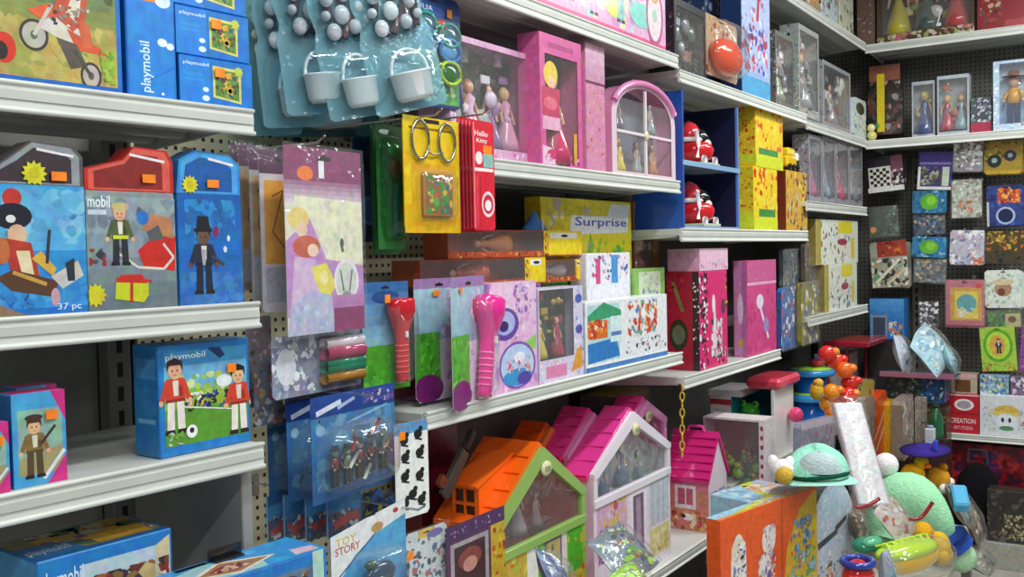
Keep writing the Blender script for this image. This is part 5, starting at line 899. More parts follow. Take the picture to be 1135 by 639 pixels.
for k, z in enumerate((.011, zm+.011)):
    v = thing('toy_rider', ['shiny red toy with a white hood on the lower tier of the blue stand', 'shiny red toy with a white hood on the upper tier of the blue stand'][k], 'toy', B.pt((t0+t1)/2+.02, .02, Z32+z), B.phi); q_ = min(.075, w*.36)
    g = MB(); g.box(-q_*1.1, .0, 0, q_*1.1, q_*2, .012, 'c8d0b8', 'gloss', .003); g.build('base', v)
    g = MB(); g.lathe((0, q_, .013), [(q_*.6, 0), (q_*.95, .02), (q_*1.05, .05), (q_*.9, .075), (q_*.6, .08)], 'd81c24', 'gloss', 18); g.build('red_body', v)
    g = MB(); g.ell((0, q_*.9, .105), (q_*.66, q_*.75, q_*.55), '16161a', 'gloss'); g.ell((0, q_*.3, .085), (q_*.3, q_*.25, q_*.24), 'f0d8c8', 'gloss'); g.build('driver', v)
    g = MB(); g.lathe((-q_*.25, q_*1.15, .115), [(q_*.7, -.02), (q_*.66, .015), (q_*.4, .045), (.004, .06)], 'd02c38', 'gloss', 16); g.tube([(-q_*.25+q_*.7*math.cos(a), q_*1.15+q_*.7*math.sin(a), .1) for a in [2*PI*i/18 for i in range(18)]], .009, 'f0e4e8', 'gloss', 8, True); g.tube([(-q_*.9, q_*.4, .03), (-q_*1.0, q_*.3, .08), (-q_*.8, q_*.5, .13)], .008, 'f0e8ec', 'gloss'); g.build('white_hood', v)
    g = MB(); 
    for x in (-.7, .7): g.tube([(x*q_, q_*.2, .022), (x*q_, q_*.0+.004, .022)], .016, 'f0e8e8', 'gloss', 12)
    g.build('wheels', v)
YEL = ['f0c818', 'e8641c', 'f0e048', 'd83818', 'f4d838']
for k, (xl, xr, yt, z, s, cl) in enumerate([(836, 862, 186, Z32, .02, 'f0d418'), (872, 895, 190, Z32, .02, 'd8a838')]):
    carton(B, xl, xr, yt, z, s, .075, 'toy_box', ['lower yellow box with red and orange print beside the blue stand', 'yellow and brown box with a dark side at the right end of the helmet shelf'][k], cl, side=['e8c818', '7a2c1c'][k], art=[('n', 0, .3, 1, 1, YEL, 40, .14), ('r', 0, 0, 1, .2, 'd8e028'), ('r', .2, .22, .9, .34, '3c8c3c')] if k == 0 else [('n', 0, 0, 1, 1, ['d89838', 'e8d048', 'a85c28', 'c8c088', '5c4c3c'], 40, .14)], sart=[('r', .1, .05, .95, .3, 'd8e028'), ('n', .05, .3, .95, .95, YEL, 26, .14)] if k == 0 else [('r', 0, 0, .3, 1, '3c6cb0'), ('r', .3, 0, .5, 1, '7a2c1c')])
hh = B.stand(836, 862, 186, Z32, .02)[2]
carton(B, 838, 868, 118, Z32+hh+.001, .02, .08, 'toy_box', 'upper yellow box with an orange top, stacked beside the blue stand', 'f0d018', side='ecc41c', art=[('n', 0, .3, 1, 1, YEL, 40, .14), ('r', 0, 0, 1, .2, 'd8e028'), ('r', .1, .2, .8, .3, '3c8c3c')], sart=[('n', .05, .1, .95, .95, YEL+['f0d018'], 36, .16), ('r', .1, .05, .95, .2, 'd8e028')])
hh2 = B.stand(872, 895, 190, Z32, .02)[2]
r = thing('toy_duck', 'yellow toy truck with a white and black front, above the brown and yellow box', 'toy', B.pt(B.tx(880, Z32+hh2, .03), .03, Z32+hh2+.001), B.phi)
g = MB(); g.box(-.09, .0, .02, .05, .07, .07, 'f0c81c', 'gloss', .01); g.box(-.05, .005, .07, .04, .065, .11, 'f4d838', 'gloss', .01); g.build('body', r); g = MB(); g.box(.045, .002, .0, .09, .068, .06, '1c1c1c', 'gloss', .006); g.box(.05, -.001, .05, .08, .06, .09, 'f0f0ec', 'gloss', .006); g.build('cab', r)
g = MB(); [g.tube([(x, -.006, .018), (x, .008, .018)], .017, '1a1a1a', 'gloss', 12) for x in (-.06, 0, .06)]; g.build('wheels', r); r.name = 'toy_truck'
# two big pink boxes
h1 = B.stand(776, 807, 300, Z33, .015)[2]
carton(B, 776, 807, 300, Z33, .015, .13, 'toy_box', 'big magenta box with black and white flowers', 'e02874', side='a81c34', art=[('n', 0, 0, .3, 1, ['2a1c28', '2a1c28', 'f0e8ec'], 40, .07), ('e', .5, .66, .06, .1, 'f0e4e8'), ('n', .4, .1, .8, .5, ['f0e8ec', 'f0e8ec', '3a2c30', 'b8a0a8', 'e8d0d8'], 36, .09), ('p', [(.45, .2), (.5, .6), (.56, .6), (.6, .2)], 'e8dce0'), ('e', .84, .62, .08, .08, '6a3450'), ('n', .6, 0, 1, .18, ['2a2024', 'e8e0e4', 'e04c88'], 16, .06), ('n', .9, .6, 1, 1, ['e0b840', '3a2828'], 8, .05)],
  sart=[('r', 0, 0, 1, 1, 'b01c38'), ('r', .8, 0, 1, 1, '3a2430'), ('n', .8, .1, 1, .95, ['f0e8ec', '2a1c28'], 16, .06), ('e', .36, .36, .3, .16, '3c3428'), ('e', .36, .36, .2, .1, '6a7058'), ('l', .2, .9, .5, .6, .04, '8c8048'), ('n', 0, .8, .6, 1, ['8c1428', 'c8304c'], 8, .1)], c=.003)
carton(B, 776, 807, 275, Z33+h1+.001, .015, .13, 'toy_box', 'flat pale pink box lying on the big magenta box', 'ecc0d8', side='e0a8c8', art=[('n', 0, .1, 1, .5, ['f4d8e8', 'e0a0c8', 'c87c98'], 10, .2)])
carton(B, 829, 861, 288, Z33, .015, .06, 'toy_box', 'big pink box with a white ribbon shape, right of the magenta box', 'd83c88', side='c06ca8', art=[('r', 0, .78, 1, 1, 'd05c98'), ('r', 0, .74, 1, .77, 'e8b0d0'), ('n', 0, .0, 1, .7, ['d03c78', 'e04c90', 'c03070', 'd8488c'], 20, .12), ('l', .35, .6, .7, .15, .05, 'f0e0ec'), ('l', .45, .62, .76, .2, .03, '9c5cb0'), ('e', .42, .56, .12, .08, 'e8dcf0'), ('e', .62, .3, .1, .08, 'a88cc8')], sart=[('r', .1, 0, .6, 1, 'cc84b8'), ('e', .5, .5, .2, .16, 'e8c8e0'), ('e', .5, .15, .16, .04, 'e0a838')])
# clear packs right of the pink boxes
for k, (xl, xr, yt, yb, s) in enumerate([(866, 886, 318, 386, .05), (888, 908, 312, 380, .02), (868, 892, 276, 318, .1), (892, 912, 270, 312, .06)]):
    pack(B, xl, xr, yt, yb, s, 'toy_pack', ['blue and white toy pack low right of the big pink boxes', 'yellow and blue toy pack low beside the two magazine packs', 'grey blue toy pack above the low blue and white pack', 'dim toy pack with a yellow band just left of the magazine packs'][k], ['3868b0', '8c8430', '6c7880', '5c5044'][k], art=[('n', 0, 0, 1, 1, [['4c88d0', 'f0f0f4', '2c4ca0', 'c84c48', 'b8d0e8'], ['d8c838', 'e8e8f0', '3c68b8', '6c4ca0', '8ca038'], ['8c98a4', 'b8a048', '3c4c58', 'c8c8cc'], ['b89838', '3c3430', '7c6c8c', 'a8a4a0']][k], 40, .14)], bag=.012, thick=.02)
for k, (xl, xr, yt) in enumerate([(915, 950, 292), (905, 951, 244)]):
    z = Z42 if k == 0 else Z42+B.stand(915, 950, 292, Z42, .02)[2]+.001
    carton(B, xl, xr, yt, z, .02+.005*k, .05, 'magazine_pack', ['lower yellow and white magazine pack near the corner', 'upper yellow and white magazine pack near the corner'][k], 'e8ecdc', cat='magazine', side='8c7c3c', art=[('r', .8, 0, 1, 1, 'e0e8dc') , ('n', .1, .0, .8, .95, ['c8c4d0', '8c5c6c', 'b8d0d8', '6c7c88', 'f0f0f0', 'a85848'], 36, .14), ('r', .5, .7, .85, .98, 'ecd820'), ('r', .82, .1, .9, .6, 'e8cc20'), ('e', .6, .5, .12, .08, 'a83c58'), ('r', 0, .0, .1, 1, 'b8a43c')])
for k in range(4):
    xl = 897+15*k
    wbox(B, xl, xl+14, 150+2*k, Z41, .02, .08, 'doll_pack', ['silver grey doll pack at the left of four on the short shelf by the corner', 'silver grey doll pack second from the left on the short shelf by the corner', 'silver grey doll pack third from the left on the short shelf by the corner', 'silver grey doll pack nearest the corner post on the short shelf'][k], '9c98a0', fr=(.06, .1, .06, .06), inner=dolls(1, [['b86c90', '8c9cb0', 'c05878', '7c8088'][k]], ['3a3028', 'd8c090'][k % 2:][:1], .85), sart=[('n', 0, 0, 1, 1, GREY+['b06c98', 'e8d8c8', '8c5c78'], 46, .12), ('n', 0, .6, 1, .8, ['d8c0b0', 'b04c58'], 8, .08)], cat='doll box', group='grey doll packs on the short shelf', backart=[('n', 0, 0, 1, 1, GREY, 16, .2)])
carton(B, 872, 884, 150, Z32+hh2+.085, .03, .05, 'doll_pack', 'small grey and white toy pack left of the grey doll packs', 'b0b0b8', cat='toy pack', art=[('n', 0, 0, 1, 1, GREY, 30, .2)]) if False else None
# highest shelf
for k, (xl, xr, c, lb) in enumerate([(868, 890, '4c7cb0', 'blue box at the top edge on the highest shelf'), (893, 908, 'c89868', 'orange brown box second from the left on the highest shelf'), (911, 928, 'c8d8e0', 'pale blue box third from the left on the highest shelf'), (931, 946, 'd8dcc8', 'white and green box nearest the corner on the highest shelf')]):
    carton(B, xl, xr, -60, ZT, .03, .12, 'toy_box', lb, c, art=[('n', 0, 0, 1, 1, ['e8e8e8', c, 'b08060', '48586c', '88a868'], 40, .12)], sart=[('n', 0, 0, 1, 1, ['e0e4e8', c, '8c6c5c', '5c6c80'], 40, .12)])
# ------------------------------------------------------------------ far wall, shelves
ZC1, ZC2, ZC3 = 2.8255, 2.2835, .6455
wbox(C, 972, 1080, -60, ZC1, .03, .12, 'toy_box', 'wide brown window box with yellow green toys on the highest far shelf', '54402e', fr=(.06, .1, .04, .05), inner=both(bits(['c8c838', '8ca030', 'e0d8a0', '7a4c34', 'b84c38', 'd8d8d8'], 40, seed=5, sz=.07), dolls(3, ['c8b838', '4c5c58', 'b8484c'], ['3a2c20', 'e0e0d8'], .8, name='toy_figure')), art=[('n', 0, 0, 1, .1, ['d8c8b8', 'c86c78', '9ca858'], 30, .06), ('t', '2', .62, .12, .05, .2, 'f0f0f0')], backart=[('n', 0, 0, 1, 1, ['3c3c34', '5a3c30', '4a4c50'], 20, .2)], cat='toy box')
carton(C, 950, 970, -60, ZC1, .05, .1, 'toy_box', 'pale brown box at the corner end of the highest far shelf', '8c6c60', art=[('n', 0, 0, 1, 1, ['b8a8a8', '6c4838', 'd8d0d0', '9c5c48'], 34, .1)])
carton(C, 1083, 1145, -60, ZC1, .02, .12, 'toy_box', 'dark red box with printed faces at the top right corner', '8c1c24', art=[('n', .05, .1, .45, .9, ['6a4c44', 'c8a088', '3a2c2c', 'a83838'], 30, .1), ('e', .75, .5, .2, .16, 'b8ccdc'), ('r', .5, .02, 1, .1, 'a83c40')], side='e8e4e4')
wbox(C, 1011, 1036, 90, ZC2, .03, .08, 'doll_pack', 'narrow silver doll pack on the second far shelf', 'b8bcc4', fr=(.06, .06, .06, .06), inner=both(dolls(1, ['4c5c88'], ['d0cc48'], .9), bits(['c8c84c', '7880a0', '8c8c48', 'c8b8c0'], 12, seed=7)), cat='doll box')
wbox(C, 1039, 1074, 83, ZC2, .02, .08, 'doll_pack', 'wider silver doll pack with yellow haired dolls on the second far shelf', 'b8c0c8', fr=(.05, .06, .05, .06), inner=both(dolls(2, ['b84860', '8ca8b0'], ['d8c848', 'd0a850'], .9), bits(['c87058', 'd8c848', '90989c'], 14, seed=8)), cat='doll box')
carton(C, 1076, 1099, 108, ZC2, .04, .06, 'toy_box', 'low purple and red box between the doll packs and the cowboy doll', '4c5058', art=[('n', 0, .3, 1, 1, ['9c98b0', '3c3c58', 'c8c8d8', '5c8068'], 26, .16), ('r', 0, 0, 1, .3, 'b03050')])
r_ = wbox(C, 1101, 1150, 66, ZC2, .02, .09, 'doll_box', 'pale blue box holding a cowboy doll in a brown hat at the right edge', 'b8d0e8', fr=(.14, .1, .05, .04), inner=lambda r, X0, Z0, X1, Z1, d: (lambda g: (block_figure(g, (X0+X1)/2-.02, d*.5, Z0, (Z1-Z0)*.86, 'd89c28', '2c3c68', 'd8a888', '6a3c28'), g.lathe(((X0+X1)/2-.02, d*.5, Z0+(Z1-Z0)*.78), [(.06, 0), (.062, .004), (.03, .008), (.026, .035), (.012, .04)], '7a4830', 'gloss'), g.build('cowboy_doll', r)))(MB()), backart=[('g', 0, 1, '8cb0d8', 'd8e8f8', 5)], art=[('n', .0, .1, .13, 1, ['d0e0f4', '9cc0e8', 'f0f4fc'], 14, .08), ('n', 0, 0, 1, .1, ['e8d8c0', 'b8604c', 'f0f0f0'], 20, .04)])
carton(C, 964, 998, 72, ZC2, .22, .1, 'toy_box', 'brown and white board game box behind the corner packs of the second far shelf', '4c3830', art=[('r', 0, .8, 1, 1, 'b87058'), ('n', 0, .2, 1, .8, ['8c8c88', 'c8c4bc', '2c2824', '5c6c4c', '383430'], 40, .12)])
pack(C, 962, 1001, 100, 149, .10, 'toy_pack', 'dark pack with a red foot leaning in the corner of the second far shelf', '3c3430', art=[('n', 0, 0, 1, 1, ['5c4c44', '8c4438', '2c2824', 'a8a09c', '6c6460'], 40, .16)], thick=.03, hole=False)
pack(C, 972, 980, 82, 146, .05, 'toy_sword', 'bright yellow upright toy strip in the corner of the second far shelf', 'e0c818', 'toy', hole=False, thick=.012)
pack(B, 947, 960, 110, 152, .0, 'toy_pack', 'green, black and white toy pack at the corner end of the upper shelf', 'c8d4d8', art=[('e', .5, .75, .35, .16, '1c2418'), ('n', 0, .1, 1, .6, ['4c78b0', 'e8e4b8', '58885c', 'f0f0f0'], 20, .14)], thick=.03, hole=False)
g = MB(); g.ell((0, 0, .03), (.03, .03, .03), 'd8d080', 'gloss'); g.ell((.0, -.01, .075), (.024, .022, .024), 'e8e0a0', 'gloss'); g.ell((.03, 0, .085), (.012, .01, .016), '3c8c48', 'gloss')
P = C.pt(C.tx(966, ZC2, .03), .03, ZC2); tag(g.build('toy_creature', None, P, C.phi), 'small cream toy with a green ear in front of the corner packs', 'toy')
g = MB(); g.tube([(-.05, 0, .012), (-.02, 0, .02), (.02, 0, .03), (.05, 0, .022)], .008, 'f0f0ec', 'gloss'); g.lathe((.0, 0, .02), [(.02, 0), (.018, .03), (.006, .05)], '3a2420', 'gloss')
# ------------------------------------------------------------------ far wall, hanging cards
CH = [('r', .04, .1, .66, .72, 'e8e4d8')]+[('r', .08+.09*i, .16+.085*j, .17+.09*i, .245+.085*j, '1c1a1c') for i in range(6) for j in range(6) if (i+j) % 2]
FW_ = [
 (962, 1003, 173, 212, '2c2430', 'checkered game pack with a red corner, highest left on the far wall', CH+[('r', .68, .5, 1, 1, '7c4a58'), ('n', .66, .1, 1, .6, ['e8e0dc', '3c3438', 'c8a0a0'], 12, .1), ('r', 0, 0, 1, .14, 'e8e8e4')], 'board game'),
 (1016, 1054, 168, 210, '3c2c80', 'purple topped game pack with small board pictures, right of the checkered one', [('r', 0, .72, 1, 1, '3c2c88'), ('r', .04, .66, .96, .72, '8c80b8'), ('r', 0, 0, .08, .6, 'e8e8e0'), ('r', 0, 0, 1, .08, 'e8e8e0'), ('n', .1, .12, .62, .62, ['8c8c78', '3c3c34', 'b8b8a0', '58604c'], 36, .1), ('r', .7, .1, .92, .6, 'c8d4c4'), ('r', .66, .1, .72, .6, '4c4c44')], 'board game'),
 (1056, 1088, 155, 190, '8c8890', 'crinkled silver wrapped toy pack high on the far wall', [('n', 0, 0, 1, 1, ['e8e8ec', 'a8a4a0', '4c4440', 'c8c0b8', '7c6c58', 'f4f4f4'], 50, .16)], 'toy pack'),
 (1090, 1133, 156, 193, 'b09030', 'golden yellow pack with two dark round toys, highest right on the far wall', [('n', 0, .3, 1, 1, ['c8a83c', 'a88c38', 'd8c058', '6c5c2c'], 26, .12), ('c', .27, .4, .2, '1c2c28'), ('c', .27, .42, .08, 'a8c8b8'), ('c', .68, .55, .17, '24303c'), ('c', .68, .56, .07, 'a8b8c8'), ('r', .05, .02, .95, .12, 'c8a838')], 'toy pack'),
 (1011, 1049, 211, 236, '2c6c98', 'upper blue pack with a bright green patch', [('n', .0, 0, 1, 1, ['3c88b8', '1c4c78', '4c9cc8', '88b8c8'], 20, .2), ('e', .5, .5, .26, .36, '5cb030'), ('e', .55, .55, .14, .2, '88d040')], 'toy pack'),
 (1055, 1088, 199, 241, 'b0b4a8', 'clear bag with brown and orange pieces, middle of the far wall', [('n', 0, 0, 1, 1, ['c8ccc0', '8c9080', 'a8907c', 'd8dcd8', '787c6c'], 40, .14), ('n', .25, .1, .7, .45, ['d86c28', 'a84c28', 'e0a838'], 14, .1)], 'toy pack'),
 (1094, 1136, 205, 250, '2c3c7c', 'blue pack with an orange flame picture and a pale ring', [('n', 0, 0, 1, 1, ['2c4488', '1c2c60', '3c58a8'], 20, .2), ('n', .3, .55, .9, .95, ['e0782c', 'd84c28', 'f0b048', 'b83c30'], 24, .12), ('c', .5, .25, .22, 'a8b8e0'), ('c', .5, .25, .17, '14204c'), ('r', 0, 0, .06, .6, 'c8c8d8')], 'toy pack'),
 (1013, 1048, 236, 260, '54606c', 'grey and brown pack between the two blue and green ones', [('n', 0, 0, 1, 1, ['8c7468', '3c4c6c', 'b0a898', '2c3440', '7c90b0'], 34, .2)], 'toy pack'),
 (965, 996, 229, 262, '2c3c2c', 'dark green pack with an orange spot, left on the far wall', [('n', 0, 0, 1, 1, ['3c5c44', '1c2420', '4c6c54', '2c3c34'], 24, .2), ('c', .12, .25, .1, 'e8842c')], 'toy pack'),
 (967, 1008, 267, 318, 'a8a498', 'pack with a red top and diagonal cream stripes, beside the magazine packs', [('r', .2, .66, 1, 1, 'a83828'), ('n', .3, .7, .95, .98, ['c8502c', '8c2820', 'e89838'], 14, .1), ('n', 0, 0, 1, .64, ['e0d8c0', '4c6c48', '2c3430', 'b8a078', 'e8e4dc', '70a880'], 44, .14), ('l', .1, .1, .8, .6, .06, 'e8e0cc'), ('l', .4, .05, .95, .4, .05, 'd8ccb0')], 'toy pack'),
 (1010, 1048, 262, 285, '2c78a8', 'lower blue pack with a bright green patch', [('n', .0, 0, 1, 1, ['3c88b8', '1c4c78', '4c9cc8', '88b8c8'], 20, .2), ('e', .5, .5, .28, .34, '60b030'), ('e', .55, .55, .14, .2, '88c840')], 'toy pack'),
 (1012, 1048, 287, 313, '5c6468', 'dull grey pack with brown figures under the lower blue and green one', [('n', 0, 0, 1, 1, ['a8906c', '3c4c54', 'c8b8a0', '4c6c8c', '7c90a0'], 34, .2)], 'toy pack'),
 (1052, 1090, 255, 293, 'c0bcd0', 'white and lilac crinkled bag with an orange corner', [('n', 0, 0, 1, 1, ['e0dcec', 'a8a8c0', '7c7c98', 'f0f0f4', 'c8b8c8'], 40, .16), ('n', .65, 0, 1, .35, ['e0a030', 'd86c30'], 8, .1)], 'toy pack'),
 (1092, 1134, 256, 292, '4c3c1c', 'dark brown and gold pack at the right edge', [('n', 0, .4, 1, 1, ['a88828', '7c6428', 'c85c28', 'c8a838'], 30, .12), ('n', 0, 0, 1, .4, ['1c1c18', '3c3828', '2c3c3c'], 16, .14)], 'toy pack'),
 (1048, 1091, 310, 362, 'b86078', 'pink framed card with a yellow and blue picture, low on the far wall', [('r', 0, 0, 1, 1, 'c06c80'), ('r', .12, .14, .94, .84, 'd8a040'), ('r', .24, .18, .84, .76, 'e8d048'), ('c', .55, .5, .2, '58a8b0'), ('n', .3, .2, .8, .45, ['e8e0f0', 'b8c8e0', 'f0e8a0'], 12, .08), ('e', .86, .88, .08, .06, 'd03038'), ('l', .0, .02, 1, .02, .03, '7c2c40')], 'toy pack'),
 (1092, 1133, 299, 341, 'dce4dc', 'white card with a brown animal face and pale leaves', [('n', .0, .0, 1, .9, ['e8ece4', 'b8c8b0', 'c8d8d0', 'a8b098'], 26, .14), ('e', .5, .5, .24, .2, 'b08868'), ('e', .45, .42, .1, .1, '6c4434'), ('e', .5, .68, .3, .08, 'd8c8a0')], 'toy pack'),
 (1019, 1041, 334, 362, '585860', 'small black and white pack just above the pale blue bags', [('n', 0, 0, 1, 1, ['c8ccd4', '2c2c34', '8c8c94', 'e8e8ec'], 26, .18)], 'toy pack'),
 (1094, 1132, 344, 362, '4c6c3c', 'narrow green and cream pack above the lime green oval one', [('n', 0, 0, .6, 1, ['3c7c38', '2c3c58', '58983c'], 12, .3), ('r', .55, .0, 1, .8, 'b8b080'), ('e', .75, .45, .12, .2, '6c4020')], 'toy pack'),
 (1089, 1128, 362, 411, '9cc83c', 'lime green card with an oval and a small dark figure', [('r', 0, 0, 1, 1, 'a8c848'), ('e', .5, .58, .42, .38, '5ca828', 24), ('e', .5, .58, .34, .31, 'b8d848', 24), ('e', .48, .58, .22, .24, 'd8a848'), ('f', .52, .4, .34, '2c3c6c', '1c2430', '1c1c1c'), ('n', 0, 0, 1, .2, ['c88838', 'a85830', '88a838'], 14, .08)], 'toy pack'),
 (1129, 1160, 358, 412, '8c4490', 'purple card cut by the right edge beside the lime green one', [('n', 0, 0, 1, 1, ['a858a8', '70347c', 'c87cc0'], 20, .14)], 'toy pack'),
]
for i, (xl, xr, yt, yb, base, lb, art, ct) in enumerate(FW_):
    pack(C, xl, xr, yt, yb, .10+.02*(i % 2), 'hanging_pack', lb, base, ct, art=art, bag=.008 if i % 3 == 2 else None, thick=.016, yaw=(i*37 % 11)-5, rl=(i*53 % 9)-4)
for i in (0, 1, 2, 3, 6, 9, 10, 12, 14, 15):
    xl, xr, yt, yb = FW_[i][:4]; t_, z_ = C.at((xl+xr)/2, yt+2, .1); hook(C, t_, z_+.006, .04, .435, 'wire hook end above the '+FW_[i][5].split(',')[0].split(' with')[0])
    # packs hanging behind the front one
    pack(C, xl+3, xr+2, yt+1, yb+1, .15, 'hanging_pack', 'second pack hanging behind the '+FW_[i][5].split(',')[0].split(' with')[0], FW_[i][4], FW_[i][7], thick=.016, art=[('n', 0, 0, 1, 1, [FW_[i][4], '888888', '333333'], 10, .2)])
# ------------------------------------------------------------------ far wall, low shelf
hc1 = C.stand(1049, 1086, 437, ZC3, .02)[2]
carton(C, 1049, 1085, 437, ZC3, .02, .14, 'craft_box', 'red craft box end with a white oval badge and white lettering', 'c01c2c', cat='toy box', art=[('r', 0, .5, 1, .53, '8c1420'), ('e', .55, .74, .3, .15, 'f0e8e8', 24), ('e', .55, .74, .22, .1, 'a8a0a8', 24), ('t', 'CREATION', .12, .26, .78, .13, 'f0d8dc'), ('t', 'ART STUDIO', .22, .1, .6, .09, 'e8b8c0'), ('r', 0, .97, 1, 1, 'e8d8dc')])
carton(C, 1086, 1146, 438, ZC3, .02, .14, 'craft_box', 'white craft box with a smiling toy face in a yellow hat', 'e0e4ea', cat='toy box', art=[('r', .03, .05, .97, .95, 'dcdfe6'), ('e', .5, .62, .24, .14, 'd8b850'), ('e', .5, .55, .3, .06, 'e0c868'), ('e', .5, .36, .2, .2, 'e8ecf4'), ('e', .43, .4, .03, .06, '2c3c4c'), ('e', .56, .4, .03, .06, '2c3c4c'), ('e', .5, .2, .14, .06, '5c8c68'), ('n', .05, .1, .3, .7, ['c8a8a8', 'a8c0c8', 'd8d0a8'], 14, .08), ('n', .72, .1, .95, .7, ['c86c58', 'a8b0d0', 'd8d0a8'], 12, .08)])
zc = ZC3+hc1+.001
carton(C, 1054, 1083, 414, zc, .04, .1, 'craft_box', 'small cream box with a brown square on top of the red craft box', 'b8a890', cat='toy box', art=[('r', .15, .1, .75, .7, '6c4428'), ('r', 0, .8, 1, 1, 'd8a8b0')], side='8c8078')
carton(C, 1086, 1118, 416, zc, .04, .1, 'toy_box', 'clear and blue pack lying on the white craft box', '8ca8c0', art=[('n', 0, 0, 1, 1, ['4c88c8', 'e8f0f4', '3c6490', 'c8c878', 'b8d0e0', '58885c'], 44, .2)])
carton(C, 1120, 1150, 418, zc, .05, .1, 'toy_box', 'purple and white box at the right edge on the white craft box', '7c6888', art=[('n', 0, 0, 1, 1, ['e8e0ec', '8c2c50', '58588c', 'c8c0d0'], 34, .2)])
carton(C, 1046, 1150, 493, .0, .09, .3, 'storage_box', 'wide dark red crate on the floor under the craft boxes', '8c1420', cat='storage box', art=[('n', 0, .6, 1, 1, ['a01c28', '6c1018', 'b82c34', '3c1830', '5c1c44'], 60, .1), ('n', .3, .75, .6, .95, ['3c2c70', '6c2c5c', 'a83c3c'], 12, .08)], top='6c1018')
r = thing('black_bag', 'black cloth bag lying in front of the dark red crate', 'bag', C.pt(C.tx(1084, .4, -.02), -.03, .0), C.phi)
g = MB(); g.lathe((0, 0, 0), [(.09, 0), (.11, .05), (.105, .3), (.09, .42), (.05, .48), (.02, .5)], '17161a', 'cloth', 18, 1.1, .6); g.build('bag_body', r); g = MB(); g.tube([(-.05, 0, .5), (-.04, 0, .57), (.04, 0, .57), (.05, 0, .5)], .008, '3c3438', 'cloth'); g.build('handle', r)
t0 = C.at(1095, 604, -.22)
carton(C, 1094, 1160, 545, C.at(1094, 604, -.22)[1], -.22, .12, 'puzzle_box', 'dark box with a pale speckled picture and small white lettering at the right edge', '34302e', cat='toy box', art=[('n', .0, .1, 1, 1, ['4c4640', '5c5448', '3c3834', '6a5c50'], 40, .1), ('n', .25, .15, 1, .6, ['a89c70', '8c8460', 'c0b488', '7c7450'], 60, .06), ('t', 'PUZZLE', .06, .04, .3, .05, 'd8d4cc')])
zb = C.at(1094, 604, -.22)[1]
carton(C, 1085, 1165, 604, .0, -.25, .2, 'storage_box', 'pale low box under the dark speckled picture box', 'a8a49a', cat='storage box') if zb > .02 else None
# ------------------------------------------------------------------ low table and the heap of toys on it
ZL = .42
def boxpts(F, t0, t1, s0, s1): return [F.pt(t0, s0, 0)[:2], F.pt(t1, s0, 0)[:2], F.pt(t1, s1, 0)[:2], F.pt(t0, s1, 0)[:2]]
TT = [(2.02, 2.75, 'low white table under the heap, nearer the camera'), (2.76, 3.5, 'low white table under the heap, nearer the corner')]
for a, b_, lb in TT:
    r = thing('display_table', lb, 'table', B.pt((a+b_)/2, -.42, 0), B.phi); w = b_-a
    g = MB(); g.box(-w/2, -.3, ZL-.03, w/2, .3, ZL-.001, 'b8b4aa', 'paint', .003); g.build('table_top', r)
    for x in (-1, 1):
        for y in (-1, 1): g = MB(); g.box(x*(w/2-.04)-.02, y*.26-.02, 0, x*(w/2-.04)+.02, y*.26+.02, ZL-.0305, '8a8880', 'paint', .002); g.build('leg', r)
SF = -.42
# orange box
_a = floor_at(798, 577, .89); _b = floor_at(905, 539, .89)
D = Frame(_a[:2], math.degrees(math.atan2(_b[0]-_a[0], _b[1]-_a[1]))); wO = math.hypot(_b[0]-_a[0], _b[1]-_a[1]); hO = .33; dpO = .05
carton_at(D.pt(wO/2, 0, ZL), D.phi, wO, .89-hO-ZL-.001, dpO, 'toy_box', 'plain box under the big orange box', '5c4a3c')
FIG = [('r', 0, 0, 1, 1, 'ee5a14'), ('r', .60, 0, .62, 1, 'c84a10'), ('p', [(.62, 0), (1, 0), (1, .97), (.95, .96), (.8, .84), (.66, .5)], 'dcb01c'), ('e', .17, .5, .075, .32, 'f0e8d8', 20), ('e', .16, .66, .06, .12, 'e8d8c0'), ('n', .12, .2, .24, .75, ['4c5cb0', 'f4f0e8', 'c8c0d8', 'f0f0f0', '3a3440', '6c78b8'], 34, .08), ('e', .17, .2, .05, .08, 'e8a018'), ('e', .47, .66, .07, .14, 'f0e8e0'), ('e', .43, .42, .06, .12, 'f4ece4'), ('n', .36, .1, .54, .8, ['f0e8e0', 'c8b8c8', 'e8e0d8', '6c5c98', 'e05a18', 'c8c0d0'], 34, .07),
  ('n', .66, .0, .98, .42, ['78a838', 'a8b838', 'd8b828', '5c9848', '8cc0c8'], 34, .09), ('n', .74, .3, .93, .75, ['4c98d0', '3c78b8', '68b0d8', 'b8d0d8'], 22, .08), ('n', .7, .2, .97, .7, ['e8c828', '8c7c9c', 'c86838', '5c5c90', 'e0b818'], 24, .06)]
carton_at(D.pt(wO/2, 0, .89-hO), D.phi, wO, hO, dpO, 'toy_box', 'big orange box with a yellow arched corner and colourful lid, front of the heap', 'ee5a14', side='ee5a14', top='f08828', art=FIG,
  tart=[('r', .0, .3, .7, 1, '9cc8e0'), ('n', .0, .4, .6, 1, ['a8d4ec', 'c8e0e8', '88b8d8'], 20, .3), ('p', [(.1, .2), (.3, .2), (.75, 1), (.5, 1)], 'c8d048'), ('n', .4, .2, .8, .9, ['e8c8b8', 'c8b0c0', 'f0e0d0', 'e87838'], 20, .3), ('p', [(.3, 0), (1, 0), (1, .8), (.85, .5)], 'f09020')], c=.003)
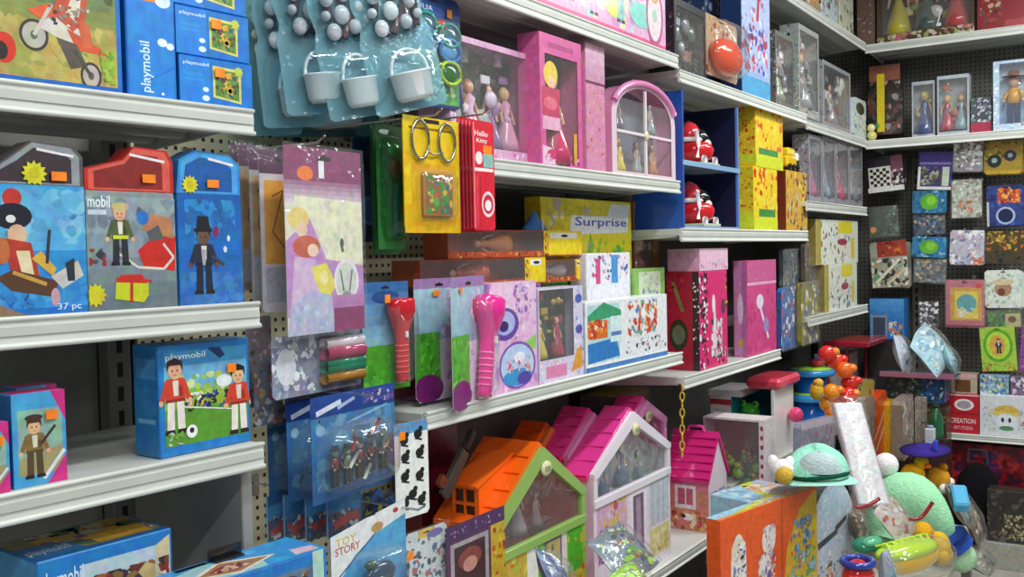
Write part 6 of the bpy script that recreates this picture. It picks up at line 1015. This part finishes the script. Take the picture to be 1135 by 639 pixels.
carton_at(D.pt(wO*.74, .056, .70), D.phi, wO*.5, .18, .17, 'toy_box', 'pale blue and lime lidded box lying behind the big orange box', '9cc8e0', tart=[('n', .0, .1, .5, 1, ['a8d4ec', 'c8e0e8', '88b8d8'], 20, .2), ('p', [(.3, 0), (.55, 0), (.85, 1), (.6, 1)], 'c8d048'), ('n', .5, .1, .98, .9, ['e8c8b8', 'c8b0c0', 'f0e0d0', 'e8a060'], 24, .2)])
carton_at(D.pt(wO*.74, .056, ZL), D.phi, wO*.5, .279, .17, 'toy_box', 'plain brown box holding up the pale blue lidded box', '6c5a48')
# round topped pack
tP = wO+.012; tQ = D.tx(944, .86, .02); w = tQ-tP; zt = D.zy((tP+tQ)/2, 535, .02); h = zt-ZL
r = thing('arched_pack', 'round topped white and pale blue pack right of the big orange box', 'toy pack', D.pt((tP+tQ)/2, .02, ZL), D.phi)
P = [(-w/2, 0), (w/2, 0), (w/2, h*.72)]+[(w/2*math.cos(a), h*.72+h*.28*math.sin(a)) for a in [PI*i/14 for i in range(1, 14)]]+[(-w/2, h*.72)]
g = MB(); g.prism(P, 0, .06, 'c4d0e4', 'print', '4a5058')
Face(g, (-w/2, 0, 0), (1, 0, 0), (0, 0, 1), w, h, 3).draw([('e', .5, .84, .42, .12, 'c0dcf0'), ('n', .1, .45, .9, .8, ['d8e0f0', 'b8cce8', 'e8e8f0', 'c8c8e0'], 30, .08), ('p', [(.1, .58), (.6, .64), (.62, .6), (.12, .53)], '1c2030'), ('p', [(.55, .66), (.85, .72), (.84, .68), (.55, .61)], '1c2030'), ('n', .1, .05, .9, .45, ['e0d8e4', '5c8c48', 'c04038', '3c4c3c', 'c8a8b8', '2c3448', 'e8e8e8'], 50, .06), ('f', .4, .1, .3, 'c83830', '3c5c3c')]); g.build('card', r)
g = MB(); g.dome(-w*.46, .02, w*.46, h*.92, .03, -.001, 'ffffff', 'clear', 4); g.build('blister', r)
def P3(px, py, Y): return at(px, py, Y)
def single(name, label, cat, loc, rz=0, rx=0, ry=0, group=None):
    return thing(name, label, cat, loc, B.phi+rz, group, rx, ry)
# mint cap on the boxes
P = P3(904, 529, 3.16); r = single('plush_hat', 'mint green soft hat with a dark green slit under its brim, on the boxes', 'soft hat', P, .3)
g = MB(); n_ = 24
def cap(u, v):
    a = 2*PI*u; q_ = math.cos(v*PI/2)**.7; wob = 1+.06*math.sin(3*a+1)+.03*math.sin(7*a)
    return (.115*q_*math.cos(a)*wob+.02*v, .10*q_*math.sin(a)*wob, .015+.082*math.sin(v*PI/2)*(1+.12*math.cos(a+.6)))
g.sheet(cap, n_, 10, '9ce0c8', 'cloth'); Face_ = None; g.build('crown', r)
g = MB(); g.sheet(lambda u, v: ((.10+.045*v)*math.cos(2*PI*u), (.09+.04*v)*math.sin(2*PI*u), .012-.012*v+.008*math.sin(4*PI*u+1)*v), 32, 4, 'a8e4d0', 'cloth'); g.build('brim', r)
g = MB(); g.tube([(.112*math.cos(a), .10*math.sin(a), .022+.006*math.sin(2*a)) for a in [2*PI*i/32 for i in range(32)]], .007, '14503c', 'cloth', 8, True); g.build('band', r)
g = MB(); g.sheet(lambda u, v: (-.055+.055*math.cos(2*PI*u)*math.cos(v*1.5), -.01+.07*math.sin(2*PI*u)*math.cos(v*1.5), .035+.062*math.sin(v*1.5)), 18, 6, 'bccfd0', 'cloth'); g.build('lilac_patch', r)
for k, (x, z) in enumerate(((.07, .07), (.1, .055))): g = MB(); g.ell((x, -.075, z), (.012, .004, .009), '1c3c34', 'gloss'); g.build('eye', r)
# white and yellow plush on the orange box
P = P3(868, 532, 3.14); r = single('plush_chick', 'small white and yellow soft toy lying on the orange box lid', 'soft toy', P, .2)
for nm, c_, rr, cl in (('body', (0, 0, .035), (.06, .04, .034), 'e4e0e4'), ('head', (-.055, -.01, .03), (.03, .028, .028), 'd8b048'), ('wing', (.02, -.02, .055), (.04, .02, .02), 'f0ecf0'), ('foot', (-.02, .03, .06), (.024, .02, .026), 'ece4e8')):
    g = MB(); g.ell(c_, rr, cl, 'cloth', 14, 10); g.build(nm, r)
# tall pale tube pack leaning
A0 = P3(938, 448, 3.75); A1 = P3(968, 562, 3.45)
r = thing('long_pack', 'long pale wrapped pack leaning diagonally in the middle of the heap', 'toy pack', A1, B.phi)
d_ = Vector(A0)-Vector(A1); L = d_.length; q3 = d_.to_track_quat('Z', 'Y')
r.rotation_mode = 'QUATERNION'; r.rotation_quaternion = q3
g = MB(); g.box(-.055, -.02, 0, .055, .02, L, 'ccc8cc', 'print', .006); R = random.Random(4)
Face(g, (-.055, -.02, 0), (1, 0, 0), (0, 0, 1), .11, L, 5).draw([('n', 0, 0, 1, 1, ['d8d4d8', 'b8b4b8', 'c8b8c0', 'b8c8b0', 'e0dce0', 'c0a8a8'], 60, .06)])
Face(g, (.055, .02, 0), (-1, 0, 0), (0, 0, 1), .11, L, 6).draw([('n', 0, 0, 1, 1, ['d8d4d8', 'b8b4b8', 'c8b8c0', 'b8c8b0', 'e0dce0', 'c0a8a8'], 60, .06)]); g.build('carton', r)
g = MB(); g.sheet(lambda u, v: (.066*math.cos(2*PI*u)*(1+.06*math.sin(9*v)), .034*math.sin(2*PI*u), -.01+v*(L+.03)), 16, 14, 'ffffff', 'film'); g.build('plastic_bag', r)
# grey card with figures left of it
pack(B, 886, 924, 465, 545, -.25, 'toy_pack', 'purple grey pack with small red figures standing behind the mint hat', '8c88a0', art=[('r', 0, .9, 1, 1, 'c8b8cc'), ('n', 0, 0, 1, .9, ['4c5878', '9c98b0', 'b04858', '3c4464', 'b8b4c8', 'c87878'], 44, .1)], thick=.03, bag=.01, rl=5, hole=False)
# mint green big plush limb
r = single('plush_toy', 'large mint green soft toy leg with a blue cuff lying on the heap', 'soft toy', (0, 0, 0)); r.rotation_euler = (0, 0, 0)
pts = [P3(984, 600, 3.9), P3(994, 560, 3.95), P3(1014, 552, 3.9), P3(1040, 578, 3.85), P3(1056, 602, 3.82)]
def smooth(pts, n=5):
    out = []
    for i in range(len(pts)-1):
        p0 = pts[max(i-1, 0)]; p1 = pts[i]; p2 = pts[i+1]; p3 = pts[min(i+2, len(pts)-1)]
        for k in range(n):
            t = k/n; out.append(tuple(.5*((2*p1[j])+(-p0[j]+p2[j])*t+(2*p0[j]-5*p1[j]+4*p2[j]-p3[j])*t*t+(-p0[j]+3*p1[j]-3*p2[j]+p3[j])*t**3) for j in range(3)))
    return out+[tuple(pts[-1])]
sp = smooth(pts); N_ = len(sp); rad = [.01+.112*math.sin(PI*min(1, (i+1)/N_*1.05)**.7)**.6*(1-.35*i/N_) for i in range(N_)]
g = MB(); g.tube(sp, rad, 'a8e8b8', 'cloth', 20); g.build('body', r)
g = MB(); g.tube([P3(1052, 594, 3.80), P3(1060, 606, 3.80)], .07, '2c4ca0', 'cloth', 16); g.build('cuff', r)
g = MB(); g.ell(P3(1066, 617, 3.80), (.055, .05, .06), 'b8e4b8', 'cloth', 14, 10); g.build('foot', r)
def ball(px, py, Y, rr, col, name, label, cat='soft toy', m='cloth', extra=()):
    r = single(name, label, cat, P3(px, py, Y)); g = MB(); g.ell((0, 0, 0), rr if isinstance(rr, tuple) else (rr,)*3, col, m, 16, 10); g.build('body', r)
    for nm, c_, r2, cl in extra: g = MB(); g.ell(c_, r2, cl, m, 12, 8); g.build(nm, r)
    return r
ball(1040, 606, 3.62, (.045, .045, .06), 'd8b030', 'soft_toy', 'golden yellow soft toy foot below the mint green leg', extra=[('toe', (-.03, -.02, -.03), (.03, .03, .03), 'c8a024'), ('toe', (.03, -.02, -.035), (.03, .03, .03), 'd0a828')])
ball(1022, 590, 3.6, (.06, .04, .04), 'd8a020', 'soft_toy', 'yellow orange soft toy between the striped bag and the lime toy', extra=[('paw', (.05, -.01, -.02), (.03, .03, .03), 'e0b038')])
ball(1012, 487+38, 4.15, (.05, .05, .045), 'e8a818', 'plush_duck', 'small yellow orange soft toy above the mint green leg', extra=[('head', (.02, -.03, .05), (.035, .03, .03), 'f0c030'), ('beak', (.0, -.06, .04), (.02, .015, .01), 'e86c18'), ('wing', (-.05, 0, .0), (.03, .02, .03), 'c89018')])
ball(1040, 530, 4.2, (.05, .05, .05), 'd89828', 'plush_bear', 'ochre soft toy with white paws beside the yellow one', extra=[('paw', (-.05, -.03, -.03), (.03, .02, .02), 'f0ece4'), ('paw', (.04, -.04, -.02), (.03, .02, .02), 'e8e0d8'), ('ear', (.0, -.02, .05), (.02, .02, .02), 'b87818')])
ball(982, 515, 4.0, (.055, .05, .05), 'f0ecec', 'soft_ball', 'white soft ball wedged right of the long pale pack', 'ball')
r = single('toy_hat', 'flat dark purple toy hat lying on the heap above the yellow soft toys', 'toy hat', P3(1025, 499, 4.2)); g = MB(); g.lathe((0, 0, 0), [(.14, 0), (.145, .006), (.07, .01), (.06, .022), (.04, .026)], '3c2c88', 'cloth', 20, 1.1, .7); g.build('brim_and_crown', r)
g = MB(); g.box(-.05, -.06, .01, -.02, -.04, .055, '3c50c8', 'gloss', .004); g.build('clip', r)
bag('bagged_toy', 'see-through bag of small teal and grey toys behind the mint leg', 'bagged toy', 1062, 560, 4.1, .16, .2, ['78a8a8', 'a8c0b8', '6c5c54', '8c7c6c', '5898c8', 'b8b4a8', '4c443c'], 31, base='8c8c84', rx=-30, ry=20)
g = MB(); g.box(-.06, -.03, -.025, .06, .03, .025, '5cb0dc', 'gloss', .008)
r = single('toy_block', 'sky blue block shaped toy at the right side of the heap', 'toy', P3(1064, 552, 3.9), .3, 0, -.5); g.build('body', r)
bag('bagged_toy', 'brown and cream bag low at the right edge of the heap', 'bagged toy', 1078, 578, 4.15, .14, .2, ['8c6c50', 'b8a890', '6c5848', 'a89078', '3c3430', 'c8c0b0'], 33, base='7c6c5c', rx=-20)
bag('bagged_toy', 'dull green and grey bag lying beside the mint leg end', 'bagged toy', 1085, 622, 3.95, .2, .12, ['8c9080', '6c7064', 'a8a494', '4c5048'], 34, base='7c7c70', rx=-60)
# striped bag, lime toy, red toy
bag('bagged_toy', 'pale bag with red edges and an orange label lying above the lime toy', 'bagged toy', 993, 577, 3.45, .27, .15, ['c8b8b0', 'b8a8a0', 'd8ccc8', 'a89890', 'e0a828', 'b04a28', 'c8c0bc'], 41, rx=-38, base='b8aca6', thick=.03)
g = MB(); 
for sg, (a, b_) in enumerate((((948, 562), (975, 552)), ((1008, 575), (1034, 556)))):
    g = MB(); g.tube(smooth([P3(a[0] if 0 else a, b_ if 0 else b_, 3.3) if 0 else P3(a, b_, 3.3) for a, b_ in ((a if 0 else a[0], a[1]), ((a[0]+b_[0])/2, max(a[1], b_[1])-2), (b_[0], b_[1]))]), .007, '9c2030', 'gloss', 8)
    tag(g.build('bag_handle'), ['dark red ribbon on the left edge of the pale bag in the heap', 'dark red ribbon on the right edge of the pale bag in the heap'][sg], 'ribbon')
r = single('toy_boat', 'long lime and yellow plastic toy at the bottom, right of the red toy', 'toy', P3(1006, 618, 3.3), -.45)
g = MB(); g.ell((0, 0, -.0), (.155, .06, .05), 'e8b818', 'gloss', 24, 12); g.build('hull', r)
g = MB(); g.ell((-.01, -.005, .032), (.15, .057, .032), 'b8dc20', 'gloss', 24, 10)
for k in range(7): g.tube([(-.11+.035*k, -.052*math.sin(PI*(k+1.3)/8.5), .036), (-.11+.035*k, .0, .066), (-.11+.035*k, .04, .05)], .005, 'c8e848', 'gloss', 6)
g.build('deck', r)
g = MB(); g.dome(-.16, -.06, .16, .075, .08, -.02, 'ffffff', 'clear', 3); g.build('blister', r)
r = single('toy_boat', 'teal green toy end touching the left of the lime plastic toy', 'toy', P3(962, 603, 3.35), -.3); g = MB(); g.ell((0, 0, 0), (.07, .05, .028), '2c8c68', 'gloss', 16, 8); g.build('hull', r); g = MB(); g.ell((-.01, -.02, .015), (.05, .03, .02), '58b088', 'gloss', 12, 8); g.build('deck', r)
r = single('toy_helmet', 'red ribbed toy with a blue rim at the bottom edge of the heap', 'toy', P3(951, 640, 3.1), -.3)
g = MB(); g.ell((0, 0, 0), (.055, .05, .06), 'd02028', 'gloss', 20, 12)
for k in range(5): g.tube([(.054*math.cos(a)*math.cos(.3*k-.6), -.05*math.cos(.3*k-.6)*abs(math.sin(a)), .06*math.sin(.3*k-.6)) for a in [PI*i/12 for i in range(13)]], .003, 'e84048', 'gloss', 6)
g.build('shell', r); g = MB(); g.tube([(.05*math.cos(a), .046*math.sin(a), .052) for a in [2*PI*i/20 for i in range(20)]], .012, '2c3c9c', 'gloss', 8, True); g.build('rim', r)
bag('bagged_toy', 'clear pack with purple and blue bits standing right of the red toy', 'bagged toy', 983, 636, 3.15, .07, .16, ['a8b8c8', '6c5c98', '58a0b8', 'c8d0d8', 'b8a8c0'], 44, base='a0b0bc', rx=-5)
bag('bagged_toy', 'dark brown wrapped toy left of the red edged pale bag', 'bagged toy', 950, 585, 3.4, .07, .12, ['6c5040', '4c4038', 'a88c60', '8c6c50'], 45, base='5c4c40', rx=-20)
# fillers rising behind, resting on a stack of crates
def crate(px0, px1, yt, s, dp, z0, label, col, art=()):
    return carton(B, px0, px1, yt, z0, s, dp, 'storage_box', label, col, cat='storage box', art=art, sart=[('n', 0, 0, 1, 1, [col, '5c5450', '4a4440'], 20, .16)])
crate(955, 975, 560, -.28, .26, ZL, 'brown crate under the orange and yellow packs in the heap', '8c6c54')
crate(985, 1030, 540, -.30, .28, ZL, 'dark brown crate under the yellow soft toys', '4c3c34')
pack(B, 944, 968, 420, 470, -.12, 'toy_bag', 'yellow pack with a brown and black print, right of the red inflated toy', 'd8c030', art=[('n', 0, 0, .5, 1, ['7c6c3c', '3c2c24', 'b88838', 'a87848'], 24, .16), ('n', .5, 0, 1, 1, ['e0cc38', 'c8a828', 'e8dc80'], 16, .14), ('e', .8, .6, .08, .2, '9c6c28')], thick=.05, bag=.01, rl=8, hole=False)
pack(B, 968, 985, 438, 506, -.16, 'toy_pack', 'bright orange pack with white slanted stripes in the heap', 'e84c18', art=[('n', 0, 0, 1, 1, ['f0601c', 'd83c10', 'f08038'], 20, .14), ('l', .2, .2, .9, .5, .06, 'd8c8c0'), ('l', .1, .4, .9, .72, .05, 'd8c0b4')], thick=.05, rl=-7, hole=False)
pack(B, 957, 968, 440, 520, -.22, 'toy_pack', 'grey brown pack between the long pale pack and the orange one', '988c7c', art=[('n', 0, 0, 1, 1, ['b8b0a4', '7c6c5c', 'c87848', '8c9080'], 30, .14)], thick=.04, hole=False, rl=6)
pack(B, 986, 1001, 442, 502, -.19, 'toy_pack', 'mustard yellow upright pack right of the orange striped one', 'd8a820', art=[('n', 0, 0, 1, 1, ['e0b028', 'c89418', 'e8c048'], 16, .14)], thick=.05, hole=False, rl=2)
pack(B, 1001, 1013, 440, 505, -.40, 'toy_pack', 'brown and cream upright pack right of the mustard yellow one', '8c7868', art=[('n', 0, 0, 1, 1, ['a89888', '5c4c40', 'c8c0b0', '7c8c98', 'b8b8b0'], 30, .14)], thick=.05, hole=False, rl=-2)
pack(C, 1014, 1026, 440, 500, -.24, 'toy_pack', 'tall grey and cream pack left of the green bottle shape', 'a8a498', art=[('n', 0, 0, 1, 1, ['c8c4b8', '78746c', '3c3c3c', 'e8e8e0'], 26, .14)], thick=.04, hole=False)
r = thing('green_bottle', 'dark green plastic bottle standing behind the heap beside the red craft box', 'bottle', C.pt(C.tx(1037, .65, -.31), -.31, C.zy(C.tx(1037, .65, -.31), 486, -.31)-.005), C.phi)
g = MB(); g.lathe((0, 0, 0), [(.035, 0), (.038, .01), (.038, .12), (.02, .15), (.016, .17)], '1c6840', 'gloss', 18); g.build('bottle_body', r); g = MB(); g.lathe((0, 0, .171), [(.018, 0), (.018, .02), (.014, .022)], '2c3830', 'gloss', 14); g.build('cap', r)
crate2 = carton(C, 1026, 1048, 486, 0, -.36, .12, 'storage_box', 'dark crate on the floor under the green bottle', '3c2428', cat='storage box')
g = MB(); g.box(-.02, -.02, 0, .02, .02, .085, 'c8ccc8', 'gloss', .004); r = thing('white_jar', 'small white jar standing on the heap before the green bottle', 'jar', P3(1031, 495, 4.3), B.phi); g.build('jar_body', r); g = MB(); g.lathe((0, 0, .085), [(.014, 0), (.014, .012)], '8890b8', 'gloss', 12); g.build('jar_lid', r)
# blue two tier drum
t0 = t1 = B.tx(899, .95, .17)
r = thing('toy_drum', 'blue round toy table of two tiers with lime green tops', 'toy table', B.pt(t0, .17, ZD), B.phi)
zt1 = B.zy(t0, 410, .1)-ZD; rr = .118
for k, z0 in enumerate((0, zt1*.53)):
    hh = zt1*.47 if k else zt1*.5
    g = MB(); g.lathe((0, 0, z0), [(rr*.72, 0), (rr*.7, hh*.1), (rr*.68, hh*.75)], '1c6cc8', 'gloss', 24); g.build('drum_body', r)
    g = MB(); g.lathe((0, 0, z0+hh*.74), [(rr*.8, 0), (rr*1.04, hh*.05), (rr*1.08, hh*.1), (rr*1.06, hh*.26), (rr*.98, hh*.3)], '3c98e0', 'gloss', 28); g.build('rim', r)
    g = MB(); g.lathe((0, 0, z0+hh*1.04), [(rr*.94, 0), (rr*.94, .006), (rr*.3, .012)], 'a8dc48', 'gloss', 24); g.build('lime_top', r)
g = MB(); g.ell((.02, -.02, zt1+.035), (.05, .04, .022), 'c02c3c', 'gloss'); g.ell((.07, .0, zt1+.035), (.03, .03, .025), '3c58c8', 'gloss'); tag(g.build('toy_car', None, B.pt((t0+t1)/2, .16, ZD), B.phi), 'small red and blue toy lying on top of the blue round toy table', 'toy')
# red and orange inflated toy
r = thing('inflatable_toy', 'shiny red and orange inflated toy hanging beside the blue drum', 'inflatable toy', (0, 0, 0)); R = random.Random(12)
path = [(917, 392), (926, 400), (936, 410), (942, 424), (940, 438), (930, 446), (922, 434), (918, 447), (924, 458), (934, 462)]
for k, (x, y) in enumerate(path):
    P = P3(x, y, 4.25+.03*(k % 2)); c_ = ['d8281c', 'e0401c', 'e8641c', 'd02818', 'e03020', 'd8281c', 'f0901c', 'f0a028', 'e87820', 'd86818'][k]
    g = MB(); q_ = .032; g.ell(P, (q_*1.25, q_, q_*1.15), c_, 'gloss', 14, 10); g.ell((P[0]+.03, P[1]-.01, P[2]+.01), (q_*.7, q_*.6, q_*.6), ['f08030', 'd8281c'][k % 2], 'gloss', 10, 8); g.build('air_chamber', r)
ball(905, 433, 4.2, (.03, .03, .04), 'd8a838', 'toy_bear', 'tiny golden toy hanging in front of the blue drum', extra=[('ear', (-.015, 0, .04), (.012, .01, .012), 'c88c28'), ('head', (0, -.01, .035), (.022, .02, .02), 'e0b048')])
# toy kitchen left of the drum, its open end towards the camera
w0 = B.tx(859, ZD, .02); w1 = B.tx(880, ZD, .02); w = w1-w0; h = B.zy(w0, 432, .02)-ZD; dp = .30; T = .012
r = thing('toy_kitchen', 'white toy kitchen with a teal inside and a red cushion roof', 'toy kitchen', B.pt((w0+w1)/2, .02, ZD), B.phi)
g = MB(); g.box(-w/2, 0, 0, w/2, dp, T, 'e4dcdc', 'gloss'); g.box(-w/2, 0, T, w/2, .016, h, 'f0ecec', 'gloss', .002); g.box(-w/2, dp-.1, T, w/2, dp, h*.86, 'e8dcdc', 'gloss', .002); g.box(w/2-T, .016, T, w/2, dp-.1, h, 'e4dcdc', 'gloss')
g.box(w/2-T-.003, .017, T+.001, w/2-T-.0005, dp-.101, h-.001, '1c6878', 'gloss'); g.box(-w/2, .016, h*.42, w/2-T-.004, dp-.1, h*.42+.008, 'e0d0d4', 'gloss')
g.prism([(-w/2, h*.86), (w/2, h*.86), (w/2, h*.95), (-w/2, h*.95)], .15, dp+.006, 'f0e8ea', 'gloss')
Face(g, (-w/2, dp, T), (0, -1, 0), (0, 0, 1), .1, h*.84, 3).draw([('r', 0, .82, 1, .92, 'c83848'), ('n', .1, .05, .9, .75, ['b8a0a8', 'e8e4e4', '8c5c68', 'c8c0c8'], 26, .1)]); g.box(-w/2+.001, dp-.104, T+.001, w/2-T-.004, dp-.1005, h*.86, '1c7888', 'gloss'); g.build('frame', r)
g = MB(); g.box(-w/2-.01, -.03, h+.001, w/2+.02, .13, h+.05, 'e84860', 'gloss', .02); g.build('red_roof', r)
g = MB(); g.ell((w*.2, -.036, h*.55), (.034, .034, .036), 'f04880', 'gloss'); g.build('pink_ball', r)
g = MB(); P_ = (-w*.1, .15, h*.42+.05); g.ell(P_, (.035, .045, .042), '4cc83c', 'gloss', 14, 10)
for q_ in (-.03, .03): g.ell((P_[0]-.01, P_[1]+q_, P_[2]+.04), (.016, .016, .016), '6cdc50', 'gloss'); g.ell((P_[0]-.024, P_[1]+q_, P_[2]+.042), (.006, .008, .008), '1c3c1c', 'gloss', 8, 6)
g.ell((P_[0]-.03, P_[1], P_[2]-.01), (.01, .026, .012), '1c4c20', 'gloss')
tag(g.build('toy_frog', None, B.pt((w0+w1)/2, .02, ZD), B.phi), 'bright green frog toy inside the white toy kitchen', 'toy')
# clear box of green and golden toys, long side towards the camera
w0 = B.tx(849, ZL, -.12); w1 = B.tx(860, ZL, -.12); w = w1-w0; h = B.zy(w0, 466, -.12)-ZL; dp = .25
r = thing('toy_box', 'clear sided box of green and golden toys with a dotted white edge', 'toy box', B.pt((w0+w1)/2, -.12, ZL), B.phi)
g = MB(); e = .002; g.box(-w/2, 0, 0, w/2, dp, h*.42, '6c5c48'); g.box(-w/2, 0, h*.42, w/2, e, h, 'e4d8dc'); g.box(-w/2, dp-e, h*.42, w/2, dp, h, 'e4d8dc'); g.box(w/2-e, e, h*.42, w/2, dp-e, h, '5c6058'); g.box(-w/2, -.001, h-.008, w/2, dp+.001, h, 'eee4e8'); g.box(-w/2-.001, -.001, h*.42, -w/2+e, .022, h-.008, 'e8dce0')
Face(g, (-w/2-.001, .022, h*.42), (0, -1, 0), (0, 0, 1), .023, h*.56, 3).draw([('e', .5, .06+.11*i, .28, .03, 'a0304c', 8) for i in range(9)])
Face(g, (-w/2, dp, 0), (0, -1, 0), (0, 0, 1), dp, h*.42, 4).draw([('n', 0, 0, 1, 1, ['c89c30', '6c5428', 'a8586c', 'd890a8', '9c6c30', '788068'], 40, .1)]); g.build('carton', r)
R = random.Random(6)
for i in range(16):
    g = MB(); y = .04+.012*i; z = h*.44+R.uniform(0, .5)*h*.5; c_ = R.choice(['8cc038', '5c8c34', 'c89c30', '8c6428', 'a8c048', 'd8a83c', '70b048', '9c5c30']); q_ = R.uniform(.015, .032)
    if R.random() < .5: g.ell((R.uniform(-.3, .2)*w, y, z+q_), (q_*.8, q_, q_), c_, 'gloss', 12, 8); g.ell((R.uniform(-.3, .2)*w-.01, y, z+q_*2.2), (q_*.5,)*3, c_, 'gloss', 10, 6)
    else: block_figure(g, R.uniform(-.2, .2)*w, y, z, q_*3.2, c_, '3c5c34', 'd8a868', '6c4c28')
    g.build('toy_figure', r)
g = MB(); g.box(-w/2, .022, h*.42, -w/2+.0006, dp-e, h-.008, 'ffffff', 'clear'); g.build('clear_window', r)
t0 = B.tx(899, .95, .17)
# red toy table near the corner, blue carton and pale bags
zt_ = 1.17
q0 = max(t0+.14, B.tx(922, zt_, -.1)); q1 = B.tx(984, zt_, -.1)
r = thing('toy_table', 'dark red framed toy table above the heap near the corner', 'toy table', B.pt((q0+q1)/2, -.1, ZD), B.phi)
x1 = (q1-q0)/2; x0 = -x1; ztb = zt_-ZD
g = MB(); g.box(x0, 0, ztb-.03, x1, .24, ztb, 'a01c34', 'gloss', .006); g.box(x0+.04, .03, ztb+.0005, x1-.04, .21, ztb+.003, 'b84438', 'gloss'); g.build('table_top', r)
for x in (x0+.02, x1-.02):
    for y in (.12, .225): g = MB(); g.tube([(x, y, 0), (x, y, ztb-.03)], .009, '8c1c30', 'gloss', 10); g.build('leg', r)
carton_at(B.pt((q0+q1)/2-.03, .04, ZD), B.phi, (q1-q0)*.6, .33, .17, 'toy_box', 'pale pinkish grey box under the red framed toy table', 'a89a96', side='b8aca8', sart=[('n', 0, 0, 1, 1, ['b0a4a0', '8c7c78', 'c8bcb8'], 10, .2)])
zbl = C.zy(C.tx(984, 1.2, .1), 376, .1)
carton(C, 964, 1002, 331, zbl, .1, .14, 'toy_box', 'bright blue box with a grey screen and a small picture, on the far wall stack', '2c80cc', art=[('g', .4, 1, '2c78c8', '4c9cdc', 4), ('r', .04, .04, .52, .6, '8c94a4'), ('r', .1, .1, .46, .54, '3c4c64'), ('n', .55, .02, .98, .45, ['d8b890', 'e8e0d8', '5c3c2c', 'c8886c'], 20, .1)])
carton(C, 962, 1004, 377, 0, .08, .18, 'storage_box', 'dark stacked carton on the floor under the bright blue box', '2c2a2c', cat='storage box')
sb = C.at(1022, 408, -.05)
bag('bagged_toy', 'crinkled pale blue and white bag with a yellow strip, topmost by the far wall', 'bagged toy', 1032, 386, 4.75, .38, .20, ['c8dce8', 'e8f0f4', 'a0c8d8', '78b0c8', 'd8e0b8', 'f0f4f8', '5888a0'], 51, rx=-38, ry=-14, base='a8ccd8', thick=.05)
bag('bagged_toy', 'crinkled white bag with grey print left of the pale blue bag', 'bagged toy', 1000, 392, 4.8, .2, .19, ['d8dce8', 'b8bcd0', 'e8ecf4', '6c7088', 'c8b8c0'], 52, rx=-15, ry=8, thick=.04, base='c0c8d8')
bag('bagged_toy', 'pale teal bag end lying lowest right of the pale blue bag', 'bagged toy', 1053, 399, 4.72, .16, .12, ['a8d0d8', 'c8e4e8', '88b8c8', '5c8898'], 53, rx=-20, ry=25, thick=.03, base='98c4d0')
r = thing('toy_tray', 'dark blue and grey tray with a pink edge holding the pale bags', 'tray', C.pt(C.tx(1021, 1.05, -.06), -.2, C.zy(C.tx(1021, 1.05, -.06), 413, -.06)), C.phi)
g = MB(); g.box(-.19, 0, -.012, .19, .22, .0, '5c5c78', 'gloss', .004); g.build('tray_base', r); g = MB(); g.box(-.19, -.006, -.012, .19, .0, .018, 'a86c84', 'gloss', .002); g.build('tray_edge', r)
zc2 = C.zy(C.tx(1021, 1.05, -.06), 413, -.06)-.013
carton_at(C.pt(C.tx(1004, 1.0, -.1), -.16, zc2-.16), C.phi, .18, .159, .16, 'toy_box', 'dark teal box with grey print under the tray', '1c2c34', art=[('n', 0, 0, 1, 1, ['2c4c54', '58707c', '14202c', '88a0a0', '3c5c4c'], 34, .16)])
carton_at(C.pt(C.tx(1036, 1.0, -.1), -.16, zc2-.13), C.phi, .12, .128, .16, 'toy_box', 'deep blue box under the right end of the tray', '1c4c84', art=[('n', 0, 0, 1, 1, ['2c6ca8', '14345c', 'a8b8c8', '1c3c64'], 24, .2)])
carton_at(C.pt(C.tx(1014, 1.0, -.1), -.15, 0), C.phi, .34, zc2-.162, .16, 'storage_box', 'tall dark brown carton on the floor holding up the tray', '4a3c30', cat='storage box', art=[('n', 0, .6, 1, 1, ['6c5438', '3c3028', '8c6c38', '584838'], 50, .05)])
